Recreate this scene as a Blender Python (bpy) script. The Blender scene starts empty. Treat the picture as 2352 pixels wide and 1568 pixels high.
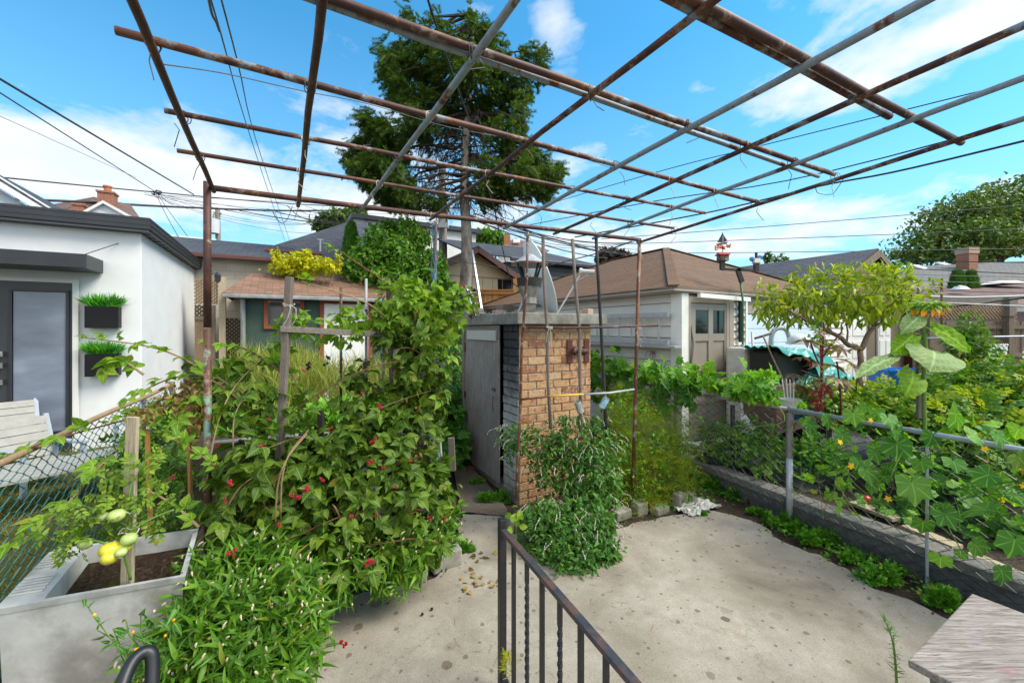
import bpy, math, random
import numpy as np
from mathutils import Vector, Matrix
random.seed(7); rng = np.random.default_rng(7)
R = math.radians; PI = math.pi
scene = bpy.context.scene
COL = scene.collection
# ---------------------------------------------------------------- camera
FPX, CX, HY, CAMZ = 936.0, 1176.0, 755.0, 2.05      # focal length, centre and horizon measured on a 2352 px wide print
cam_d = bpy.data.cameras.new('camera'); cam = bpy.data.objects.new('camera', cam_d); COL.objects.link(cam)
cam_d.sensor_width = 36.0; cam_d.lens = 36.0 * FPX / 2352.0
cam_d.shift_y = -(784.0 - HY) / 2352.0
cam_d.clip_start = 0.05; cam_d.clip_end = 2000
cam.location = (0, 0, CAMZ); cam.rotation_euler = (R(90), 0, 0)
scene.camera = cam
scene.view_settings.view_transform = 'Standard'; scene.view_settings.look = 'None'
scene.view_settings.exposure = 1.06; scene.view_settings.gamma = 1.0
scene.cycles.max_bounces = 6; scene.cycles.transparent_max_bounces = 8
scene.cycles.diffuse_bounces = 3; scene.cycles.glossy_bounces = 2; scene.cycles.transmission_bounces = 4
scene.cycles.caustics_reflective = False; scene.cycles.caustics_refractive = False
scene.cycles.use_denoising = True
# ---------------------------------------------------------------- sun and sky
SUN_EL, SUN_AZ = R(50), R(100)          # azimuth measured from +Y (view direction) towards +X
sun_d = bpy.data.lights.new('sun', 'SUN'); sun = bpy.data.objects.new('sun', sun_d); COL.objects.link(sun)
sun_d.energy = 2.9; sun_d.angle = R(32); sun_d.color = (1.0, 0.90, 0.75)
sd = Vector((math.sin(SUN_AZ) * math.cos(SUN_EL), math.cos(SUN_AZ) * math.cos(SUN_EL), math.sin(SUN_EL)))
sun.rotation_euler = sd.to_track_quat('Z', 'Y').to_euler(); sun.location = (8, -6, 14)

world = bpy.data.worlds.new('World'); scene.world = world; world.use_nodes = True

class NT:
    """small helper to write node trees"""
    def __init__(s, nt): s.nt = nt; s.nt.nodes.clear()
    def n(s, t, **k):
        nd = s.nt.nodes.new(t)
        for a, v in k.items(): setattr(nd, a, v)
        return nd
    def link(s, a, b): s.nt.links.new(a, b)
    def setin(s, nd, key, v):
        if isinstance(v, bpy.types.NodeSocket): s.link(v, nd.inputs[key])
        else: nd.inputs[key].default_value = v
    def m(s, op, a, b=None, c=None, clamp=False):
        nd = s.n('ShaderNodeMath', operation=op); nd.use_clamp = clamp
        s.setin(nd, 0, a)
        if b is not None: s.setin(nd, 1, b)
        if c is not None: s.setin(nd, 2, c)
        return nd.outputs[0]
    def noise(s, vec, scale, detail=4, rough=0.55, dist=0.0):
        nd = s.n('ShaderNodeTexNoise'); s.link(vec, nd.inputs['Vector'])
        nd.inputs['Scale'].default_value = scale; nd.inputs['Detail'].default_value = detail
        nd.inputs['Roughness'].default_value = rough; nd.inputs['Distortion'].default_value = dist
        return nd.outputs['Fac']
    def mapping(s, vec, scale=(1, 1, 1), loc=(0, 0, 0), rot=(0, 0, 0)):
        nd = s.n('ShaderNodeMapping'); s.link(vec, nd.inputs[0])
        nd.inputs['Scale'].default_value = scale; nd.inputs['Location'].default_value = loc; nd.inputs['Rotation'].default_value = rot
        return nd.outputs[0]
    def ramp(s, fac, stops, interp='LINEAR'):
        nd = s.n('ShaderNodeValToRGB'); nd.color_ramp.interpolation = interp
        s.setin(nd, 0, fac); el = nd.color_ramp.elements
        while len(el) < len(stops): el.new(0.5)
        for e, (p, c) in zip(el, stops):
            e.position = p; e.color = (c[0], c[1], c[2], 1) if not isinstance(c, (int, float)) else (c, c, c, 1)
        return nd.outputs[0]
    def mix(s, fac, a, b, blend='MIX'):
        nd = s.n('ShaderNodeMix', data_type='RGBA', blend_type=blend); nd.clamp_factor = True
        s.setin(nd, 0, fac)
        for key, v in ((6, a), (7, b)):
            s.setin(nd, key, v if isinstance(v, bpy.types.NodeSocket) else (v[0], v[1], v[2], 1))
        return nd.outputs[2]

def build_world():
    w = NT(world.node_tree)
    out = w.n('ShaderNodeOutputWorld'); bg = w.n('ShaderNodeBackground')
    sky = w.n('ShaderNodeTexSky', sky_type='NISHITA'); sky.sun_disc = False
    sky.sun_elevation = SUN_EL; sky.sun_rotation = SUN_AZ; sky.altitude = 100; sky.air_density = 1.0; sky.dust_density = 0.6; sky.ozone_density = 2.2
    tc = w.n('ShaderNodeTexCoord'); sep = w.n('ShaderNodeSeparateXYZ'); w.link(tc.outputs['Generated'], sep.inputs[0])
    x, y, z = sep.outputs
    az = w.m('ARCTAN2', x, y); el = w.m('ARCSINE', z)
    # noise domain: flattened clouds
    zz = w.m('ADD', w.m('MAXIMUM', z, 0.0), 0.22)
    cmb = w.n('ShaderNodeCombineXYZ')
    w.link(w.m('DIVIDE', x, zz), cmb.inputs[0]); w.link(w.m('DIVIDE', y, zz), cmb.inputs[1]); cmb.inputs[2].default_value = 3.7
    nz = w.noise(cmb.outputs[0], 1.9, 9, 0.60, 0.25)
    nz2 = w.noise(cmb.outputs[0], 6.0, 6, 0.6)
    blobs = None
    def blob(px, py, rx, ry, amp):
        nonlocal blobs
        a = math.atan((px - CX) / FPX); e = math.atan((HY - py) / FPX * math.cos(a))
        sa = rx / FPX * math.cos(a) ** 2; se = ry / FPX * math.cos(a)
        dx = w.m('DIVIDE', w.m('SUBTRACT', az, a), sa); dy = w.m('DIVIDE', w.m('SUBTRACT', el, e), se)
        d = w.m('ADD', w.m('MULTIPLY', dx, dx), w.m('MULTIPLY', dy, dy))
        g = w.m('MULTIPLY', w.m('POWER', 2.718, w.m('MULTIPLY', d, -1.0)), amp)
        blobs = g if blobs is None else w.m('ADD', blobs, g)
    blob(60, 340, 320, 75, .50); blob(330, 400, 260, 60, .42); blob(620, 380, 260, 55, .34); blob(720, 230, 90, 30, .16)
    blob(2080, 140, 300, 70, .40); blob(2300, 40, 180, 60, .30); blob(1780, 215, 130, 40, .24); blob(1300, 110, 130, 60, .20)
    blob(1250, 20, 90, 30, .18); blob(450, 20, 130, 22, .18); blob(1600, 205, 50, 26, .25)
    blob(700, 470, 700, 60, .32); blob(1700, 560, 900, 55, .26); blob(740, 330, 170, 60, .26); blob(1100, 400, 200, 40, .20); blob(1176, 545, 900, 45, .22); blob(1290, 60, 60, 40, .20); blob(560, 175, 90, 20, .12); blob(1500, 270, 90, 20, .10); blob(1130, 20, 60, 20, .12); blob(1900, 240, 200, 30, .18); blob(60, 200, 80, 24, .12); blob(200, 80, 70, 22, .10)
    behind = w.ramp(w.m('MULTIPLY', w.m('ADD', y, 0.15), -1.0), [(0.0, 0), (0.35, 1)])      # unseen extra cloud behind the camera, added as neutral fill light
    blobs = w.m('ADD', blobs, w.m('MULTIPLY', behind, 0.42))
    dens = w.m('ADD', w.m('MULTIPLY', w.m('SUBTRACT', nz, 0.5), 1.75), w.m('ADD', blobs, w.m('MULTIPLY', w.m('SUBTRACT', nz2, 0.5), 0.45)))
    # clouds elsewhere come from noise, plus the fill cover added behind the camera
    cov = w.ramp(dens, [(0.15, 0), (0.30, .5), (0.55, .97)])
    shade = w.ramp(w.m('ADD', w.m('MULTIPLY', nz2, 0.35), w.m('MULTIPLY', dens, 0.5)), [(0.12, (.80, .88, .98)), (0.42, (1, 1, 1)), (.75, (.86, .90, .96))])
    haze = w.ramp(el, [(0.0, 0.80), (0.16, 0.55), (0.34, 0.18), (0.6, 0.02)])
    skyc = w.mix(1.0, sky.outputs[0], (0.44, 1.42, 1.62), 'MULTIPLY')
    hz = w.mix(haze, skyc, (3.5, 4.8, 5.6))
    cl = w.mix(1.0, shade, w.mix(behind, (6.3, 6.35, 6.35), (12.5, 11.9, 11.0)), 'MULTIPLY')  # clouds behind the camera are brightened to add fill light
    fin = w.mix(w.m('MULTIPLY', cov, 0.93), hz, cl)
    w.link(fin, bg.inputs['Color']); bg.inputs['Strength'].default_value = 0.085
    w.link(bg.outputs[0], out.inputs[0])
build_world()

# ---------------------------------------------------------------- measuring helpers
def P(x, y, Y):                     # point at depth Y seen at print pixel (x, y)
    return Vector(((x - CX) / FPX * Y, Y, CAMZ - (y - HY) / FPX * Y))
def G(x, y, z=0.0):                 # point on the horizontal plane z seen at (x, y)
    return P(x, y, (CAMZ - z) * FPX / (y - HY))
LB = Vector((-0.4894, 0.872, 0)); LA = Vector((0.872, 0.4894, 0)); UP = Vector((0, 0, 1))   # lot directions: to the back lane, across the lots
def along(p0, d, x):                # distance along a level line (p0, d) where it is seen at column x
    k = (x - CX) / FPX
    return (k * p0.y - p0.x) / (d.x - k * d.y)
def V(*a): return Vector(a)
def zat(y, Y): return CAMZ - (y - HY) / FPX * Y

# ---------------------------------------------------------------- objects
ORG = {}
class MB:
    def __init__(s): s.v = []; s.f = []; s.mi = []; s.cur = 0
    def poly(s, pts):
        i = len(s.v); s.v += [tuple(p) for p in pts]; s.f.append(tuple(range(i, i + len(pts)))); s.mi.append(s.cur); return s
    def mesh(s, vs, fs):
        i = len(s.v); s.v += [tuple(p) for p in vs]
        for f in fs: s.f.append(tuple(i + k for k in f)); s.mi.append(s.cur)
        return s
    def box(s, o, a, b, c):         # corner and three edge vectors
        o, a, b, c = Vector(o), Vector(a), Vector(b), Vector(c)
        if a.cross(b).dot(c) < 0: a, b = b, a
        vs = [o, o + a, o + a + b, o + b, o + c, o + a + c, o + a + b + c, o + b + c]
        return s.mesh(vs, [(0, 3, 2, 1), (4, 5, 6, 7), (0, 1, 5, 4), (1, 2, 6, 5), (2, 3, 7, 6), (3, 0, 4, 7)])
    def cbox(s, c, a, b, d):        # centre and three full edge vectors
        a, b, d = Vector(a), Vector(b), Vector(d)
        return s.box(Vector(c) - a / 2 - b / 2 - d / 2, a, b, d)
    def beam(s, p, q, w, h, up=UP):
        p, q = Vector(p), Vector(q); d = (q - p); a = d.normalized().cross(Vector(up))
        if a.length < 1e-4: a = Vector((1, 0, 0))
        a.normalize(); b = a.cross(d).normalized()
        return s.box(p - a * w / 2 - b * h / 2, a * w, b * h, d)
    def tube(s, pts, r, n=8, cap=True, close=False):
        pts = [Vector(p) for p in pts]; N = len(pts)
        rs = r if isinstance(r, (list, tuple)) else [r] * N
        t0 = (pts[1] - pts[0]).normalized()
        a = t0.cross(Vector((0, 0, 1)))
        if a.length < 0.05: a = t0.cross(Vector((1, 0, 0)))
        a.normalize(); i0 = len(s.v)
        for k, p in enumerate(pts):
            if close: t = pts[(k + 1) % N] - pts[k - 1]
            else: t = pts[min(k + 1, N - 1)] - pts[max(k - 1, 0)]
            t.normalize(); a = (a - t * a.dot(t)); a.normalize(); b = t.cross(a)
            for j in range(n):
                an = 2 * PI * j / n
                s.v.append(tuple(p + (a * math.cos(an) + b * math.sin(an)) * rs[k]))
        for k in range(N if close else N - 1):
            k2 = (k + 1) % N
            for j in range(n):
                s.f.append((i0 + k * n + j, i0 + k * n + (j + 1) % n, i0 + k2 * n + (j + 1) % n, i0 + k2 * n + j)); s.mi.append(s.cur)
        if cap and not close:
            s.f.append(tuple(i0 + j for j in range(n))[::-1]); s.mi.append(s.cur)
            s.f.append(tuple(i0 + (N - 1) * n + j for j in range(n))); s.mi.append(s.cur)
        return s
    def lathe(s, prof, c, n=20, axis=UP, sx=1.0):
        axis = Vector(axis).normalized(); a = axis.orthogonal().normalized(); b = axis.cross(a); c = Vector(c); i0 = len(s.v)
        for r, h in prof:
            for j in range(n):
                an = 2 * PI * j / n
                s.v.append(tuple(c + axis * h + (a * math.cos(an) * sx + b * math.sin(an)) * r))
        for k in range(len(prof) - 1):
            for j in range(n):
                s.f.append((i0 + k * n + j, i0 + k * n + (j + 1) % n, i0 + (k + 1) * n + (j + 1) % n, i0 + (k + 1) * n + j)); s.mi.append(s.cur)
        return s
    def ball(s, c, r, n=8, m=6, sq=(1, 1, 1)):
        c = Vector(c); i0 = len(s.v)
        for i in range(m + 1):
            th = PI * i / m
            for j in range(n):
                ph = 2 * PI * j / n
                s.v.append((c.x + r * sq[0] * math.sin(th) * math.cos(ph), c.y + r * sq[1] * math.sin(th) * math.sin(ph), c.z + r * sq[2] * math.cos(th)))
        for i in range(m):
            for j in range(n):
                s.f.append((i0 + i * n + j, i0 + (i + 1) * n + j, i0 + (i + 1) * n + (j + 1) % n, i0 + i * n + (j + 1) % n)); s.mi.append(s.cur)
        return s

def metric_uv(me):
    n = len(me.polygons)
    if n == 0: return
    co = np.empty(len(me.vertices) * 3); me.vertices.foreach_get('co', co); co = co.reshape(-1, 3)
    nrm = np.empty(n * 3); me.polygons.foreach_get('normal', nrm); nrm = nrm.reshape(-1, 3)
    tot = np.empty(n, int); me.polygons.foreach_get('loop_total', tot)
    lv = np.empty(len(me.loops), int); me.loops.foreach_get('vertex_index', lv)
    t = np.stack([-nrm[:, 1], nrm[:, 0], np.zeros(n)], 1); l = np.linalg.norm(t, axis=1)
    flat = l < 0.02; t[flat] = (LA.x, LA.y, 0); l[flat] = 1; t /= l[:, None]
    b = np.cross(nrm, t)
    pi = np.repeat(np.arange(n), tot); p = co[lv]
    uv = np.stack([(p * t[pi]).sum(1), (p * b[pi]).sum(1)], 1)
    ul = me.uv_layers.new(name='metric'); ul.data.foreach_set('uv', uv.astype(np.float32).ravel())

def finish_obj(name, me, mats, parent, at, smooth):
    for mt in (mats if isinstance(mats, (list, tuple)) else [mats]): me.materials.append(mt)
    o = bpy.data.objects.new(name, me); COL.objects.link(o)
    if parent is not None:
        o.parent = parent; o.location = at - ORG[parent]; ORG[o] = at.copy()
    else:
        o.location = at; ORG[o] = at.copy()
    if smooth:
        me.polygons.foreach_set('use_smooth', [True] * len(me.polygons))
    return o

def build(name, mb, mats, parent=None, smooth=False, bevel=0.0, base=None, **props):
    co = np.array(mb.v)
    if base is not None: at = Vector(base)
    elif parent is not None: at = ORG[parent].copy()
    else: at = Vector(((co[:, 0].min() + co[:, 0].max()) / 2, (co[:, 1].min() + co[:, 1].max()) / 2, co[:, 2].min()))
    me = bpy.data.meshes.new(name)
    me.from_pydata((co - np.array(at)).tolist(), [], mb.f)
    me.polygons.foreach_set('material_index', mb.mi)
    me.update(); 
    # metric uv uses world-aligned coordinates
    metric_uv(me)
    o = finish_obj(name, me, mats, parent, at, smooth)
    if bevel:
        b = o.modifiers.new('bevel', 'BEVEL'); b.width = bevel; b.segments = 2; b.limit_method = 'ANGLE'
    tag(o, **props)
    return o

def tag(o, label=None, cat=None, group=None, kind=None):
    if label: o['label'] = label
    if cat: o['category'] = cat
    if group: o['group'] = group
    if kind: o['kind'] = kind
    return o

def thing(name, label, cat, at, group=None):
    o = bpy.data.objects.new(name, None); COL.objects.link(o); o.empty_display_size = 0.1
    o.location = at; ORG[o] = Vector(at); return tag(o, label, cat, group)

# raw triangle soup from numpy
def build_np(name, co, tri, mats, parent=None, base=None, mi=None, smooth=False, **props):
    if base is not None: at = Vector(base)
    elif parent is not None: at = ORG[parent].copy()
    else: at = Vector((float(co[:, 0].mean()), float(co[:, 1].mean()), float(co[:, 2].min())))
    me = bpy.data.meshes.new(name)
    me.vertices.add(len(co)); me.vertices.foreach_set('co', (co - np.array(at)).astype(np.float32).ravel())
    me.loops.add(tri.size); me.loops.foreach_set('vertex_index', tri.astype(np.int32).ravel())
    me.polygons.add(len(tri)); me.polygons.foreach_set('loop_start', np.arange(0, tri.size, 3, dtype=np.int32))
    me.polygons.foreach_set('loop_total', np.full(len(tri), 3, dtype=np.int32))
    if mi is not None: me.polygons.foreach_set('material_index', mi.astype(np.int32))
    if LAST_UV is not None and len(LAST_UV[0]) * LAST_UV[1] == len(co):
        tile = np.tile(LAST_UV[0], (LAST_UV[1], 1)); ul = me.uv_layers.new(name='leaf'); ul.data.foreach_set('uv', tile[tri.ravel()].astype(np.float32).ravel())
    me.update(calc_edges=True); me.validate()
    o = finish_obj(name, me, mats, parent, at, smooth)
    tag(o, **props)
    return o

def unit(a):
    return a / np.maximum(np.linalg.norm(a, axis=-1, keepdims=True), 1e-9)

def scatter(tmpl, pos, dirs, nrms, scl, wid=None):
    """place copies of a leaf template (verts, tris); returns co, tri"""
    global LAST_UV
    tv, tt = tmpl; tv = pad5(tv); pos = np.asarray(pos); LAST_UV = (tv[:, 3:5], len(pos)); y = unit(np.asarray(dirs)); z = np.asarray(nrms)
    z = unit(z - y * (z * y).sum(1, keepdims=True)); x = np.cross(y, z)
    N = len(pos); scl = np.broadcast_to(scl, (N,)); w = scl if wid is None else scl * wid
    co = (pos[:, None, :] + tv[None, :, 0:1] * (x * w[:, None])[:, None, :] + tv[None, :, 1:2] * (y * scl[:, None])[:, None, :] + tv[None, :, 2:3] * (z * scl[:, None])[:, None, :])
    tri = tt[None] + (np.arange(N) * len(tv))[:, None, None]
    return co.reshape(-1, 3), tri.reshape(-1, 3)

LAST_UV = None
def pad5(v): return v if v.shape[1] == 5 else np.concatenate([v, v[:, :2]], 1)
def join_np(parts):
    cs, ts, ms, off = [], [], [], 0
    if any(c.shape[1] == 5 for c, t in parts): parts = [(pad5(c), t) for c, t in parts]
    for k, (c, t) in enumerate(parts):
        cs.append(c); ts.append(t + off); off += len(c)
    return np.concatenate(cs), np.concatenate(ts)

# ---- leaf templates: length 1 along +y, normal +z
def leaf_tmpl(prof, fold=0.12, droop=0.25, stem=0.0):
    """prof: list of (y, halfwidth)"""
    v = []; t = []
    for y, w in prof: v.append((0, y + stem, -droop * y * y))
    n = len(prof)
    for sgn in (-1, 1):
        off = len(v)
        for y, w in prof: v.append((sgn * w, y + stem - 0.02, -droop * y * y + fold * w * 2))
        for k in range(n - 1):
            a, b, c, d = k, k + 1, off + k + 1, off + k
            if prof[k][1] > 1e-6: t.append((a, b, d) if sgn < 0 else (a, d, b))
            if prof[k + 1][1] > 1e-6: t.append((b, c, d) if sgn < 0 else (b, d, c))
    v = np.array(v, float); return np.concatenate([v, np.stack([v[:, 0], v[:, 1] - stem], 1)], 1), np.array(t)
def rot_tmpl(tm, ang, scale=1.0, off=(0, 0, 0), tilt=0.0):
    v, t = tm; c, s = math.cos(ang), math.sin(ang); v = pad5(v); uv = v[:, 3:5]; v = v[:, :3]
    v = v * scale; ct, st = math.cos(tilt), math.sin(tilt)
    v = np.stack([v[:, 0], v[:, 1] * ct - v[:, 2] * st, v[:, 1] * st + v[:, 2] * ct], 1)
    v = np.stack([v[:, 0] * c + v[:, 1] * s, -v[:, 0] * s + v[:, 1] * c, v[:, 2]], 1) + np.array(off)
    return np.concatenate([v, uv], 1), t
def multi(ts): return join_np(ts)
SERR = leaf_tmpl([(0, 0), (.08, .20), (.17, .24), (.22, .34), (.33, .33), (.38, .37), (.50, .31), (.55, .33), (.68, .22), (.72, .23), (.86, .09), (1, 0)], .21, .34)
OVATE = leaf_tmpl([(0, 0), (.15, .22), (.4, .30), (.7, .20), (1, 0)], .22, .3)
LANCE = leaf_tmpl([(0, 0), (.18, .085), (.42, .115), (.72, .065), (1, 0)], .25, .55)
NARROW = leaf_tmpl([(0, .02), (.4, .06), (1, 0)], .2, .4)
TRIFOL = multi([rot_tmpl(SERR, 0, .72, (0, .28, 0)), rot_tmpl(SERR, R(68), .60, (.03, .22, 0)), rot_tmpl(SERR, -R(68), .60, (-.03, .22, 0)),
                (np.array([(-.008, 0, 0), (.008, 0, 0), (0, .3, 0)], float), np.array([(0, 1, 2)]))])
QUINT = multi([rot_tmpl(SERR, 0, .66, (0, .32, 0)), rot_tmpl(SERR, R(52), .55, (.02, .27, 0)), rot_tmpl(SERR, -R(52), .55, (-.02, .27, 0)),
               rot_tmpl(SERR, R(112), .42, (.02, .25, 0)), rot_tmpl(SERR, -R(112), .42, (-.02, .25, 0))])
TOMLF = multi([rot_tmpl(OVATE, 0, .34, (0, .66, -.08))] + [rot_tmpl(OVATE, sg * R(62), .30, (sg * .02, yy, -.2 * yy * yy)) for sg in (-1, 1) for yy in (.25, .5, .68)] +
              [(np.array([(-.008, 0, 0), (.008, 0, 0), (0, .7, -.1)], float), np.array([(0, 1, 2)]))])
def lobed(outline, cup=.12):
    """outline: polar list (deg from +y, r) for the right half; leaf base at origin-ish"""
    pts = [(R(a), r) for a, r in outline]; full = [(-a, r) for a, r in pts[::-1] if a > 1e-6] + pts
    v = [(0, 0, 0)]; t = []
    ring2 = len(full)
    for a, r in full: v.append((math.sin(a) * r * .55, math.cos(a) * r * .55, cup * .35 * r + (.02 if (int(a * 9) % 2) else -.01)))
    for a, r in full: v.append((math.sin(a) * r, math.cos(a) * r, cup * r * r * (0.1 + .9 * abs(math.sin(a))) - .16 * max(0, math.cos(a)) * r * r))
    for k in range(ring2 - 1):
        t.append((0, 2 + k, 1 + k)); a, b, c, d = 1 + k, 2 + k, 1 + ring2 + k + 1, 1 + ring2 + k
        t.append((a, b, c)); t.append((a, c, d))
    return np.array(v, float), np.array(t)
CUKE = lobed([(0, .78), (12, .62), (25, .52), (40, .62), (52, .66), (68, .52), (90, .50), (112, .54), (128, .44), (150, .34), (168, .26)], .22)
SQUASH = lobed([(0, .72), (12, .58), (22, .46), (38, .62), (50, .64), (64, .44), (82, .58), (100, .60), (118, .42), (140, .46), (165, .30)], .3)
MAPLE = lobed([(0, 1), (12, .6), (24, .35), (45, .85), (58, .5), (72, .3), (95, .6), (125, .25), (160, .12)], .1)
def starleaf(n, spread, r1=1.0, w=.16, droop=.35):
    ts = []
    for k in range(n):
        a = -spread + 2 * spread * k / (n - 1); L = r1 * (1 - .28 * abs(a) / spread)
        ts.append(rot_tmpl(leaf_tmpl([(0, .06), (.2, .13), (.45, w), (.75, w * .6), (1, 0)], .15, droop), a, L))
    return multi(ts)
CASTOR = starleaf(8, R(140))

def rand_dirs(n):
    v = rng.normal(size=(n, 3)); return unit(v)
def in_ellipsoids(ells, n, shell=0.0, gap=0.0):
    """sample points in union of ellipsoids [(cx,cy,cz,rx,ry,rz,weight?)]; shell 0..1 pushes to surface; returns pts, outward normals"""
    e = np.array([list(q[:6]) for q in ells]); vol = (e[:, 3] * e[:, 4] * e[:, 5]) ** (2 / 3)
    wt = np.array([q[6] if len(q) > 6 else 1.0 for q in ells]); pr = vol * wt; pr /= pr.sum()
    k = rng.choice(len(e), n, p=pr); d = rand_dirs(n); r = rng.uniform(shell ** 3, 1, n) ** (1 / 3)
    f = np.sin(4.1 * d[:, 0] + 1.3 * k) * np.sin(3.7 * d[:, 1] + 2.1 * k) + np.sin(5.2 * d[:, 2] + .7 * k + 3 * d[:, 0]) + .6 * np.sin(9 * d[:, 0] + k) * np.sin(8 * d[:, 2] + 2 * k)
    r = r * (1 + .15 * f); r = np.where(rng.random(n) < .06, r * 1.22, r)
    p = e[k, :3] + d * r[:, None] * e[k, 3:6]
    nn = unit(d / e[k, 3:6])
    if gap:                             # open pockets through the foliage
        q = p * (2 * PI / gap); g = np.sin(q[:, 0] + 1.3 * np.sin(q[:, 2])) * np.sin(q[:, 2] * 1.1 + np.sin(q[:, 1])) + .5 * np.sin(q[:, 0] * 2.3 + q[:, 2] * 1.9)
        s = (g > .1) | (rng.random(n) < .38); i = np.where(s)[0]; i = i[rng.integers(0, len(i), n)] if len(i) < n else i
        p = p[i] + (rng.normal(size=(n, 3)) * gap * .05); nn = nn[i]
    return p, nn
def E(x, y, Y, rx, ry, rd, w=1.0):      # ellipsoid centred at print pixel, radii in print px (across, up) and metres (depth)
    c = P(x, y, Y); return (c.x, c.y, c.z, rx / FPX * Y, rd, ry / FPX * Y, w)
def leaf_frame(nn, n, up=.5, out=.6, jit=.5, droopy=.3):
    """leaf normals up/out, leaf axis roughly perpendicular, hanging a little"""
    nrm = unit(nn * out + np.array([0, 0, up]) + rng.normal(size=(n, 3)) * jit)
    d = unit(nn * .8 + rng.normal(size=(n, 3)) * .9 + np.array([0, 0, -droopy]))
    return d, nrm
# ---------------------------------------------------------------- materials
def srgb(r, g, b):
    f = lambda c: (c / 255 / 12.92) if c <= 10 else ((c / 255 + .055) / 1.055) ** 2.4
    return (f(r), f(g), f(b))
def newmat(name):
    m = bpy.data.materials.new(name); m.use_nodes = True; t = NT(m.node_tree)
    out = t.n('ShaderNodeOutputMaterial'); bs = t.n('ShaderNodeBsdfPrincipled'); t.link(bs.outputs[0], out.inputs[0])
    return m, t, bs, out
def bump(t, bs, h, strength=.4, dist=.01):
    b = t.n('ShaderNodeBump'); b.inputs['Strength'].default_value = strength; b.inputs['Distance'].default_value = dist
    t.link(h, b.inputs['Height']); t.link(b.outputs[0], bs.inputs['Normal'])
def objc(t): return t.n('ShaderNodeTexCoord').outputs['Object']
def uvc(t):
    u = t.n('ShaderNodeUVMap'); u.uv_map = 'metric'; return u.outputs[0]

def plain(name, c, c2=None, rough=.6, scale=12, metal=0, bmp=0.0, spec=.5, dirt=None, dirt_amt=.5, stretch=(1, 1, 1)):
    m, t, bs, _ = newmat(name); c2 = c2 or tuple(x * .8 for x in c); co = t.mapping(objc(t), stretch)
    n = t.noise(co, scale, 5, .6); col = t.mix(t.ramp(n, [(.32, 0), (.68, 1)]), c, c2)
    if dirt:
        d = t.noise(co, scale * .35, 6, .65); col = t.mix(t.m('MULTIPLY', t.ramp(d, [(.45, 0), (.62, 1)]), dirt_amt), col, dirt)
    t.link(col, bs.inputs['Base Color']); bs.inputs['Roughness'].default_value = rough; bs.inputs['Metallic'].default_value = metal
    bs.inputs['Specular IOR Level'].default_value = spec
    if bmp: bump(t, bs, t.noise(co, scale * 3, 4), bmp, .006)
    return m
def rustpipe(name, paint=.45, rustc=(.085, .032, .024), paintc=(.27, .31, .35), orange=(.26, .095, .04), thr=.5):
    m, t, bs, _ = newmat(name); co = objc(t)
    n1 = t.noise(co, 7, 8, .7, .3); n2 = t.noise(co, 38, 5, .6); n3 = t.noise(co, 3, 3, .5)
    base = t.mix(t.ramp(n2, [(.35, 0), (.65, 1)]), rustc, tuple(x * .55 for x in rustc))
    base = t.mix(t.ramp(n3, [(.52, 0), (.75, .7)]), base, orange)
    msk = t.ramp(t.m('ADD', n1, t.m('MULTIPLY', n2, .12)), [(thr + .06, 0), (thr + .09, 1)])
    pc = t.mix(t.ramp(n2, [(.4, 0), (.7, 1)]), paintc, tuple(x * .75 for x in paintc))
    edge = t.ramp(t.m('ADD', n1, t.m('MULTIPLY', n2, .12)), [(thr + .02, 0), (thr + .055, 1), (thr + .085, 0)])
    col = t.mix(msk, base, pc); col = t.mix(t.m('MULTIPLY', edge, .6), col, (.32, .17, .09))
    t.link(col, bs.inputs['Base Color']); bs.inputs['Roughness'].default_value = .62; bs.inputs['Metallic'].default_value = .1
    bump(t, bs, t.m('ADD', n2, msk), .5, .002)
    return m
def wood(name, c1, c2, grain=(30, 30, 1.6), scale=3.0, rough=.8, knots=True, dark=(.05, .04, .03), bmp=.5, stain=None):
    m, t, bs, _ = newmat(name); co = objc(t); g = t.mapping(co, grain)
    n = t.noise(g, scale, 6, .65, .4); n2 = t.noise(g, scale * 4, 4, .6); n3 = t.noise(co, 2.5, 4, .6)
    col = t.mix(t.ramp(n, [(.3, 0), (.7, 1)]), c1, c2)
    col = t.mix(t.ramp(n2, [(.52, 0), (.66, .8)]), col, dark)
    if stain: col = t.mix(t.ramp(n3, [(.5, 0), (.65, .8)]), col, stain)
    t.link(col, bs.inputs['Base Color']); bs.inputs['Roughness'].default_value = rough; bs.inputs['Specular IOR Level'].default_value = .25
    bump(t, bs, t.m('ADD', n, t.m('MULTIPLY', n2, .6)), bmp, .004)
    return m
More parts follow.
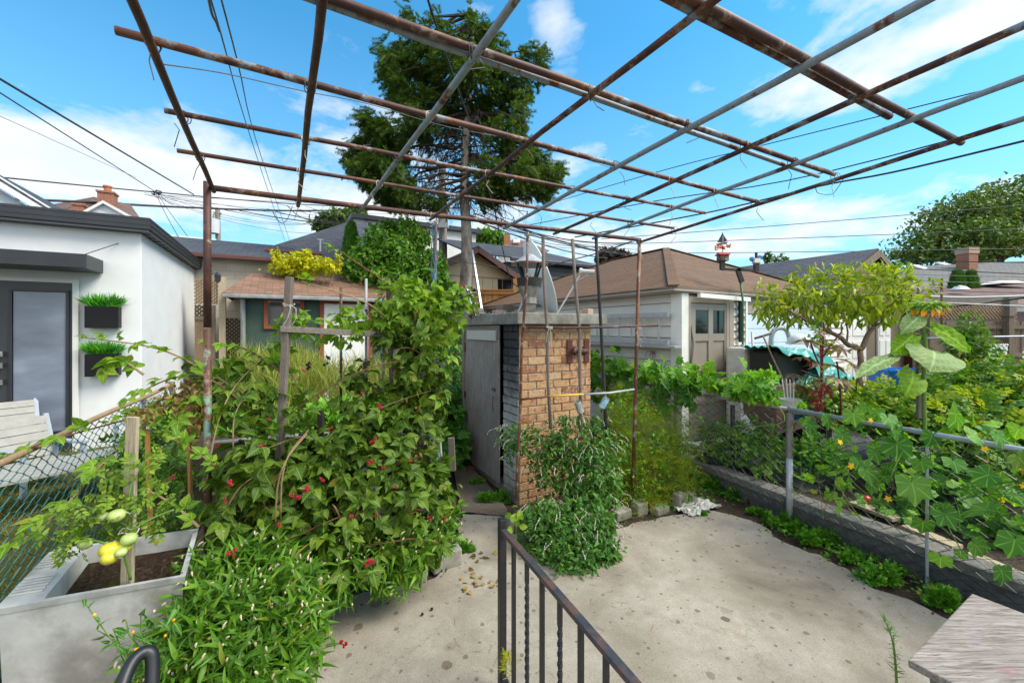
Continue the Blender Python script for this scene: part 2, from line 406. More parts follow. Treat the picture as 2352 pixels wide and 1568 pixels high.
def brickmat(name, c1, c2, mortar, bw, bh, ms=.012, rough=.85, bmp=.8, offs=.5, vary=None, noise_amt=.5, squash=1.0, mscale=18, dist=.012, sm=.1):
    m, t, bs, _ = newmat(name); uv = uvc(t)
    b = t.n('ShaderNodeTexBrick'); t.link(uv, b.inputs['Vector']); b.offset = offs
    b.inputs['Color1'].default_value = (*c1, 1); b.inputs['Color2'].default_value = (*c2, 1); b.inputs['Mortar'].default_value = (*mortar, 1)
    b.inputs['Scale'].default_value = 1.0; b.inputs['Brick Width'].default_value = bw; b.inputs['Row Height'].default_value = bh
    b.inputs['Mortar Size'].default_value = ms; b.inputs['Mortar Smooth'].default_value = sm
    n = t.noise(uv, mscale, 6, .7); n2 = t.noise(uv, mscale * .12, 4, .6)
    col = b.outputs['Color']
    if vary: col = t.mix(t.m('MULTIPLY', t.m('SUBTRACT', 1.0, b.outputs['Fac']), t.ramp(n, [(.46, 0), (.62, noise_amt)])), col, vary)
    col = t.mix(t.ramp(n2, [(.35, 0), (.75, .35)]), col, tuple(x * .55 for x in c1))
    t.link(col, bs.inputs['Base Color']); bs.inputs['Roughness'].default_value = rough; bs.inputs['Specular IOR Level'].default_value = .25
    bump(t, bs, t.m('ADD', t.m('MULTIPLY', b.outputs['Fac'], -1.0), t.m('MULTIPLY', n, .5)), bmp, dist)
    return m
def leafmat(name, c1, c2, c3, trans=.35, rough=.45, spec=.4, vein=0, tcol=None, old=.035):
    """colour varies from leaf to leaf"""
    c1, c2, c3 = [(c[0] * 1.22, c[1] * 1.02, c[2] * .75) for c in (c1, c2, c3)]; spec = .25
    m, t, bs, out = newmat(name); g = t.n('ShaderNodeNewGeometry')
    r = g.outputs['Random Per Island']
    col = t.ramp(r, [(0.0, c1), (.45, c2), (.9, c3), (1 - old, tuple(min(1, x * 1.15) for x in c3)), (1.0, (.34, .27, .04))])
    n = t.noise(objc(t), 3.0, 3); col = t.mix(t.ramp(n, [(.35, 0), (.7, .5)]), col, c1)
    if vein:                            # 1: feather veined, 2: hand veined (leaf uv: x across, y along)
        uv = t.n('ShaderNodeUVMap'); uv.uv_map = 'leaf'; sp = t.n('ShaderNodeSeparateXYZ'); t.link(uv.outputs[0], sp.inputs[0]); ax = t.m('ABSOLUTE', sp.outputs[0])
        mid = t.ramp(ax, [(.012, 1), (.03, 0)])
        if vein == 1: w_ = t.m('FRACT', t.m('MULTIPLY', t.m('SUBTRACT', sp.outputs[1], t.m('MULTIPLY', ax, .9)), 7.0))
        else: w_ = t.m('FRACT', t.m('ADD', t.m('MULTIPLY', t.m('ARCTAN2', ax, sp.outputs[1]), 1.27), .5)); 
        ln = t.m('ABSOLUTE', t.m('SUBTRACT', w_, .5)); side = t.ramp(ln, [(.03, .9), (.10, 0)]); v_ = t.m('MAXIMUM', mid, side)
        nb = t.noise(uv.outputs[0], 9, 3); col = t.mix(t.m('MULTIPLY', t.ramp(nb, [(.35, 0), (.7, 1)]), .35), col, c1)
        col = t.mix(t.m('MULTIPLY', v_, .5), col, tuple(min(1, x * 1.9 + .03) for x in c3)); bump(t, bs, t.m('ADD', t.m('MULTIPLY', v_, -.6), nb), .5, .004)
    t.link(col, bs.inputs['Base Color']); bs.inputs['Roughness'].default_value = rough; bs.inputs['Specular IOR Level'].default_value = spec
    tr = t.n('ShaderNodeBsdfTranslucent'); tc = t.mix(1.0, col, tcol or (1.5, 1.45, .55), 'MULTIPLY'); t.link(tc, tr.inputs[0])
    mx = t.n('ShaderNodeMixShader'); mx.inputs[0].default_value = trans
    t.link(bs.outputs[0], mx.inputs[1]); t.link(tr.outputs[0], mx.inputs[2]); t.link(mx.outputs[0], out.inputs[0])
    return m

M = {}
M['pipe_brown'] = rustpipe('rusty brown pipe', thr=.62)
M['pipe_mid'] = rustpipe('rust and grey paint pipe', thr=.55, paintc=(.22, .25, .28))
M['pipe_grey'] = rustpipe('grey painted pipe', thr=.40, rustc=(.10, .045, .03))
M['pipe_orange'] = rustpipe('orange rust pipe', thr=.56, rustc=(.13, .045, .022), orange=(.40, .15, .03))
M['pole_paint'] = rustpipe('old painted post', thr=.52, rustc=(.10, .045, .025), paintc=(.16, .30, .24), orange=(.2, .09, .04))
M['galv'] = plain('galvanised tube', (.46, .48, .51), (.33, .35, .38), .48, 14, .35, .1)
M['galv_dull'] = plain('dull galvanised tube', (.27, .26, .27), (.17, .15, .15), .6, 10, .4, .2, dirt=(.16, .10, .07), dirt_amt=.4)
M['mesh_green'] = plain('green coated wire', (.035, .16, .145), (.02, .09, .085), .45, 30)
M['mesh_dark'] = plain('dark green wire', (.010, .035, .035), (.006, .02, .02), .45, 30)
M['cable'] = plain('black cable', (.012, .013, .015), (.02, .022, .026), .6, 20)
M['cable_grey'] = plain('weathered grey cable', (.09, .09, .085), (.05, .05, .05), .6, 20)
M['twine'] = plain('old twine', (.55, .52, .46), (.35, .30, .24), .9, 60)
M['stake'] = wood('weathered stake', (.24, .20, .165), (.13, .105, .09), stain=(.20, .17, .15))
M['stake_pale'] = wood('pale lumber', (.50, .41, .28), (.36, .29, .20), dark=(.16, .12, .09))
M['old_board'] = wood('grey old board', (.27, .235, .20), (.15, .125, .11), grain=(1.6, 30, 30))
M['door_wood'] = wood('weathered plywood door', (.35, .32, .305), (.16, .145, .14), grain=(26, 26, 1.0), scale=2.6, dark=(.035, .026, .024), stain=(.20, .165, .145), bmp=.7)
M['lintel_wood'] = wood('pale grey lintel board', (.58, .56, .53), (.38, .36, .33), grain=(1.4, 30, 30))
M['charred'] = plain('charred wood', (.012, .011, .010), (.03, .027, .025), .8, 20)
M['fence_old'] = wood('weathered fence boards', (.225, .175, .125), (.135, .105, .075), grain=(22, 22, 1.2), scale=2.2, dark=(.06, .045, .035))
M['fence_new'] = wood('fresh cedar boards', (.52, .27, .09), (.36, .165, .05), grain=(16, 16, .9), scale=2.0, dark=(.18, .07, .02), bmp=.2)
M['lattice'] = wood('tan lattice', (.34, .24, .15), (.22, .15, .09), dark=(.10, .07, .05))
M['lattice_dark'] = wood('dark lattice', (.10, .075, .05), (.05, .04, .03))
M['stucco'] = plain('white stucco', (.70, .70, .70), (.64, .64, .65), .9, 3, 0, .25)
M['stucco2'] = plain('off white wall', (.70, .69, .66), (.62, .61, .59), .9, 4, 0, .2)
M['fascia'] = plain('charcoal metal trim', (.022, .024, .030), (.030, .032, .038), .42, 4, .2)
M['soffit'] = plain('vented dark soffit', (.09, .09, .10), (.06, .06, .07), .5, 4)
M['door_dark'] = plain('charcoal door paint', (.035, .040, .048), (.028, .032, .04), .4, 3)
M['steel'] = plain('brushed steel', (.45, .43, .41), (.3, .29, .28), .35, 20, .9)
def frosted():
    m, t, bs, _ = newmat('frosted door glass'); n = t.noise(t.mapping(objc(t), (1, 1, 2.2)), 1.3, 4)
    t.link(t.ramp(n, [(.35, (.10, .12, .16)), (.6, (.17, .20, .26)), (.75, (.26, .30, .36))]), bs.inputs['Base Color'])
    bs.inputs['Roughness'].default_value = .28; bs.inputs['Specular IOR Level'].default_value = .8; return m
M['frosted'] = frosted()
def darkglass():
    m, t, bs, _ = newmat('dark window glass'); bs.inputs['Base Color'].default_value = (.012, .014, .018, 1)
    bs.inputs['Roughness'].default_value = .06; bs.inputs['Specular IOR Level'].default_value = .6; return m
M['glass'] = darkglass()
M['black_box'] = plain('black planter metal', (.006, .006, .008), (.010, .010, .012), .5, 6, 0, 0, .2)
M['turf'] = leafmat('artificial grass', (.01, .13, .05), (.05, .30, .02), (.13, .48, .02), .3)
M['shingle_dark'] = brickmat('charcoal shingles', (.055, .060, .075), (.085, .092, .11), (.030, .032, .038), .30, .13, .010, vary=(.12, .125, .14), noise_amt=.3, dist=.01)
M['shingle_grey'] = brickmat('grey brown shingles', (.135, .13, .13), (.175, .165, .16), (.07, .068, .07), .30, .14, .010, vary=(.22, .20, .18), noise_amt=.4)
M['shingle_red'] = brickmat('brown red shingles', (.150, .088, .052), (.185, .112, .068), (.055, .032, .022), .9, .135, .011, vary=(.15, .07, .05), noise_amt=.45, dist=.015)
M['shingle_shed'] = brickmat('mottled brown shingles', (.27, .155, .108), (.15, .088, .062), (.08, .045, .03), .29, .095, .005, vary=(.30, .19, .14), noise_amt=.4, dist=.012)
M['shingle_far'] = brickmat('far brown shingles', (.20, .12, .10), (.15, .10, .085), (.09, .06, .05), .5, .2, .02)
M['siding_beige'] = plain('greyish beige siding', (.68, .65, .60), (.62, .59, .54), .55, 2.0, 0, .05, dirt=(.36, .33, .29), dirt_amt=.25)
M['siding_blue'] = plain('pale blue door boards', (.56, .66, .77), (.50, .60, .71), .55, 2.5, dirt=(.40, .46, .54), dirt_amt=.2)
M['siding_dark'] = plain('dark grey siding', (.045, .047, .053), (.06, .062, .068), .6, 3)
M['siding_cream'] = plain('cream panel siding', (.62, .49, .31), (.56, .44, .27), .7, 3)
M['siding_white'] = plain('white siding', (.70, .73, .76), (.62, .65, .68), .6, 3)
M['trim_white'] = plain('white trim', (.74, .73, .70), (.66, .65, .62), .5, 4)
M['trim_tan'] = plain('taupe paint', (.33, .275, .23), (.29, .24, .20), .6, 3, dirt=(.22, .17, .13), dirt_amt=.3)
M['door_tan'] = plain('taupe door paint', (.27, .235, .20), (.24, .205, .175), .5, 3)
M['gable_brown'] = wood('raw brown boards', (.30, .20, .12), (.20, .13, .08))
M['block'] = brickmat('painted block wall', (.50, .44, .36), (.47, .42, .345), (.40, .35, .29), .40, .20, .008, vary=(.42, .38, .31), noise_amt=.3, dist=.006)
M['gutter_red'] = plain('oxide red gutter', (.10, .028, .02), (.07, .022, .018), .5, 4)
M['gutter_zinc'] = plain('old zinc gutter', (.30, .32, .32), (.20, .22, .22), .55, 9, .3, .2, dirt=(.14, .12, .10), dirt_amt=.5)
M['shed_green'] = plain('dark green shed wall', (.045, .080, .060), (.036, .066, .05), .75, 9, 0, .15)
M['trim_rust'] = wood('red brown window trim', (.32, .095, .04), (.22, .06, .03), bmp=.2)
M['white_paint'] = plain('flaking white paint', (.76, .76, .74), (.68, .68, .67), .6, 3, dirt=(.5, .48, .44), dirt_amt=.3)
M['brick_red'] = brickmat('red chimney brick', (.36, .11, .055), (.27, .08, .045), (.30, .24, .20), .2, .075, .010, vary=(.42, .2, .12))
M['chim_buff'] = plain('clay flue', (.45, .17, .08), (.35, .13, .06), .8, 10)
M['bark_pine'] = plain('spruce bark', (.46, .40, .34), (.25, .21, .18), .9, 9, 0, 1.0, dirt=(.08, .055, .04), dirt_amt=.75, stretch=(1, 1, .45))
M['bark_dark'] = plain('dark bark', (.07, .05, .038), (.04, .03, .022), .9, 12, 0, .8)
M['bark_peach'] = plain('peach bark', (.20, .125, .095), (.13, .08, .06), .8, 25, 0, .5)
M['pole_wood'] = wood('grey utility pole', (.30, .27, .24), (.20, .18, .16))
M['plate_grey'] = plain('grey cover plate', (.55, .56, .57), (.48, .49, .5), .6, 4)
M['alu'] = plain('aluminium', (.60, .61, .63), (.48, .49, .51), .38, 12, .8)
M['alu_grey'] = plain('grey painted ladder', (.40, .41, .41), (.31, .32, .33), .55, 12, .1)
M['dish'] = plain('satellite dish grey white', (.74, .76, .76), (.68, .70, .70), .5, 3)
M['black_iron'] = plain('black iron paint', (.010, .010, .013), (.018, .018, .022), .42, 30, 0, .3, dirt=(.06, .035, .025), dirt_amt=.15)
M['iron_top'] = plain('worn black rail paint', (.035, .038, .048), (.06, .055, .06), .45, 22, .2, .5, dirt=(.16, .075, .045), dirt_amt=.75)
M['plastic_black'] = plain('black plastic', (.010, .010, .011), (.016, .016, .017), .45, 8)
M['plastic_blue'] = plain('blue plastic', (.01, .17, .55), (.012, .14, .46), .35, 4)
M['tarp'] = plain('teal tarpaulin', (.02, .24, .21), (.05, .33, .28), .4, 5, 0, .4)
M['plastic_white'] = plain('white plastic', (.70, .70, .68), (.62, .62, .60), .45, 8)
M['plastic_sheet'] = plain('cloudy plastic sheet', (.60, .59, .56), (.46, .42, .38), .35, 4, 0, .3)
M['cardboard'] = plain('pinkish board', (.40, .27, .21), (.34, .22, .17), .8, 3)
M['hose_grey'] = plain('grey hose', (.40, .42, .43), (.32, .34, .35), .5, 8)
M['rope_blue'] = plain('blue rope', (.02, .10, .17), (.03, .18, .26), .7, 60)
M['glove'] = plain('dark rubber glove', (.022, .024, .030), (.035, .038, .046), .5, 20, 0, .3)
M['tin'] = plain('tin can', (.52, .53, .53), (.30, .28, .25), .4, 25, .6)
M['tin_label'] = plain('blue white can label', (.06, .30, .48), (.55, .66, .70), .5, 22)
M['red_paint'] = plain('red paint', (.42, .03, .03), (.34, .03, .02), .5, 10)
M['orange_paint'] = plain('orange paint', (.75, .20, .02), (.6, .15, .02), .5, 10)
M['green_paint'] = plain('green paint', (.04, .16, .05), (.03, .11, .04), .5, 10)
M['blue_paint'] = plain('blue paint', (.03, .17, .36), (.02, .12, .28), .5, 10)
M['lawn_chair'] = plain('pale slats', (.34, .325, .30), (.27, .26, .24), .7, 10, stretch=(1, 1, 1))
M['chair_frame'] = plain('grey blue frame', (.33, .37, .44), (.28, .32, .38), .5, 10)
M['berry_red'] = plain('red berries', (.42, .010, .02), (.25, .008, .015), .25, 60)
M['berry_black'] = plain('black berries', (.012, .006, .012), (.025, .01, .02), .22, 60)
M['tomato_red'] = plain('red tomato', (.55, .035, .015), (.45, .04, .01), .25, 10)
M['tomato_green'] = plain('pale green tomato', (.34, .46, .13), (.46, .52, .18), .28, 10)
M['tomato_yellow'] = plain('yellow tomato', (.62, .50, .03), (.50, .50, .05), .28, 10)
M['petal_yellow'] = leafmat('yellow petals', (.62, .40, .01), (.78, .50, .01), (.80, .58, .03), .2)
M['cane_red'] = plain('red brown cane', (.17, .045, .03), (.10, .05, .025), .5, 20)
M['cane_tan'] = plain('tan cane', (.36, .24, .13), (.24, .15, .08), .7, 20)
M['stem_green'] = plain('green stem', (.13, .22, .03), (.09, .16, .025), .5, 20)
M['stem_dark'] = plain('purple red stem', (.12, .012, .02), (.08, .01, .015), .4, 20)
# leaves
M['lf_bramble'] = leafmat('bramble leaf', (.030, .080, .012), (.060, .145, .018), (.135, .25, .025), .30, .42, vein=1)
M['lf_bramble_lit'] = leafmat('young and lit bramble leaf', (.07, .19, .02), (.15, .32, .03), (.24, .42, .05), .40, .42, vein=1)  # brighter copy of the bramble leaf, lit tops painted into its colour
M['lf_dry'] = leafmat('withered leaf', (.14, .11, .05), (.27, .22, .10), (.38, .34, .16), .3, .7)
M['lf_smart'] = leafmat('smartweed leaf', (.04, .13, .014), (.08, .22, .022), (.14, .32, .035), .32, .40)
M['fl_smart'] = plain('pale pink flower spikes', (.62, .54, .36), (.58, .40, .28), .8, 40)
M['lf_mint'] = leafmat('mint leaf', (.025, .10, .025), (.05, .17, .035), (.10, .26, .05), .28, .5, vein=1)
M['fl_mint'] = plain('white lilac flower spikes', (.66, .62, .64), (.34, .33, .20), .8, 60)
M['lf_dill'] = leafmat('dill thread', (.07, .14, .015), (.15, .24, .02), (.28, .36, .03), .35, .6)
M['lf_squash'] = leafmat('squash leaf', (.04, .17, .02), (.09, .30, .03), (.20, .44, .05), .38, .5, vein=2)
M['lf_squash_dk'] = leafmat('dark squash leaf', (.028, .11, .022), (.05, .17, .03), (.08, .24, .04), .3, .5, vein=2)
M['lf_cuke'] = leafmat('cucumber leaf', (.05, .19, .04), (.09, .27, .055), (.16, .36, .08), .34, .55, vein=2)
M['lf_tomato'] = leafmat('tomato leaf', (.04, .13, .020), (.08, .21, .03), (.15, .32, .045), .3, .55)
M['lf_tomato_b'] = leafmat('tub tomato leaf', (.07, .17, .025), (.13, .26, .035), (.22, .35, .05), .35, .55)
M['lf_tomato_y'] = leafmat('yellowing tomato leaf', (.12, .26, .03), (.24, .38, .04), (.36, .44, .05), .35, .55)
M['lf_sunflower'] = leafmat('sunflower leaf', (.15, .27, .13), (.18, .31, .15), (.21, .35, .17), .30, .6, vein=1)
M['lf_sunback'] = leafmat('bright sunflower leaf', (.14, .34, .02), (.17, .38, .03), (.2, .42, .03), .45, .6, vein=1)
M['lf_castor'] = leafmat('castor leaf', (.10, .07, .07), (.16, .10, .09), (.20, .26, .06), .3, .4)
M['lf_peach'] = leafmat('peach leaf', (.11, .21, .025), (.20, .33, .035), (.34, .44, .05), .42, .4)
M['lf_parsley'] = leafmat('parsley leaf', (.03, .15, .012), (.06, .24, .018), (.13, .36, .03), .3, .5)
M['lf_spruce'] = leafmat('spruce needles', (.028, .075, .02), (.058, .135, .028), (.12, .22, .04), .22, .6)
M['lf_spruce_dead'] = leafmat('bare twigs', (.035, .022, .018), (.06, .035, .03), (.09, .05, .04), .05, .8)
M['lf_maple'] = leafmat('shrub leaf', (.045, .15, .02), (.09, .25, .03), (.16, .36, .05), .3, .4)
M['lf_yellow'] = leafmat('golden leaf', (.22, .32, .01), (.42, .50, .015), (.58, .62, .03), .35, .5)
M['lf_cedar'] = leafmat('cedar spray', (.02, .10, .008), (.04, .16, .012), (.08, .24, .02), .2, .6)
M['lf_bigtree'] = leafmat('big tree leaf', (.04, .09, .025), (.07, .15, .035), (.12, .22, .05), .25, .5)
M['lf_purple'] = leafmat('dark plum leaf', (.02, .015, .02), (.04, .025, .03), (.06, .05, .04), .2, .5)
M['grass'] = leafmat('lawn blade', (.09, .14, .025), (.16, .20, .04), (.30, .26, .10), .3, .6)
M['grass_tall'] = leafmat('tall seeding grass', (.12, .22, .04), (.22, .31, .07), (.36, .38, .15), .3, .6)

def m_concrete():
    m, t, bs, _ = newmat('patio concrete'); co = t.n('ShaderNodeNewGeometry').outputs['Position']
    n1 = t.noise(co, 1.1, 6, .62, .3); n2 = t.noise(co, 9, 6, .7); n3 = t.noise(co, 120, 3, .7)
    col = t.ramp(n1, [(.28, (.13, .105, .08)), (.42, (.25, .215, .165)), (.55, (.345, .305, .25)), (.64, (.39, .35, .29)), (.76, (.32, .235, .155))])
    col = t.mix(t.ramp(n2, [(.35, 0), (.7, .5)]), col, (.225, .195, .155))
    col = t.mix(t.ramp(n3, [(.40, .35), (.52, 0)]), col, (.13, .115, .095)); col = t.mix(t.ramp(n3, [(.64, 0), (.74, .5)]), col, (.56, .52, .46))
    # dark drip stains
    v = t.n('ShaderNodeTexVoronoi'); v.feature = 'F1'; v.voronoi_dimensions = '2D'; v.inputs['Scale'].default_value = 3.1; v.inputs['Randomness'].default_value = 1
    wob = t.n('ShaderNodeVectorMath', operation='ADD'); t.link(co, wob.inputs[0]); 
    sc = t.n('ShaderNodeVectorMath', operation='SCALE'); nc = t.n('ShaderNodeTexNoise'); t.link(co, nc.inputs['Vector']); nc.inputs['Scale'].default_value = 22
    t.link(nc.outputs['Color'], sc.inputs[0]); sc.inputs['Scale'].default_value = .035; t.link(sc.outputs[0], wob.inputs[1])
    t.link(wob.outputs[0], v.inputs['Vector'])
    sepc = t.n('ShaderNodeSeparateColor'); t.link(v.outputs['Color'], sepc.inputs[0])
    rr = t.m('MULTIPLY', t.m('POWER', sepc.outputs[0], 2.2), .17)
    spot = t.m('GREATER_THAN', rr, v.outputs['Distance'])
    spot = t.m('MULTIPLY', spot, t.ramp(sepc.outputs[1], [(.2, .25), (.9, .85)]))
    col = t.mix(spot, col, (.105, .075, .055))
    # small speckle stains
    v2 = t.n('ShaderNodeTexVoronoi'); v2.voronoi_dimensions = '2D'; v2.inputs['Scale'].default_value = 11; t.link(wob.outputs[0], v2.inputs['Vector'])
    s2 = t.n('ShaderNodeSeparateColor'); t.link(v2.outputs['Color'], s2.inputs[0])
    sp2 = t.m('GREATER_THAN', t.m('MULTIPLY', t.m('POWER', s2.outputs[0], 3.0), .20), v2.outputs['Distance'])
    col = t.mix(t.m('MULTIPLY', sp2, .7), col, (.11, .075, .06))
    # hairline cracks
    v3 = t.n('ShaderNodeTexVoronoi'); v3.feature = 'DISTANCE_TO_EDGE'; v3.voronoi_dimensions = '2D'; v3.inputs['Scale'].default_value = .55
    sc3 = t.n('ShaderNodeVectorMath', operation='SCALE'); t.link(nc.outputs['Color'], sc3.inputs[0]); sc3.inputs['Scale'].default_value = .18
    w3 = t.n('ShaderNodeVectorMath', operation='ADD'); t.link(co, w3.inputs[0]); t.link(sc3.outputs[0], w3.inputs[1]); t.link(w3.outputs[0], v3.inputs['Vector'])
    crk = t.ramp(v3.outputs['Distance'], [(0, .35), (.005, 0)])
    col = t.mix(t.m('MULTIPLY', crk, t.ramp(n1, [(.44, 0), (.52, 1)])), col, (.08, .065, .05))
    t.link(col, bs.inputs['Base Color']); bs.inputs['Roughness'].default_value = .88; bs.inputs['Specular IOR Level'].default_value = .2
    bump(t, bs, t.m('ADD', t.m('MULTIPLY', n3, .6), n2), .35, .006); return m
M['concrete'] = m_concrete()
def m_soil(name, c1, c2, c3, moss=None):
    m, t, bs, _ = newmat(name); co = t.n('ShaderNodeNewGeometry').outputs['Position']
    n1 = t.noise(co, 6, 8, .7); n2 = t.noise(co, 45, 5, .7); n3 = t.noise(co, 1.3, 4, .6)
    col = t.ramp(n2, [(.3, c1), (.55, c2), (.75, c3)]); col = t.mix(t.ramp(n1, [(.4, 0), (.7, .6)]), col, c1)
    if moss: col = t.mix(t.ramp(n1, [(.52, 0), (.60, .85)]), col, moss)
    t.link(col, bs.inputs['Base Color']); bs.inputs['Roughness'].default_value = .95; bs.inputs['Specular IOR Level'].default_value = .1
    bump(t, bs, t.m('ADD', n1, n2), .9, .03); return m
M['soil'] = m_soil('garden soil', (.045, .032, .024), (.085, .062, .045), (.16, .125, .095))
M['soil_tub'] = m_soil('mossy potting soil', (.022, .014, .010), (.055, .034, .022), (.15, .11, .08), moss=(.075, .085, .014))
M['dirt_path'] = m_soil('trodden dirt', (.135, .105, .082), (.20, .16, .125), (.28, .235, .19))
M['gravel'] = m_soil('gravel yard', (.10, .098, .10), (.17, .165, .165), (.27, .26, .26))
M['lawn'] = m_soil('lawn ground', (.085, .085, .025), (.12, .12, .04), (.20, .17, .075))
M['slab'] = plain('mossy slab concrete', (.27, .255, .225), (.17, .16, .14), .9, 9, 0, .7, dirt=(.07, .065, .055), dirt_amt=.6)
M['wallblock'] = plain('grey garden wall', (.125, .120, .118), (.080, .078, .076), .92, 26, 0, .9, dirt=(.045, .043, .042), dirt_amt=.6)
M['wallcap'] = plain('rough wall cap', (.24, .225, .21), (.13, .12, .115), .92, 40, 0, 1.0, dirt=(.08, .075, .07), dirt_amt=.5)
M['kerb'] = plain('pale kerb stone', (.30, .28, .24), (.19, .175, .145), .9, 10, 0, .5, dirt=(.12, .13, .08), dirt_amt=.5)
M['tub'] = plain('aged laundry tub', (.50, .49, .47), (.36, .355, .345), .55, 6, 0, .25, dirt=(.17, .16, .14), dirt_amt=.8)
M['brick'] = brickmat('buff clay brick', (.50, .29, .14), (.32, .15, .085), (.34, .31, .27), .245, .098, .013, vary=(.56, .43, .27), noise_amt=.85, mscale=17, dist=.03)
def m_brick_solid():
    m, t, bs, _ = newmat('clay brick faces'); r = t.n('ShaderNodeNewGeometry').outputs['Random Per Island']; co = objc(t)
    col = t.ramp(r, [(0, (.28, .12, .07)), (.25, (.42, .21, .11)), (.5, (.51, .295, .145)), (.75, (.44, .24, .13)), (1, (.55, .365, .21))])
    n = t.noise(co, 16, 6, .7, .6); n2 = t.noise(co, 55, 5, .7); col = t.mix(t.ramp(n, [(.50, 0), (.60, .75)]), col, (.52, .38, .235))
    col = t.mix(t.ramp(n, [(.36, .8), (.43, 0)]), col, (.15, .07, .045)); col = t.mix(t.ramp(n2, [(.35, .5), (.5, 0)]), col, (.18, .09, .05))
    t.link(col, bs.inputs['Base Color']); bs.inputs['Roughness'].default_value = .88; bs.inputs['Specular IOR Level'].default_value = .2; bump(t, bs, t.m('ADD', n, n2), .8, .01); return m
M['brick_solid'] = m_brick_solid()
M['mortar'] = plain('grey mortar', (.33, .30, .26), (.22, .20, .17), .95, 30, 0, .6)
def m_sootbrick():
    m, t, bs, _ = newmat('sooty whitewashed brick'); uv = uvc(t); b = t.n('ShaderNodeTexBrick'); t.link(uv, b.inputs['Vector'])
    b.inputs['Scale'].default_value = 1; b.inputs['Brick Width'].default_value = .245; b.inputs['Row Height'].default_value = .098; b.inputs['Mortar Size'].default_value = .009; b.inputs['Mortar Smooth'].default_value = .6
    pos = t.n('ShaderNodeSeparateXYZ'); t.link(t.n('ShaderNodeNewGeometry').outputs['Position'], pos.inputs[0])
    n = t.noise(uv, 9, 6, .7); z = t.m('ADD', pos.outputs[2], t.m('MULTIPLY', t.m('SUBTRACT', n, .5), 1.1))
    col = t.ramp(t.m('DIVIDE', z, 2.2), [(.0, (.22, .20, .17)), (.18, (.50, .48, .44)), (.46, (.40, .39, .38)), (.62, (.13, .125, .13)), (.80, (.022, .022, .026))])
    t.link(col, bs.inputs['Base Color']); bs.inputs['Roughness'].default_value = .7
    bump(t, bs, t.m('ADD', t.m('MULTIPLY', b.outputs['Fac'], -1.0), t.m('MULTIPLY', n, .4)), .9, .02); return m
M['sootbrick'] = m_sootbrick()
def m_table():
    m, t, bs, _ = newmat('paint stained table top'); co = objc(t); g = t.mapping(co, (2.0, 34, 34), rot=(0, 0, R(-33)))
    n = t.noise(g, 2.2, 8, .7, .5); n2 = t.noise(g, 9, 5, .65); n3 = t.noise(co, 4.2, 5, .7); n4 = t.noise(t.mapping(co, (1, 1, 1), (4, 2, 7)), 5.0, 5, .7)
    col = t.ramp(n, [(.30, (.07, .05, .04)), (.45, (.22, .175, .145)), (.60, (.34, .30, .265)), (.75, (.44, .40, .36))])
    col = t.mix(t.ramp(n2, [(.55, 0), (.66, .85)]), col, (.05, .035, .03))
    col = t.mix(t.ramp(n3, [(.60, 0), (.70, .45)]), col, (.26, .09, .08)); col = t.mix(t.ramp(n4, [(.60, 0), (.70, .4)]), col, (.30, .19, .34))
    t.link(col, bs.inputs['Base Color']); bs.inputs['Roughness'].default_value = .8
    bump(t, bs, t.m('ADD', n, n2), .6, .004); return m
M['table'] = m_table()
# ================================================================ ground
XF = [(-2, 5.63), (2.81, 3.53), (4.26, 2.9), (7.4, 1.65), (12, -.2), (40, -11)]      # right hand fence line: y -> x
def xfence(y): return np.interp(y, [a for a, b in XF], [b for a, b in XF])
def xleft(y): return np.interp(y, [-2, 2.3, 5.4, 40], [-.65, -2.89, -4.5, -22.5])
def hgt(x, y):
    x = np.asarray(x, float); y = np.asarray(y, float)
    mid = np.where(y < 4.2, -.03, np.clip(-.03 + (y - 4.2) * .04, -.03, .2)) + np.where((x < -.75) & (y > 3.45 + (x + .62) * .38), np.clip(np.minimum(-.75 - x, y - 3.45 - (x + .62) * .38) * .5, 0, .09), 0)
    r = x - (xfence(y) + .14); l = xleft(y) - x
    h = np.where(r > 0, .2, mid); h = np.where(l > 0, np.minimum(mid + l * .32, .30), h)
    return np.where((y > 8) & (r <= 0) & (l <= 0), np.maximum(h, .15), h)
def sheet(name, x0, x1, y0, y1, step, dz, mat, keep=None, bumpy=.012, **pr):
    xs = np.arange(x0, x1 + step / 2, step); ys = np.arange(y0, y1 + step / 2, step)
    X, Y = np.meshgrid(xs, ys); Z = hgt(X, Y) + dz + bumpy * (np.sin(X * 9.1 + Y * 3) * np.sin(Y * 11.3 - X * 2.7) + .6 * np.sin(X * 23 + 1) * np.sin(Y * 27))
    nx, ny = len(xs), len(ys); idx = np.arange(nx * ny).reshape(ny, nx)
    a, b, c, d = idx[:-1, :-1].ravel(), idx[:-1, 1:].ravel(), idx[1:, 1:].ravel(), idx[1:, :-1].ravel()
    if keep is not None:
        cx = (X[:-1, :-1] + step / 2).ravel(); cy = (Y[:-1, :-1] + step / 2).ravel(); k = keep(cx, cy); a, b, c, d = a[k], b[k], c[k], d[k]
    tri = np.concatenate([np.stack([a, b, c], 1), np.stack([a, c, d], 1)])
    return build_np(name, np.stack([X.ravel(), Y.ravel(), Z.ravel()], 1), tri, mat, base=(0, 0, 0), smooth=True, **pr)
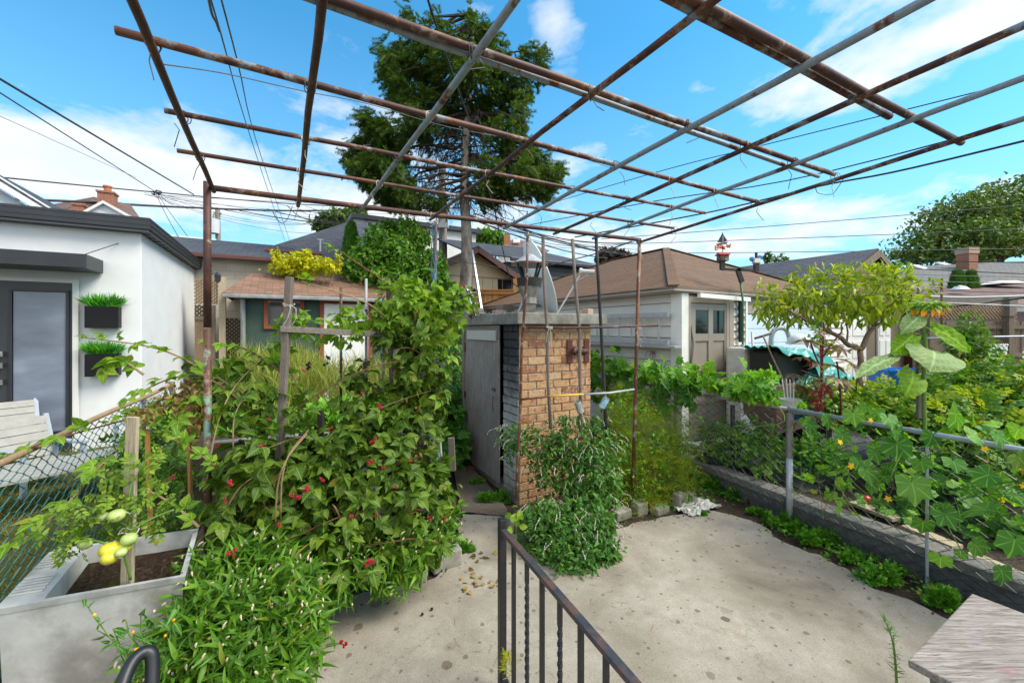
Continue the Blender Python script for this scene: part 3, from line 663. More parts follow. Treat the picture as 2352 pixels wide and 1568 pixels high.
# one sheet to the horizon
gm = MB(); ring = [(-700, -700), (700, -700), (700, 900), (-700, 900)]; inner = [(-9, -3), (12, -3), (12, 16), (-9, 16)]
for k in range(4):
    a, b = ring[k], ring[(k + 1) % 4]; c, d = inner[(k + 1) % 4], inner[k]
    gm.poly([(*a, .10), (*b, .10), (*c, .10), (*d, .10)])
far_g = build('ground', gm, M['gravel'], base=(0, 0, 0), kind='structure')
sheet('garden_soil', -9.02, 12.02, -3.02, 16.02, .08, 0, M['soil'], kind='structure')
sheet('lawn', -9, -1, -1, 10, .08, .012, M['lawn'], keep=lambda x, y: x < xleft(y) - .05, kind='structure')
sheet('gravel_yard', 0, 11, 4.5, 12, .1, .012, M['gravel'], keep=lambda x, y: (x > xfence(y) + .6) & ((x - 2.7) * .872 + (y - 6.5) * .489 > -1.2) & ((x - 2.7) * -.489 + (y - 6.5) * .872 > -2.0) & ((x - 2.7) * .872 + (y - 6.5) * .489 < 3.0), bumpy=.004, kind='structure')
edge = [(1749, 1205), (1799, 1246), (1881, 1275), (1944, 1306), (2006, 1350), (2089, 1377), (2163, 1416), (2352, 1530)]
back = [(1700, 1190), (1640, 1172), (1560, 1182), (1480, 1196), (1400, 1220), (1300, 1240), (1215, 1225), (1165, 1190), (1100, 1180), (1062, 1180), (1046, 1240), (1035, 1300)]
pts = [G(*e) for e in edge] + [V(2.9, .9, 0), V(2.9, -2.5, 0), V(-2.9, -2.5, 0), V(-2.9, 1.9, 0), V(-2.2, 2.75, 0), V(-.62, 3.35, 0)] + [G(*e) for e in back[::-1]]
rough = []
for k, p in enumerate(pts):             # broken, slightly wandering slab edge
    q = pts[(k + 1) % len(pts)]; m_ = max(1, int((q - p).length / .07)); nd = V(-(q - p).y, (q - p).x, 0).normalized()
    rough += [p.lerp(q, i / m_) + nd * (random.uniform(-.012, .012) + .015 * math.sin(i * 1.3 + k)) for i in range(m_)]
pts = rough; patio_edge = list(pts)
pm = MB(); pm.poly([(p.x, p.y, .006) for p in pts])
n = len(pts)
for k in range(n):
    a, b = pts[k], pts[(k + 1) % n]; pm.poly([(a.x, a.y, -.09), (b.x, b.y, -.09), (b.x, b.y, .006), (a.x, a.y, .006)])
build('patio', pm, M['concrete'], base=(0, 0, 0), kind='structure')
# trodden path beside the brick oven
pl = [(1062, 1178), (1050, 1130), (1040, 1085), (1028, 1052), (1066, 1052), (1095, 1095), (1130, 1130), (1165, 1172), (1165, 1188)]
pp = [G(x, y, 0) for x, y in pl]; cpt = sum(pp, V(0, 0, 0)) / len(pp); mp = MB()
for k in range(len(pp) - 1): mp.poly([(cpt.x, cpt.y, float(hgt(cpt.x, cpt.y)) + .045), (pp[k + 1].x, pp[k + 1].y, float(hgt(pp[k + 1].x, pp[k + 1].y)) + .035), (pp[k].x, pp[k].y, float(hgt(pp[k].x, pp[k].y)) + .035)])
mp.poly([(cpt.x, cpt.y, float(hgt(cpt.x, cpt.y)) + .045), (pp[0].x, pp[0].y, float(hgt(pp[0].x, pp[0].y)) + .035), (pp[-1].x, pp[-1].y, float(hgt(pp[-1].x, pp[-1].y)) + .035)])
build('path', mp, M['dirt_path'], base=(0, 0, 0), kind='structure')

# ================================================================ building helpers
def laps(mb, p0, d, L, z0, z1, step, nrm, proud=.034, gap=.010):
    """lapped siding from p0 along d"""
    z = z0
    while z < z1 - .01:
        zt = min(z + step, z1); a = p0 + nrm * proud; b = p0 + nrm * (proud - .028)
        A = Vector((a.x, a.y, z)); B = A + d * L; C = Vector((b.x, b.y, zt - gap)) + d * L; D = Vector((b.x, b.y, zt - gap))
        mb.poly([A, B, C, D]) if d.cross(UP).dot(nrm) > 0 else mb.poly([D, C, B, A])
        z = zt
def slab_face(mb, pts, th=.04):
    """roof plane with thickness below"""
    pts = [Vector(p) for p in pts]; n = (pts[1] - pts[0]).cross(pts[2] - pts[0]).normalized()
    if n.z < 0: pts = pts[::-1]
    low = [p - UP * th for p in pts]; mb.poly(pts); mb.poly(low[::-1])
    for k in range(len(pts)):
        a, b = k, (k + 1) % len(pts); mb.poly([low[a], low[b], pts[b], pts[a]])
def part(name, mb, mat, parent, **k): return build(name, mb, mat, parent, **k)

# ================================================================ white stucco studio (left)
C0 = P(325, 700, 6.2); C0.z = .2
st = thing('stucco_studio', 'white stucco garden studio with charcoal roof edge, canopy and dark glazed door', 'building', C0)
e_t = along(C0, LB, 447); zt = 3.50
w = MB(); w.box(C0, -LA * 4.2, LB * e_t, UP * (zt - .2)); part('wall', w, M['stucco'], st, bevel=.01)
r = MB(); o = C0 + V(0, 0, zt - .2) - LA * 4.4 - LB * .16
r.box(o, LA * 4.52, LB * (e_t + .35), V(0, 0, .03)); part('soffit', r, M['soffit'], st)
r = MB(); r.box(o + V(0, 0, .032) - LB * .02 - LA * .02, LA * 4.56, LB * (e_t + .39), V(0, 0, .18)); part('roof', r, M['fascia'], st, bevel=.008)
r = MB()
for k in range(2): r.box(o + V(0, 0, .10 + .075 * k) - LB * .025, LA * 4.545, LB * .006, V(0, 0, .006)); r.box(o + V(0, 0, .10 + .075 * k) + LA * 4.541, LA * .005, LB * (e_t + .35), V(0, 0, .012))
for k in range(int(e_t / .3)): r.box(o + LA * 4.40 + LB * (.2 + k * .3) - V(0, 0, .008), LA * .10, LB * .012, V(0, 0, .01))
part('trim_ribs', r, M['fascia'], st)
# door
tR = along(C0, LA, 170); t0 = -3.0; zd = 2.70
f = MB(); fp = C0 + LA * tR - LB * .02; fo = V(fp.x, fp.y, .30)
fl = fo - LA * 1.55
f.box(fl, LA * 1.55, -LB * .03, UP * (zd - .30)); frame = part('door', f, M['door_dark'], st)
g = MB(); gl = C0 + LA * along(C0, LA, 37) - LB * .055; gr_ = C0 + LA * along(C0, LA, 156) - LB * .055; zg1 = zat(673, 5.8); zg0 = .62
g.box(V(gl.x, gl.y, zg0), gr_ - gl, -LB * .012, UP * (zg1 - zg0)); part('door_glass', g, M['frosted'], frame)
g = MB(); d_ = (gr_ - gl).normalized(); L = (gr_ - gl).length
for (oo, aa, hh) in ((-.035, .03, zg1 - zg0), (L + .005, .03, zg1 - zg0)): q = gl + d_ * oo; g.box(V(q.x, q.y, zg0), d_ * aa, -LB * .03, UP * hh)
for zz in (zg0 - .035, zg1 + .005): q = gl - d_ * .035; g.box(V(q.x, q.y, zz), d_ * (L + .07), -LB * .03, UP * .03)
part('glazing_bead', g, M['fascia'], frame)
h = MB()
for zz in (zat(812, 5.5), zat(838, 5.5), zat(876, 5.5)): q = gl - d_ * .17; h.box(V(q.x, q.y, zz - .035) - LB * .03, d_ * .09, -LB * .03, UP * .07)
q = gl - d_ * .13; h.tube([V(q.x, q.y, zat(812, 5.5)) - LB * .10, V(q.x, q.y, zat(880, 5.5)) - LB * .10], .012); part('handle', h, M['steel'], frame)
tm_ = MB(); q = C0 + LA * tR - LB * .02; tm_.box(V(q.x, q.y, .3), LA * .06, -LB * .035, UP * (zd - .30)); tm_.box(V(q.x, q.y, zd) - LA * 1.6, LA * 1.66, -LB * .035, UP * .05); part('door_trim', tm_, M['stucco2'], st)
# canopy: hood on brackets
ca = MB(); ce = C0 + LA * along(C0, LA, 222) - LB * 0.02; zc = 3.02
co_ = C0 + LA * (-.42); ca.box(V(co_.x, co_.y, 2.86) - LA * 3.2 - LB * .62, LA * 3.2, LB * .60, UP * .19); part('door_canopy', ca, M['fascia'], st, bevel=.006)
cw = MB(); cw.tube([V(co_.x, co_.y, 3.06) - LB * .5 - LA * .05, V(co_.x, co_.y, 3.32) - LA * .02 + LA * .18 - LB * .01], .006); part('canopy_wire', cw, M['cable'], st)
# wall planters
for (y0, y1, lab) in ((704, 753, 'upper black wall box of artificial grass on the stucco studio'), (812, 863, 'lower black wall box of artificial grass on the stucco studio')):
    p = C0 + LA * along(C0, LA, 243); Yp = p.y - .1; zb = zat(y1, Yp); zz = zat(y0, Yp); p = p - LB * .02
    t = thing('wall_planter', lab, 'planter', V(p.x, p.y, zb), 'black planters on the studio wall'); wdt = .36
    b = MB(); o = V(p.x, p.y, zb) - LA * wdt / 2
    b.box(o - LB * .14, LA * wdt, LB * .14, UP * (zz - zb)); part('box', b, M['black_box'], t, bevel=.004)
    n = 420; u = rng.uniform(-.42, .42, n); v_ = rng.uniform(.1, .9, n)
    pos = np.array([list(V(p.x, p.y, zz) + LA * (a * wdt) - LB * (.14 * bb)) for a, bb in zip(u, v_)])
    d = unit(np.stack([LA.x * u * 1.5, LA.y * u * 1.5, np.ones(n)], 1) + rng.normal(size=(n, 3)) * .30)
    co, tri = scatter(NARROW, pos, d, rand_dirs(n), rng.uniform(.11, .22, n), .8); build_np('artificial_grass', co, tri, M['turf'], t)
# ================================================================ lap-sided garage with hip roof
GC = V(2.70, 6.5, .2); zE = 2.64
ga = thing('hip_garage', 'beige lap sided garage with brown red hip roof and taupe side door', 'garage', GC)
WL_, WD_ = 7.2, 5.5
w = MB(); w.box(GC + LA * .02 + LB * .02, LA * (WD_ - .04), LB * (WL_ - .04), UP * (zE - .2))
part('wall_core', w, M['trim_tan'], ga)  # taupe core seen through the lap gaps stands in for shadow lines
w = MB(); laps(w, GC, LB, WL_, .2, zE, .19, -LA); part('side_siding', w, M['siding_beige'], ga)
tD0, tD1, tS, tG1 = along(GC, LA, 1571), along(GC, LA, 1680), along(GC, LA, 1708), along(GC, LA, 1892)
w = MB(); laps(w, GC + LA * tD1, LA, tS - tD1, .2, zE, .13, -LB); part('front_siding', w, M['siding_beige'], ga); w = MB(); laps(w, GC + LA * tG1, LA, WD_ - tG1, .2, zE, .125, -LB); part('front_siding', w, M['siding_beige'], ga)
w = MB(); w.box(GC - LA * .05 - LB * .05, LA * .16, LB * .05, UP * (zE - .2)); part('corner_board', w, M['trim_white'], ga); w = MB(); w.box(GC - LA * .05, LA * .048, LB * .16, UP * (zE - .2)); part('corner_board', w, M['trim_white'], ga); w = MB(); w.box(GC + LA * (tS) - LB * .045, LA * .05, LB * .034, UP * (zE - .2)); part('corner_board', w, M['trim_white'], ga)
# door casing and recessed door
zdt = zat(697, 6.9); fr = MB(); dd = .10
fr.box(GC + LA * (tD0 + .02) - LB * .045, LA * dd, LB * .045, UP * (zdt + .1 - .2)); fr.box(GC + LA * (tD1 - .12) - LB * .045, LA * .12, LB * .045, UP * (zdt + .1 - .2))
fr.box(GC + LA * (tD0 + .02 + dd) - LB * .043 + UP * (zdt - .2), LA * (tD1 - tD0 - .24), LB * .043, UP * .10)
part('door_casing', fr, M['trim_tan'], ga)
dr = MB(); dl, dw = tD0 + .02 + dd, (tD1 - tD0 - .24)
dr.box(GC + LA * dl - LB * .012, LA * dw, LB * .01, UP * (zdt - .22)); dm = part('door', dr, M['door_tan'], ga)
dp = MB()                                    # stiles, rails and muntins standing proud
def dbox(a0, a1, z0, z1, pr=.02): dp.box(GC + LA * (dl + dw * a0) - LB * (.012 + pr) + UP * (z0 - .2), LA * (dw * (a1 - a0)), LB * pr, UP * (z1 - z0))
H = zdt - .2
for a0, a1 in ((0, .12), (.45, .57), (.88, 1)): dbox(a0, a1, .22, .2 + H - .01)
for z0, z1 in ((.22, .40), (.82, .90), (1.36, 1.46), (1.85, 1.97), (2.36, .2 + H - .01)):
    for a0, a1 in ((.12, .45), (.57, .88)): dbox(a0, a1, z0, z1, .018)
part('door_panels', dp, M['door_tan'], dm)
gp = MB()
for a0, a1 in ((.135, .435), (.585, .865)): gp.box(GC + LA * (dl + dw * a0) - LB * .018 + UP * (1.975 - .2), LA * (dw * (a1 - a0)), LB * .005, UP * .38)
part('window_pane', gp, M['glass'], dm)
rv = MB(); rv.box(GC + LA * (tD1 - .2) - LB * .040, LA * .078, LB * .028, UP * (zdt - .2)); rv.box(GC + LA * dl - LB * .12 - UP * .01, LA * (dw), LB * .075, UP * .06); part('door_jamb', rv, M['trim_tan'], ga)
sp = MB(); sp.box(GC + LA * (tD0) - LB * .32 - UP * .0, LA * (tD1 - tD0 + .05), LB * .26, UP * .05); part('door_step', sp, M['trim_white'], ga)
# big pale blue door of wide boards
bd = MB(); z = .2
while z < 2.30: bd.box(GC + LA * (tS + .06) - LB * .028 + UP * (z - .2), LA * (tG1 - tS - .07), LB * .026, UP * .258); z += .265
part('overhead_door', bd, M['siding_blue'], ga, bevel=.006)
hd = MB(); hd.box(GC + LA * (tS + .055) - LB * .040 + UP * (2.325 - .2), LA * (tG1 - tS - .06), LB * .038, UP * .14); part('door_header', hd, M['trim_tan'], ga)
# roof
ro = MB(); e0 = GC - LA * .30 - LB * .10 + UP * (zE - .2); e1 = e0 + LA * (WD_ + .55); e2 = e1 + LB * (WL_ + .3); e3 = e0 + LB * (WL_ + .3)
hw = (WD_ + .55) / 2; r0 = e0 + LA * hw + LB * (hw - .35) + UP * 1.32; r1 = e3 + LA * hw - LB * hw + UP * 1.32; dz = UP * .07
slab_face(ro, [e0 + dz, e1 + dz, r0 + dz]); slab_face(ro, [e1 + dz, e2 + dz, r1 + dz, r0 + dz]); slab_face(ro, [e2 + dz, e3 + dz, r1 + dz]); slab_face(ro, [e3 + dz, e0 + dz, r0 + dz, r1 + dz])
rf = part('roof', ro, M['shingle_red'], ga)
hp = MB()
for a, b in ((e0, r0), (e1, r0), (r0, r1), (e3, r1)): hp.beam(a + dz + UP * .01, b + dz + UP * .01, .16, .018)
part('hip_cap', hp, M['shingle_red'], rf)
fs = MB(); th = .03
fs.box(e0, LA * (WD_ + .55), LB * th, UP * .065); fs.box(e0 + LB * th, LA * th, LB * (WL_ + .26), UP * .065)
fs.box(e0 + LB * .03 + LA * .03 - UP * .022, LA * (WD_ + .5), LB * .10, UP * .02); fs.box(e0 + LB * .13 + LA * .03 - UP * .022, LA * .27, LB * WL_, UP * .02)
part('fascia', fs, M['trim_tan'], ga)
wb = MB(); a = GC + LA * along(GC, LA, 1588) - LB * .14 + UP * (zE - .2 - .055); wb.beam(a, a + LA * 1.36 - UP * .02, .06, .07); part('eave_board', wb, M['trim_white'], ga)
# ladder hung on the side wall
lad = thing('hung_ladder', 'grey aluminium ladder hung sideways on the beige garage wall', 'ladder', GC - LA * .12 + LB * .9 + UP * 1.3)
q0 = GC - LA * .17; tl0, tl1 = along(q0, LB, 1530), along(q0, LB, 1262)
for zz in (2.28, 1.83):
    l = MB(); l.beam(q0 + LB * (tl0 - .05) + UP * (zz - .2), q0 + LB * tl1 + UP * (zz - .2 + .02), .05, .07); part('rail', l, M['alu_grey'], lad)
for k in range(11):
    l = MB(); tt = tl0 + .15 + k * .30
    if tt > tl1: break
    l.tube([q0 + LB * tt + UP * (1.86 - .2), q0 + LB * tt + UP * (2.25 - .2)], .018, 8); part('rung', l, M['alu_grey'], lad)
# flat bracket boards under and over the ladder
sh = MB(); sh.beam(q0 - LA * .02 + LB * (tl0 - .25) + UP * (1.77 - .2), q0 - LA * .02 + LB * tl1 + UP * (1.77 - .2), .16, .025); build('wall_shelf', sh, M['alu_grey'], label='narrow white shelf board fixed under the hung ladder', cat='shelf')
# garden hook tool hanging on the wall
tl = thing('hanging_cultivator', 'rusty garden claw hanging on the beige garage siding', 'garden tool', GC - LA * .06 + LB * .85 + UP * 1.0)
qx = GC - LA * .06 + LB * along(GC, LB, 1505); a = MB(); a.tube([V(qx.x, qx.y, 1.62), V(qx.x, qx.y, 1.0)], .012); part('handle', a, M['trim_tan'], tl)
a = MB()
for s in (-1, 0, 1): a.tube([V(qx.x, qx.y, 1.60), V(qx.x, qx.y, 1.68) + LB * .05 * s, V(qx.x, qx.y, 1.66) + LB * .09 * s - LA * .05, V(qx.x, qx.y, 1.58) + LB * .10 * s - LA * .06], .006, 6)
part('tines', a, M['cane_red'], tl)
# black bar on the front wall
bb = MB(); xb = GC + LA * along(GC, LA, 1689) - LB * .05; bb.box(V(xb.x, xb.y, zat(786, 7.1)), LA * .075, -LB * .03, UP * (108 / 936 * 7.1)); build('black_bar', bb, M['black_box'], bevel=.003, label='long black metal bar mounted upright beside the taupe garage door', cat='metal bar')
cb = MB(); xc = GC + LA * along(GC, LA, 1579) - LB * .07
for k in range(3): cb.tube([V(xc.x, xc.y, 2.1 - .02 * k), V(xc.x + .02 * k, xc.y, 1.8), V(xc.x - .02, xc.y, 1.5 - .1 * k), V(xc.x + .015, xc.y, 1.15 + .1 * k)], .006, 5)
build('hanging_wire_coil', cb, M['cable_grey'], label='bundle of twine hanging on the taupe garage door casing', cat='twine')
# ================================================================ second garage, dark shingles, raw gable
G2 = V(8.87, 9.87, 0); hw2 = 2.35; zR = 4.0; zE2 = 2.95
g2 = thing('gable_garage', 'garage with slate dark roof and raw wood gable behind the peach tree', 'garage', V(G2.x, G2.y, .2))
w = MB(); bL = V(G2.x, G2.y, .2) - LA * hw2 + LB * .2; w.box(bL, LA * hw2 * 2, LB * 6, UP * (zE2 - .2)); part('wall', w, M['fence_old'], g2)
w = MB(); a = bL + UP * (zE2 - .2) - LB * .01; w.poly([a, a + LA * 2 * hw2, a + LA * hw2 + UP * (zR - zE2 - .08)]); part('gable', w, M['gable_brown'], g2)
w = MB(); pk = V(G2.x, G2.y, zR)
for s in (-1, 1): slab_face(w, [pk, pk + LB * 6.5, pk + LB * 6.5 + LA * s * (hw2 + .25) - UP * (zR - zE2 + .1), pk + LA * s * (hw2 + .25) - UP * (zR - zE2 + .1)], .05)
part('roof', w, M['shingle_dark'], g2)
w = MB()
for s in (-1, 1): w.beam(pk - LB * .03 - UP * .13, pk - LB * .03 + LA * s * (hw2 + .25) - UP * (zR - zE2 + .23), .04, .15)
part('bargeboard', w, M['fence_old'], g2)
def on2(x): return along(bL, LA, x)
for (x0, x1, z0, z1, m, nm) in ((1912, 1984, .2, 2.35, 'trim_white', 'door'), (2012, 2040, .2, 2.35, 'trim_white', 'door')):
    w = MB(); a, b = on2(x0), on2(x1); w.box(bL + LA * a - LB * .05, LA * (b - a), LB * .045, UP * (z1 - z0)); dpt = part(nm, w, M[m], g2, bevel=.004)
    w = MB(); c = (b - a) / 2
    for k in range(4):
        for j in range(2): w.box(bL + LA * (a + .06 + j * c) - LB * .062 + UP * (.12 + .52 * k), LA * (c - .12), LB * .011, UP * .40)
    part('door_panel', w, M[m], dpt, bevel=.004)
w = MB(); a = on2(1896); b = on2(1910); laps(w, bL + LA * a, LA, b - a, .2, zE2, .15, -LB); part('siding', w, M['trim_white'], g2)
# ================================================================ green shed
S0 = P(555, 677, 8.9); S0.z = .3; zS = zat(679, 8.9); LS = along(S0, LA, 1040)
# depth 8.9 at its left end so that the level eave runs parallel to the lot lines
gs = thing('green_shed', 'dark green garden shed with mottled brown shingle roof and rust trimmed window', 'shed', S0)
w = MB(); w.box(S0 + LB * .03, LA * LS, LB * 2.2, UP * (zS - .3)); part('wall', w, M['shed_green'], gs)
w = MB(); a = V(S0.x, S0.y, zS + .04) - LA * .33 - LB * .25; bk = a + LA * .45 + LB * 1.55 + UP * .62
slab_face(w, [a, a + LA * (LS + .6), bk + LA * (LS - .3), bk], .05); slab_face(w, [a, bk, bk + LB * 1.2 - UP * .5, a + LB * 2.8 ], .05); part('roof', w, M['shingle_shed'], gs)
w = MB(); w.box(a - LB * .085 - UP * .11, LA * (LS + .6), LB * .075, UP * .09); part('gutter', w, M['gutter_zinc'], gs, bevel=.02)
w = MB(); q = S0 + LA * .03 - LB * .05; w.tube([V(q.x, q.y, zS - .08), V(q.x, q.y, .3)], .05, 10); part('downpipe', w, M['gutter_zinc'], gs)
def shed_x(x): return along(S0, LA, x)
a0, a1 = shed_x(612), shed_x(692); zw1, zw0 = zat(690, 9.1), zat(748, 9.1)
w = MB(); o = V(S0.x, S0.y, 0) - LB * .0
w.box(o + LA * a0 + UP * zw0, LA * (a1 - a0), LB * .025, UP * (zw1 - zw0)); wn = part('window', w, M['glass'], gs)
w = MB()
for t_ in (a0 - .05, (a0 + a1) / 2 - .04, a1 - .02): w.box(o + LA * t_ + UP * (zw0 - .07) - LB * .03, LA * .08, LB * .05, UP * (zw1 - zw0 + .14))
w.box(o + LA * a0 + UP * (zw0 - .07) - LB * .028, LA * (a1 - a0), LB * .05, UP * .07); w.box(o + LA * a0 + UP * zw1 - LB * .028, LA * (a1 - a0), LB * .05, UP * .07); part('window_frame', w, M['trim_rust'], wn)
b0, b1 = shed_x(744), shed_x(846); w = MB(); zd1 = zat(696, 9.5)
w.box(o + LA * b0 + UP * .3 - LB * .01, LA * (b1 - b0), LB * .035, UP * (zd1 - .3)); dq = part('door', w, M['white_paint'], gs)
w = MB(); w.box(o + LA * (b0 - .09) + UP * .3 - LB * .03, LA * .09, LB * .055, UP * (zd1 - .3 + .09)); w.box(o + LA * b1 + UP * .3 - LB * .03, LA * .09, LB * .055, UP * (zd1 - .3 + .09)); w.box(o + LA * b0 + UP * zd1 - LB * .03, LA * (b1 - b0), LB * .055, UP * .09); part('door_frame', w, M['trim_rust'], dq)
c0, c1 = shed_x(880), shed_x(938); w = MB(); w.box(o + LA * c0 + UP * zw0, LA * (c1 - c0), LB * .025, UP * (zw1 - zw0)); wn = part('window', w, M['glass'], gs)
w = MB(); w.box(o + LA * c1 + UP * (zw0 - .07) - LB * .03, LA * .08, LB * .05, UP * (zw1 - zw0 + .14)); w.box(o + LA * (c0 - .08) + UP * (zw0 - .07) - LB * .03, LA * .08, LB * .05, UP * (zw1 - zw0 + .14)); part('window_frame', w, M['trim_rust'], wn)
# ================================================================ beige block building with hipped dark roof
B0 = P(445, 584, 9.7); zB = zat(584, 9.7); LBk = along(B0, LA, 830)
bl = thing('block_garage', 'beige block walled garage with charcoal hip roof and oxide red gutter', 'building', V(B0.x, B0.y, .3))
w = MB(); w.box(V(B0.x, B0.y, .3) + LB * .25 - LA * 3, LA * (LBk + 3), LB * 5, UP * (zB - .3)); part('wall', w, M['block'], bl)
w = MB(); o = V(B0.x, B0.y, zB + .06) - LA * 3.2; LL = LBk + 3.2; pk1 = o + LA * (LL - 2.0) + LB * 2.7 + UP * .80; pk0 = o + LA * 1.5 + LB * 2.7 + UP * .80
slab_face(w, [o, o + LA * LL, pk1, pk0], .05); slab_face(w, [o + LA * LL, o + LA * LL + LB * 5.4, pk1], .05); slab_face(w, [o, pk0, o + LB * 5.4], .05); slab_face(w, [o + LB * 5.4, pk0, pk1, o + LA * LL + LB * 5.4], .05); rr_ = part('roof', w, M['shingle_dark'], bl)
w = MB(); w.box(o - LB * .10 - UP * .12, LA * LL, LB * .09, UP * .10); part('gutter', w, M['gutter_red'], bl, bevel=.015)
w = MB(); kq = along(B0, LA, 640); w.beam(V(B0.x, B0.y, zB) + LA * (kq - .35) + LB * 1.0 + UP * .42, V(B0.x, B0.y, zB) + LA * (kq + 1.1) + LB * .9 + UP * .40, .14, .04); part('roof_plank', w, M['trim_rust'], rr_)
# larger hipped house behind it
H1 = thing('hipped_house', 'house with big charcoal hip roof rising behind the beige block garage', 'house', P(760, 700, 15))
pk = P(812, 506, 17.5); a = P(635, 566, 14.6); b = P(905, 640, 14.2); c = P(812, 508, 17.5); e = P(1010, 600, 17)
w = MB(); bl_ = P(560, 585, 15.5)
slab_face(w, [bl_, P(800, 622, 13.6), pk], .05); slab_face(w, [P(800, 622, 13.6), P(1000, 622, 16), P(900, 520, 20), pk], .05); slab_face(w, [bl_, pk, P(900, 520, 20), P(640, 560, 21)], .05)
part('roof', w, M['shingle_dark'], H1)
w = MB(); q = P(800, 622, 13.8); w.box(V(q.x, q.y, .3) + LB * .3 - LA * 4.4, LA * 7.0, LB * 4.8, UP * (q.z - .5)); part('wall', w, M['block'], H1)
w = MB(); q = P(1, 1, 1); q = P(736, 578, 14.4); w.tube([q, q + UP * .45], .035); w.beam(q + UP * .42 - LA * .1, q + UP * .42 + LA * .1, .06, .05); part('vent_pipe', w, M['steel'], H1)
# tall white house
H2 = thing('white_tall_house', 'tall white rendered house with thin black roof edge behind the bushy shrub', 'house', P(880, 720, 19))
w = MB(); q = P(813, 502, 19); w.box(V(q.x, q.y, .3), LA * 6.2, LB * 4.5, UP * (q.z - .3)); part('wall', w, M['stucco2'], H2)
w = MB(); w.box(V(q.x, q.y, q.z) - LA * .15 - LB * .25, LA * 6.6, LB * 4.8, UP * .2); part('roof', w, M['fascia'], H2)
w = MB(); w.tube([V(q.x, q.y, .3) + LA * .55 - LB * .06, V(q.x, q.y, q.z - .05) + LA * .55 - LB * .06], .06, 8); part('downpipe', w, M['gutter_zinc'], H2)
# cream gabled house and dark sided house
K0 = P(1098, 564, 14); H3 = thing('cream_house', 'cream panelled gable house with dark brown bargeboards behind the cedar fence', 'house', V(K0.x, K0.y, .3))
hw3, rise = 1.75, 1.02
w = MB(); o = V(K0.x, K0.y, .3) - LA * (hw3) + LB * .5; zt3 = K0.z - rise
w.box(o, LA * (hw3 + 1.02), LB * 5, UP * (zt3 - .3)); w.poly([o + UP * (zt3 - .3) - LB * .002, o + UP * (zt3 - .3) + LA * 2 * hw3 - LB * .002, o + UP * (K0.z - .38) + LA * hw3 - LB * .002]); part('wall', w, M['siding_cream'], H3)
w = MB()
for k in range(9): w.box(o + LA * (.15 + k * .4) - LB * .006, LA * .02, LB * .007, UP * (zt3 - .3))
w.box(o + UP * (zt3 - .32) - LB * .02, LA * (hw3 * 2), LB * .02, UP * .05); part('batten', w, M['trim_tan'], H3)
w = MB(); pk = V(K0.x, K0.y, K0.z)
for s in (-1, 1): slab_face(w, [pk, pk + LB * 5.5, pk + LB * 5.5 + LA * s * (hw3 + .2) - UP * (rise + .05), pk + LA * s * (hw3 + .2) - UP * (rise + .05)], .05)
part('roof', w, M['shingle_dark'], H3)
w = MB()
for s in (-1, 1): w.beam(pk - LB * .03 - UP * .13, pk - LB * .03 + LA * s * (hw3 + .2) - UP * (rise + .18), .05, .19)
part('bargeboard', w, M['gutter_red'], H3)
Q0 = P(1171, 592, 15.2); H4 = thing('dark_sided_house', 'long house with dark grey lap siding and charcoal roof behind the satellite dish', 'house', V(Q0.x, Q0.y, .3))
LQ = along(Q0, LA, 1372); w = MB(); w.box(V(Q0.x, Q0.y, .3) + LB * .28, LA * LQ, LB * 4, UP * (Q0.z - .4)); part('wall', w, M['siding_dark'], H4)
w = MB(); laps(w, V(Q0.x, Q0.y, .3) + LB * .26, LA, LQ, 1.5, Q0.z - .1, .17, -LB, .02); part('siding', w, M['siding_dark'], H4)
w = MB(); o = Q0 + UP * .05; rdg = LB * 2.6 + UP * .98
slab_face(w, [o - LA * 1.6, o + LA * (LQ + .3), o + LA * (LQ - 1.9) + rdg, o - LA * 2.0 + rdg], .05); slab_face(w, [o + LA * (LQ + .3), o + LA * (LQ + .3) + LB * 5, o + LA * (LQ - 1.9) + rdg], .05); part('roof', w, M['shingle_grey'] if 0 else M['shingle_dark'], H4)
w = MB(); w.box(o - LB * .10 - UP * .16, LA * (LQ + .3), LB * .10, UP * .14); part('gutter', w, M['fascia'], H4, bevel=.02)
# far brown roof with skylight
H5 = thing('brown_roof_house', 'distant house with brown pyramid roof, small skylight and buff chimney', 'house', P(1190, 700, 24))
w = MB(); pk = P(1184, 546, 26)
cs = [P(1135, 575, 23.5), P(1252, 580, 23.5), P(1262, 575, 29), P(1140, 572, 29)]
for k in range(4): slab_face(w, [cs[k], cs[(k + 1) % 4], pk], .05)
part('roof', w, M['shingle_far'], H5)
w = MB(); q = cs[0]; w.box(V(q.x + .2, q.y + .2, .3), V(2.6, 0, 0), V(0, 4.5, 0), UP * (q.z - .4)); part('wall', w, M['stucco2'], H5)
w = MB(); q = P(1187, 556, 24.7); w.cbox(q + UP * .05, V(.4, 0, 0), V(0, .3, .25), V(0, -.05, .08)); part('skylight', w, M['white_paint'], H5)
w = MB(); q = P(1164, 566, 24.9); w.box(q - V(.15, .15, .3), V(.35, 0, 0), V(0, .35, 0), UP * 1.0); part('chimney', w, M['chim_buff'], H5)
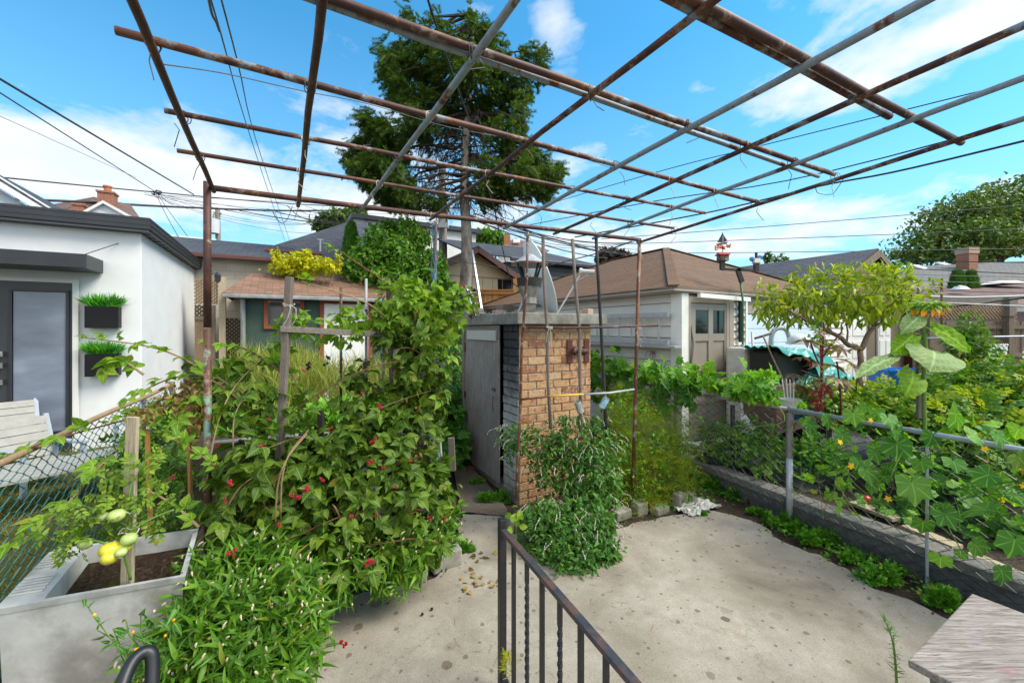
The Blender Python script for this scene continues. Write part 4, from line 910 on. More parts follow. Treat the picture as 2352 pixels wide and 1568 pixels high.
# ================================================================ houses to the far left
L1 = thing('gabled_house', 'pale grey sided house with white bargeboards above the studio roof', 'house', P(-60, 700, 11))
w = MB(); pk = P(-95, 350, 10.6); rt = P(150, 500, 12.4)
o = pk; dn = rt - pk
w.poly([V(pk.x - 3, pk.y - 1.7, .3), V(rt.x, rt.y, .3), V(rt.x, rt.y, rt.z - .35), V(pk.x, pk.y, pk.z - .3), V(pk.x - 3, pk.y - 1.7, pk.z - 2)]); 
part('wall', w, M['siding_white'], L1)
w = MB(); fpl = V(LB.x, LB.y, 0)
for k in range(11):
    zz = 3.6 + k * .2; tt = (pk.z - .35 - zz) / (pk.z - rt.z)
    if tt > 0: q = pk + dn * min(tt, 1); w.beam(V(q.x, q.y, zz) - LB * .02, V(pk.x - 3, pk.y - 1.7, zz) - LB * .02, .03, .02)
part('siding_shadow_line', w, M['plate_grey'], L1)
w = MB(); w.beam(pk - LB * .3 - UP * .12, rt - LB * .3 - UP * .12, .06, .26); part('bargeboard', w, M['siding_white'], L1)
w = MB(); slab_face(w, [pk - LB * .35, rt - LB * .35, rt + LB * 7, pk + LB * 7], .07); part('roof', w, M['shingle_dark'], L1)
L2 = thing('chimney_house', 'house with brown shingle roof, red brick chimney and small white gable', 'house', P(220, 700, 16))
w = MB(); slab_face(w, [P(100, 505, 14.5), P(330, 512, 15.5), P(300, 470, 18), P(215, 452, 17.5), P(118, 470, 17.5)], .06); part('roof', w, M['shingle_far'], L2)
w = MB(); q = P(110, 505, 14.9); w.box(V(q.x, q.y, .3), LA * 5, LB * 4, UP * (q.z - .45)); part('wall', w, M['siding_white'], L2)
for (x0, x1, y0, y1, Yd) in ((223, 251, 440, 500, 16.5), (166, 184, 470, 500, 15.2)):
    w = MB(); q = P(x0, y1, Yd); ww = (x1 - x0) / FPX * Yd; hh = (y1 - y0) / FPX * Yd; w.box(q - LA * .0 - UP * .4, LA * ww, LB * ww, UP * (hh + .4)); w.box(q - LA * .04 - LB * .04 + UP * (hh + .001), LA * (ww + .08), LB * (ww + .08), UP * .07); ch = part('chimney', w, M['brick_red'], L2)
    if x0 > 200:
        w = MB(); w.tube([q + LA * ww / 2 + LB * ww / 2 + UP * (hh + .07), q + LA * ww / 2 + LB * ww / 2 + UP * (hh + .28)], .12, 10); w.tube([q + LA * ww / 2 + LB * ww / 2 + UP * (hh + .28), q + LA * ww / 2 + LB * ww / 2 + UP * (hh + .34)], .15, 10); part('chimney_pot', w, M['chim_buff'], ch)
w = MB(); a, b, c = P(183, 497, 13.6), P(305, 502, 14.2), P(240, 466, 13.9); w.poly([a, b, c]); w.poly([a, b, V(b.x, b.y, 3), V(a.x, a.y, 3)]); part('gable', w, M['siding_white'], L2)
w = MB()
for p_, q_ in ((a, c), (b, c)): slab_face(w, [p_ - LB * .15 + UP * .05, c - LB * .15 + UP * .05, c + LB * 2.5 + UP * .05, p_ + LB * 2.5 + UP * .05], .10)
part('gable_roof', w, M['trim_white'], L2)
# ================================================================ far right houses
Rr = thing('grey_roof_house', 'wide house with grey brown shingle roof, brick chimney and skylights under the big tree', 'house', P(2230, 720, 19))
e0_, e1_ = P(2040, 668, 16.5), P(2480, 690, 17.5); a, b = P(2085, 612, 21), P(2500, 592, 21)
w = MB(); slab_face(w, [e0_, e1_, b, a], .07); slab_face(w, [e0_, a, P(2030, 655, 26)], .07); rfq = part('roof', w, M['shingle_grey'], Rr)
w = MB(); w.box(V(e0_.x + .3, e0_.y + .3, .3), V(8, 1, 0), V(-1, 8, 0), UP * (e0_.z - .6)); part('wall', w, M['stucco2'], Rr)
w = MB(); q = P(2226, 617, 19.6); w.box(q - UP * .8, V(.55, .1, 0), V(-.1, .5, 0), UP * 1.55); ch = part('chimney', w, M['brick_red'], Rr)
w = MB(); w.box(q + V(-.03, -.03, .751), V(.61, .1, 0), V(-.1, .56, 0), UP * .28); part('chimney_cap', w, M['cardboard'], ch)
rn = (e1_ - e0_).cross(a - e0_).normalized(); rn = rn if rn.z > 0 else -rn
for (x, y, Yd) in ((2112, 618, 20.0), (2172, 612, 20.2)):
    w = MB(); rx = (e1_ - e0_).normalized(); ry = rn.cross(rx)
    k = (e0_ - V(0, 0, CAMZ)).dot(rn); d_ = (P(x, y, 1) - V(0, 0, CAMZ)); hit = V(0, 0, CAMZ) + d_ * (k / d_.dot(rn)); w.cbox(hit + rn * .08, rx * .55, ry * .75, rn * .10); sk = part('skylight', w, M['plate_grey'], Rr, bevel=.03)
R2 = thing('brown_roof_garage', 'low garage with faded brown shingle roof behind the lattice topped fence', 'garage', P(2260, 740, 13))
e0_, e1_ = P(2110, 698, 10.6), P(2600, 700, 12.5); a, b = P(2120, 660, 15), P(2600, 648, 15.5)
w = MB(); slab_face(w, [e0_, e1_, b, a], .07); rfq = part('roof', w, M['shingle_far'], R2)
w = MB(); w.box(V(e0_.x + .2, e0_.y + .25, .3), (e1_ - e0_) * 1.0 - V(0, 0, (e1_ - e0_).z), V(-1, 5, 0), UP * (e0_.z - .45)); part('wall', w, M['gutter_red'], R2)
for x, y, Yd, sx in ((2205, 664, 12.6, .45), (2300, 652, 14.6, 1.2)):
    w = MB(); q = P(x, y, Yd); w.lathe([(.0, .14), (.5 * sx * .6, .10), (sx * .5, 0)], q - UP * .02, 14); part('roof_vent', w, M['white_paint'], R2)
# ================================================================ pipe pergola
ZP = 3.05
def PZ(x, y, z=ZP): return P(x, y, (z - CAMZ) * FPX / (HY - y))
def ext(a, b, k0=0, k1=0):
    d = (b - a).normalized(); return a - d * k0, b + d * k1
pg = thing('pipe_pergola', 'rusty steel pipe grape arbour frame with open grid roof over the patio', 'pergola', V(0, 2.5, 0))
def pipe(a, b, r, mat, name='pipe', parent=None, wob=.006, **k):
    n = 9; pts = []
    for i in range(n):
        t = i / (n - 1); p = a.lerp(b, t); o = math.sin(t * PI)
        pts.append(p + V(random.uniform(-wob, wob) * o, random.uniform(-wob, wob) * o, random.uniform(-wob, wob) * o - .004 * o))
    m = MB(); m.tube(pts, r, 12); return build(name, m, M[mat], parent, smooth=True, **k)
# cross pipes (run across the lots), lying on the front-to-back pipes
for (x0, y0, x1, y1, r, mt, k0) in ((490, 432, 1470, 551, .0215, 'pipe_brown', 0), (407, 346, 1547, 524, .0125, 'pipe_brown', 0), (378, 254, 1620, 489, .0125, 'pipe_mid', 0),
                                (265, 70, 1742, 464, .0145, 'pipe_mid', 0), (770, 0, 1916, 400, .0145, 'pipe_mid', 1.2), (756, 12, 1880, 405, .0125, 'pipe_grey', 1.2), (1572, 6, 2043, 268, .0155, 'pipe_mid', 2.2), (1602, 0, 2208, 328, .0165, 'pipe_brown', 2.2)):
    a, b = ext(PZ(x0, y0), PZ(x1, y1), k0, 0); pipe(a, b, r, mt, 'cross_pipe', pg)
# front-to-back pipes
for (x0, y0, x1, y1, mt, k1, r) in ((490, 428, 312, 0, 'pipe_brown', 1.8, .0145), (685, 463, 736, 0, 'pipe_brown', 2.0, .0145), (830, 474, 1168, 0, 'pipe_grey', 2.2, .0135), (990, 496, 1612, 0, 'pipe_mid', 2.2, .0135),
                                 (1160, 517, 2082, 0, 'pipe_grey', 2.2, .0145), (1275, 530, 2352, 36, 'pipe_mid', 2.5, .0135), (1365, 541, 2352, 163, 'pipe_grey', 2.5, .0135), (1468, 551, 2352, 257, 'pipe_mid', 2.5, .0135)):
    a, b = ext(PZ(x0, y0, ZP - .0), PZ(x1, y1, ZP), .03, k1); o = UP * -.030; pipe(a + o * .9, b + o * .9, r, mt, 'roof_pipe', pg)
# tie wires at crossings
A_l = [((490, 432), (1470, 551)), ((407, 346), (1547, 524)), ((378, 254), (1620, 489)), ((265, 70), (1742, 464)), ((770, 0), (1916, 400))]
B_l = [((490, 428), (312, 0)), ((685, 463), (736, 0)), ((830, 474), (1168, 0)), ((990, 496), (1612, 0)), ((1160, 517), (2082, 0)), ((1275, 530), (2352, 36)), ((1365, 541), (2352, 163)), ((1468, 551), (2352, 257))]
tw = 0
for (a, b) in A_l:
    for (c, d) in B_l:
        p1, p2, p3, p4 = PZ(*a), PZ(*b), PZ(*c), PZ(*d); r1, r2 = p2 - p1, p4 - p3; dn = r1.x * r2.y - r1.y * r2.x
        t = ((p3.x - p1.x) * r2.y - (p3.y - p1.y) * r2.x) / dn; s = ((p3.x - p1.x) * r1.y - (p3.y - p1.y) * r1.x) / dn
        if -.02 <= t <= 1.02 and -.02 <= s < 1.0:
            c0 = p1 + r1 * t - UP * .014; m = MB()
            for rep in range(2):
                u, v = (r1.normalized() + r2.normalized() * random.choice((-1, 1))).normalized(), UP; rr = .026 + random.uniform(0, .006); off = V(random.uniform(-.006, .006), random.uniform(-.006, .006), 0)
                m.tube([c0 + off + u * rr * math.cos(k * PI / 5) + v * (rr * .95) * math.sin(k * PI / 5) for k in range(10)], .0022, 5, close=True)
            if random.random() < .7:
                e = c0 + V(random.uniform(-.03, .03), random.uniform(-.03, .03), -.04); m.tube([e, e + V(random.uniform(-.03, .03), 0, -.03), e + V(random.uniform(-.05, .05), random.uniform(-.04, .04), -random.uniform(.05, .11))], .002, 5)
            build('tie_wire', m, M['twine'] if random.random() < .4 else M['cable_grey'], pg)
# posts
m = MB(); a = P(476, 418, 2.79); b = P(478, 1430, 2.79); m.tube([a, a.lerp(b, .33)], .023, 14); build('post_top', m, M['pipe_brown'], pg, smooth=True)
m = MB(); m.tube([a.lerp(b, .3301), b + UP * -.03], .0235, 14); build('post_base', m, M['pole_paint'], pg, smooth=True)
m = MB(); a = P(1000, 508, 3.69); b = P(990, 1290, 3.69); m.tube([a, a.lerp(b, .3)], .018, 12); build('post_top', m, M['pipe_orange'], pg, smooth=True)
m = MB(); m.tube([a.lerp(b, .3001), b], .0185, 12); build('post_base', m, M['stake'], pg, smooth=True)
m = MB(); m.tube([P(1469, 548, 4.62), P(1462, 800, 4.62), P(1452, 1190, 4.62)], .020, 12); build('post', m, M['pipe_orange'], pg, smooth=True)
# trellis poles hanging from the front cross pipe: things of their own
def pole(name, pts, Y, r, mat, label, grp='poles tied to the front pipe of the arbour', cat='pole', n=10):
    m = MB(); m.tube([P(x, y, Y) for x, y in pts], r, n); o = build(name, m, M[mat], smooth=True, label=label, cat=cat, group=grp); return o
pole('trellis_pole', [(1212, 532), (1210, 640), (1198, 800), (1196, 920), (1189, 1060), (1183, 1228)], 4.08, .014, 'pipe_orange', 'leaning orange rusted pipe that reaches the patio in front of the brick oven')
pole('trellis_pole', [(1247, 540), (1249, 640), (1257, 760), (1259, 880), (1265, 985)], 4.12, .017, 'stake', 'grey wood pole nearest the chimney cap, hung in front of the oven')
pole('trellis_pole', [(1315, 549), (1321, 650), (1331, 760), (1332, 860), (1334, 1010)], 4.22, .017, 'stake', 'grey wood pole standing free of the top pipe in front of the oven corner')
pole('trellis_pole', [(1369, 543), (1374, 640), (1382, 780), (1388, 900), (1393, 1005)], 4.35, .017, 'charred', 'blackened pole at the right edge of the brick oven')
rail = MB(); rail.tube([P(1200, 752, 4.05), P(1300, 753, 4.13), P(1400, 751, 4.22), P(1512, 747, 4.36)], .012, 10); build('trellis_crossbar', rail, M['pipe_brown'], smooth=True, label='brown rusted crossbar tied at slab height across the poles', cat='crossbar')
rail = MB(); rail.tube([P(1197, 917, 4.05), P(1262, 910, 4.10)], .011, 10); rail.cur = 1; rail.tube([P(1262, 910, 4.10), P(1340, 905, 4.18)], .0111, 10); rail.cur = 2; rail.tube([P(1340, 905, 4.18), P(1400, 902, 4.3), P(1456, 894, 4.55)], .011, 10)
build('trellis_crossbar', rail, [M['pipe_orange'], plain('yellow paint', (.66, .42, .03), (.5, .3, .05), .6, 20, dirt=(.5, .45, .4)), M['alu_grey']], smooth=True, label='lower crossbar painted yellow and white with two cans hanging under it', cat='crossbar')
for (x, y, Y, tl, mt, lab) in ((1330, 934, 4.16, .35, 'tin', 'bare silver tin can hanging from the lower crossbar'), (1388, 924, 4.30, -.45, 'tin_label', 'blue and white labelled can hanging by the blackened pole')):
    c = P(x, y, Y); t = thing('hanging_can', lab, 'can', c, 'cans hung on the trellis'); ax = V(math.sin(tl), .1, -math.cos(tl)).normalized()
    m = MB(); m.lathe([(.036, -.055), (.036, .055)], c, 18, ax); m.lathe([(.0, .0551), (.036, .0551)], c, 18, ax); m.lathe([(.0, -.04), (.034, -.04)], c, 18, ax); part('can_body', m, M[mt], t, smooth=False)
    m = MB(); m.lathe([(.0345, -.058), (.038, -.058), (.038, -.051), (.0345, -.051)], c, 18, ax); m.lathe([(.0345, .058), (.038, .058), (.038, .051), (.0345, .051)], c, 18, ax); part('rim', m, M['alu'], t)
    m = MB(); m.tube([c - ax * .055, P(x - 2, y - 26, Y - .03)], .003, 5); part('string', m, M['twine'], t)
# plant ties on the trellis
for k, (x, y, Y, lab) in enumerate(((1212, 540, 4.06, 'twine knot at the top of the leaning orange pipe'), (1468, 556, 4.60, 'pale twine wound round the post at the far arbour corner'), (1262, 752, 4.06, 'twine ends dangling from the slab height crossbar'), (1466, 752, 4.32, 'white string hanging where the brown crossbar meets the far post'))):
    m = MB(); c = P(x, y, Y)
    for q in range(3): m.tube([c + V(.03 * math.cos(j), .03 * math.sin(j), .006 * q - .002 * j) for j in np.linspace(0, 6, 12)], .003, 5)
    for q in range(3): m.tube([c, c + V(random.uniform(-.04, .04), -.03, -.06), c + V(random.uniform(-.05, .05), -.03, -random.uniform(.1, .22))], .0025, 5)
    build('twine_tie', m, M['twine'], label=lab, cat='twine')
# white pipe stake holding an upturned glove; blue rope
m = MB(); m.tube([P(1001, 770, 3.6), P(1004, 900, 3.6), P(1013, 1060, 3.6), P(1019, 1150, 3.6)], .014, 10); build('conduit_stake', m, M['alu_grey'], smooth=True, label='thin whitish conduit stake beside the blackberry bush, next to the oven path', cat='stake')
m = MB()
for q in range(3): m.tube([P(996 + 6 * math.sin(j * .7 + q * 2) + q, 512 + j * 15, 3.64 + .02 * math.cos(j + q)) for j in range(11)], .005, 6)
build('rope_bundle', m, M['rope_blue'], label='blue ropes wound down the arbour post above the blackberries', cat='rope')
gv = thing('rubber_glove', 'dark rubber glove pulled over the whitish stake by the path', 'glove', P(1010, 1125, 3.56))
m = MB(); cc = [P(1003, 1034, 3.57), P(1007, 1055, 3.57), P(1009, 1085, 3.57), P(1012, 1118, 3.57)]; m.tube(cc, [.022, .040, .046, .05], 12); part('palm', m, M['glove'], gv, smooth=True)
for (dx, ln) in ((-14, 22), (-5, 6), (5, 14), (13, 10)):
    m = MB(); s0 = P(1012 + dx * .6, 1112, 3.56); m.tube([s0, P(1013 + dx, 1124, 3.55), P(1014 + dx * 1.05, 1128 + ln, 3.55)], [.016, .015, .010], 8); part('finger', m, M['glove'], gv, smooth=True)
m = MB(); m.tube([P(1003 + 5 * math.cos(k * PI / 5), 1035 + 3 * math.sin(k * PI / 5), 3.56) for k in range(10)], .004, 5, close=True); part('cuff_ring', m, M['alu_grey'], gv)
# wooden stakes and boards in the blackberries
def stick(name, p, q, w, h, mat, label, cat='stake', grp=None, up=V(0, 1, 0)):
    m = MB(); m.beam(p, q, w, h, up); return build(name, m, M[mat], bevel=.003, label=label, cat=cat, group=grp)
stick('wooden_stake', P(634, 1180, 3.0), P(665, 636, 3.0), .048, .04, 'stake', 'tall weathered grey stake leaning among the blackberries')
stick('wooden_rail', P(643, 755, 2.96), P(876, 768, 3.35), .04, .045, 'old_board', 'grey board nailed across the tall weathered stake', 'board', up=UP)
stick('wooden_rail', P(880, 764, 3.36), P(1030, 782, 3.6), .035, .035, 'old_board', 'grey board behind the blackberry top, near the arbour post', 'board', up=UP)
m = MB(); m.tube([P(480, 1016, 2.8), P(640, 1003, 3.02), P(806, 991, 3.2)], .015, 8); build('conduit_rail', m, M['alu_grey'], smooth=True, label='grey conduit tied low across the blackberry canes', cat='rail')
stick('wooden_stake', P(738, 1070, 3.05), P(736, 942, 3.05), .04, .03, 'charred', 'short dark stake tied with white string to the grey conduit')
stick('wooden_stake', P(292, 1345, 2.12), P(305, 957, 2.12), .058, .020, 'stake_pale', 'broad pale board stake standing in the laundry tub')
stick('wooden_stake', P(437, 1135, 3.1), P(434, 940, 3.1), .022, .022, 'fence_new', 'thin new wood stake in the soil behind the laundry tub', grp='thin stakes behind the tub')
stick('wooden_stake', P(347, 1245, 2.75), P(338, 985, 2.75), .024, .02, 'fence_new', 'thin new wood stake just beyond the broad pale stake', grp='thin stakes behind the tub')
stick('wooden_stake', P(1040, 1080, 4.6), P(1036, 1005, 4.6), .07, .05, 'stake', 'short square wooden post left of the oven door', 'post')
for x, y0, Y, lab in ((783, 760, 3.5, 'green plastic cane rising in front of the shed door'), (841, 640, 3.5, 'tall grey tube rising above the blackberries before the shed roof'), (880, 682, 3.5, 'grey tube beside a split stake before the shed')):
    m = MB(); m.tube([P(x, y0 if x > 800 else 660, Y), P(x, 950, Y)], .012, 8); build('support_tube', m, M['alu_grey'] if x > 800 else M['pole_paint'], smooth=True, label=lab, cat='tube')
stick('wooden_stake', P(900, 900, 3.5), P(891, 640, 3.5), .035, .025, 'stake', 'split grey stake rising above the blackberries beside the grey tube')
for (x, y, Y, lab) in ((663, 700, 2.96, 'white string looped round the tall weathered stake near its top'), (741, 1000, 3.03, 'white string bow tied on the grey conduit'), (600, 1050, 3.0, 'white string tied low on the blackberry canes')):
    m = MB(); c = P(x, y, Y)
    m.tube([c + V(.04 * math.cos(j), .035 * math.sin(j), .01 * math.sin(j * 2)) for j in np.linspace(0, 6, 14)], .003, 5)
    for s in (-1, 1): m.tube([c + V(.03, -.04, 0), c + V(.06 + .02 * s, -.05, -.03), c + V(.05 + .03 * s, -.05, -.10), c + V(.02 + .03 * s, -.05, -.15)], .003, 5)
    build('white_string', m, M['twine'], label=lab, cat='string')

# ================================================================ brick oven
OC = G(1192, 1158, 0); OC.z = -.04; zsl = 2.10
ov = thing('brick_oven', 'buff brick garden oven with concrete slab roof and open plywood door', 'oven', OC)
wA = along(OC, LA, 1355); wB = along(OC, LB, 1072); tw_ = along(OC, LB, 1158)
def brick_face(o, a, n, L_, H_, name, fm):
    m = MB(); bw, bh, g = .245, .098, .012; k = 0; z = .0
    while z < H_ - .02:
        x = -random.choice((.122, .122)) if k % 2 else 0.0
        while x < L_ - .02:
            x0, x1 = max(x, 0), min(x + bw - g, L_); h = min(bh - g, H_ - z); j = random.uniform(-.003, .006)
            if x1 - x0 > .03:
                w_ = [random.uniform(-.003, .003) for _ in range(4)]; q = lambda xx, zz, dd: o + a * xx + n * dd + UP * zz
                f = [q(x0 + .003, z + .003, .011 + j + w_[0]), q(x1 - .003, z + .003, .011 + j + w_[1]), q(x1 - .003, z + h - .003, .011 + j + w_[2]), q(x0 + .003, z + h - .003, .011 + j + w_[3])]; r_ = [q(x0, z, -.002), q(x1, z, -.002), q(x1, z + h, -.002), q(x0, z + h, -.002)]
                mid_ = [q(x0, z, .006 + j), q(x1, z, .006 + j), q(x1, z + h, .006 + j), q(x0, z + h, .006 + j)]
                if a.cross(UP).dot(n) < 0: s_ = -1
                else: s_ = 1
                fs_ = [(0, 1, 2, 3)] + [(4 + i, 4 + (i + 1) % 4, (i + 1) % 4, i) for i in range(4)] + [(8 + i, 8 + (i + 1) % 4, 4 + (i + 1) % 4, 4 + i) for i in range(4)]
                m.mesh(f + mid_ + r_, [t_[::s_] for t_ in fs_])
            x += bw
        z += bh; k += 1
    return part(name, m, fm, ov)
m = MB(); m.box(OC, LA * wA, LB * .12, UP * (zsl + .04)); part('front_wall', m, M['mortar'], ov)
brick_face(OC, LA, -LB, wA, zsl + .03, 'front_bricks', M['brick_solid'])
brick_face(OC - LA * .0035, LB, -LA, tw_, zsl + .03, 'pier_bricks', M['sootbrick'])
m = MB(); m.box(OC + LB * .1201 - LA * .004, LA * .2, LB * (tw_ - .12), UP * (zsl + .04)); m.box(OC - LA * .003 + LB * .002, LA * .0029, LB * .118, UP * (zsl + .04)); part('door_pier', m, M['sootbrick'], ov)
m = MB(); m.box(OC + LB * .1205 + LA * (wA - .12), LA * .12, LB * (wB - .12), UP * (zsl + .04)); part('side_wall', m, M['brick'], ov)
m = MB(); m.box(OC + LB * (wB - .1) + LA * .02, LA * (wA - .15), LB * .1, UP * (zsl + .04)); part('rear_wall', m, M['sootbrick'], ov)
m = MB(); m.box(OC + LB * (tw_ + .001) + LA * .35, LA * .05, LB * (wB - tw_ - .12), UP * (zsl + .04)); part('charred_lining', m, M['charred'], ov)
m = MB(); m.box(OC + LB * (tw_) + UP * .0 - LA * .002, LA * .12, LB * (wB - tw_), UP * .14); part('sill', m, M['slab'], ov)
# slab: slightly bent front edge
m = MB(); o = OC + UP * (zsl + .042) - LA * .10 - LB * .14
m.box(o + LB * .0, LA * (wA + .27), LB * (wB + .42), UP * .135); part('roof_slab', m, M['slab'], ov, bevel=.012)
# door with frame and lintel board
q0 = OC - LA * .045 + LB * (tw_ + .02); q1 = OC - LA * .02 + LB * (wB)
zd0, zd1 = .13, 1.92; dvec = (q1 - q0); dvec.z = 0
m = MB(); m.box(V(q0.x, q0.y, zd0) + dvec * .0, dvec * .96, -LA * .022, UP * (zd1 - zd0)); dr_ = part('door', m, M['door_wood'], ov, bevel=.003)
m = MB(); m.box(V(q1.x, q1.y, .05) - dvec * .035 + LA * .0, dvec * .05, -LA * .05, UP * (2.02 - .05)); m.box(V(q0.x, q0.y, zd1 + .004) , dvec * .96, -LA * .02, UP * .17); part('door_frame', m, M['old_board'], ov, bevel=.003)
m = MB(); m.box(V(q0.x, q0.y, 1.90) + dvec * .04 - LA * .028, dvec * .82, -LA * .02, UP * .13); part('lintel_board', m, M['lintel_wood'], ov, bevel=.003)
m = MB(); q = V(q0.x, q0.y, 0) + dvec * .07 - LA * .03
m.box(q + UP * 1.27, dvec * .05, -LA * .02, UP * .03); m.tube([q + UP * 1.2 - LA * .03, q + UP * 1.1 - LA * .04, q + UP * 1.02 - LA * .03], .008, 6); part('door_latch', m, M['cane_red'], dr_)
m = MB()
for zz in (.25, 1.02, 1.72): m.box(V(q1.x, q1.y, zz) - dvec * .07 - LA * .028, dvec * .05, -LA * .012, UP * .12)
part('hinge', m, M['pipe_brown'], dr_)
# rusty iron bracket on the brick face
br = thing('iron_bracket', 'rusted iron bracket with short spout fixed high on the brick face', 'bracket', OC + LA * .85 + UP * 1.6)
for x in (1307, 1346):
    m = MB(); a = along(OC, LA, x - 7); m.box(OC + LA * a - LB * .03 + UP * (zat(832, 5.2) + .04), LA * .08, LB * .028, UP * .29); part('plate', m, M['gutter_red'], br, bevel=.003)
a0_ = along(OC, LA, 1305); m = MB(); c = OC + LA * a0_ + UP * (zat(806, 5.2) + .04); m.tube([c - LB * .12 - UP * .02, c - LB * .08 + LA * .04 + UP * .03, c - LB * .05 + LA * .12, c + LA * .27 - LB * .04], .030, 10); part('spout', m, M['pipe_brown'], br, smooth=True)
# things lying on the slab
zT = zsl + .04 + .137
def ontop(x, Yd): p = P(x, 700, Yd); p.z = OC.z + zT + .002; return p
mats_b = ['brick', 'kerb', 'slab', 'stake_pale']
for (x, Yd, l, w_, h, rz, mt, nm, lab, cat) in ((1096, 5.7, .32, .14, .06, .5, 'slab', 'paving_scrap', 'tilted grey slab scrap at the oven roof corner near the ladder', 'slab scrap'), (1152, 5.9, .20, .10, .08, .2, 'cardboard', 'loose_brick', 'buff brick lying under the dish foot on the oven roof', 'brick'), (1168, 6.1, .26, .14, .17, .3, 'stake', 'wood_block', 'grey wood block propping the dish on the oven roof', 'block'),
    (1200, 5.5, .24, .13, .05, -.2, 'kerb', 'stone_chunk', 'flat pale stone beneath the chimney cap', 'stone'), (1238, 5.45, .26, .10, .045, -.35, 'kerb', 'stone_chunk', 'thin pale stone leaning toward the slab edge', 'stone'), (1236, 5.9, .16, .10, .06, .1, 'cardboard', 'loose_brick', 'small orange brick behind the pale stones', 'brick'), (1262, 5.6, .14, .08, .03, .6, 'kerb', 'stone_chunk', 'smallest stone chip on the oven roof', 'stone'),
    (1357, 5.75, .17, .10, .095, .4, 'cardboard', 'loose_brick', 'cored brick standing at the right end of the oven roof', 'brick')):
    p = ontop(x, Yd); c, s = math.cos(rz + .51), math.sin(rz + .51); m = MB()
    m.box(p - V(c * l / 2, s * l / 2, 0), V(c * l, s * l, .05 if nm == 'paving_scrap' else 0), V(-s * w_, c * w_, 0), UP * h); build(nm, m, M[mt], bevel=.008, label=lab, cat=cat)
m = MB(); p = ontop(1370, 5.68); m.tube([p + V(-.03, -.02, .05), p + V(-.03, .02, .05)], .022, 10)
n = 90; u = rng.uniform(0, 1, n); pos = np.array([list(ontop(1100 + 160 * a, 5.3 + .5 * rng.random())) for a in u]); tm = (np.array([(-.5, 0, 0), (.5, 0, 0), (.2, .8, .1), (-.3, .7, .5), (.1, .3, .6)], float), np.array([(0, 1, 4), (1, 2, 4), (2, 3, 4), (3, 0, 4), (0, 3, 2), (0, 2, 1)]))
co, tri = scatter(tm, pos, rand_dirs(n) * [1, 1, .05], np.tile([0, 0, 1.], (n, 1)), rng.uniform(.02, .06, n)); build_np('rubble', co, tri, M['kerb'], kind='stuff')
# chimney with cap
cc = ontop(1216, 5.35); ch = thing('chimney_pipe', 'soot stained chimney pipe with cone cap standing on the oven slab', 'chimney', cc)
Yc = 5.35
m = MB(); m.box(cc - V(.065, .065, 0), V(.13, 0, 0), V(0, .13, 0), UP * .14); m.lathe([(.10, .141), (.09, .22), (.13, .30), (.155, .36), (.165, .44), (.15, .44)], cc, 8); part('flue', m, M['slab'], ch)
m = MB(); m.lathe([(.155, .36), (.17, .47), (.12, .475)], cc + UP * .002, 24); part('collar', m, M['charred'], ch, smooth=False)
for k in range(4):
    an = k * PI / 2 + .6; m = MB(); m.beam(cc + V(.11 * math.cos(an), .11 * math.sin(an), .45), cc + V(.19 * math.cos(an), .19 * math.sin(an), .66), .035, .008, V(math.cos(an), math.sin(an), 0)); part('cap_strut', m, M['charred'], ch)
m = MB(); m.lathe([(.0, .79), (.05, .785), (.16, .71), (.235, .665), (.24, .645), (.20, .65), (.0, .66)], cc, 28); part('cap', m, M['galv'], ch)
m = MB(); m.lathe([(.2405, .640), (.246, .650), (.2405, .668)], cc, 28); part('cap_rim', m, M['pipe_orange'], ch)
# satellite dish, edge-on to the right
dc = P(1241, 640, 6.05); ds = thing('satellite_dish', 'large grey white satellite dish seen nearly edge on above the oven', 'satellite dish', V(dc.x, dc.y, OC.z + zT))
axd = V(.93, .22, .36).normalized(); a1 = UP - axd * UP.dot(axd); a1.normalize(); a2 = axd.cross(a1)
def dpoint(r, th, off=0): return dc + a1 * (r * .62 * math.cos(th)) + a2 * (r * .46 * math.sin(th)) - axd * (.13 * (1 - r * r) - off)
m = MB(); NR, NTt = 8, 40; base = len(m.v)
for side, off in ((0, 0), (1, -.012)):
    for i in range(NR + 1):
        for j in range(NTt): m.v.append(tuple(dpoint(i / NR, 2 * PI * j / NTt, off)))
for side in range(2):
    s0 = side * (NR + 1) * NTt
    for i in range(NR):
        for j in range(NTt):
            f = (s0 + i * NTt + j, s0 + i * NTt + (j + 1) % NTt, s0 + (i + 1) * NTt + (j + 1) % NTt, s0 + (i + 1) * NTt + j); m.f.append(f if side else f[::-1]); m.mi.append(0)
s1 = (NR + 1) * NTt
for j in range(NTt): m.f.append((NR * NTt + j, NR * NTt + (j + 1) % NTt, s1 + NR * NTt + (j + 1) % NTt, s1 + NR * NTt + j)); m.mi.append(0)
part('reflector', m, M['dish'], ds, smooth=False)
m = MB(); bk = dc - axd * .16
for k in range(3): m.tube([bk - UP * (.0), V(dc.x, dc.y, OC.z + zT) + V(-.35 + .3 * k, .1 * (k - 1), 0)], .018, 8)
m.box(bk - V(.08, .05, .02), V(.14, 0, 0), V(0, .1, 0), UP * .22); part('mount', m, M['galv'], ds)
lp = P(1345, 623, 6.1); m = MB(); low = dpoint(1, PI * .98); m.tube([low, lp + V(-.08, 0, -.05)], .012, 8); m.tube([low + UP * -.01, lp + V(-.12, 0, -.14), lp + V(.05, 0, -.05)], .007, 6); part('feed_arm', m, M['alu_grey'], ds)
m = MB(); m.tube([lp - V(.09, 0, 0), lp - V(.05, 0, .0)], .05, 12); m.tube([lp - V(.05, 0, 0), lp + V(.13, 0, -.01)], .034, 12); part('receiver', m, M['tub'], ds, smooth=False)

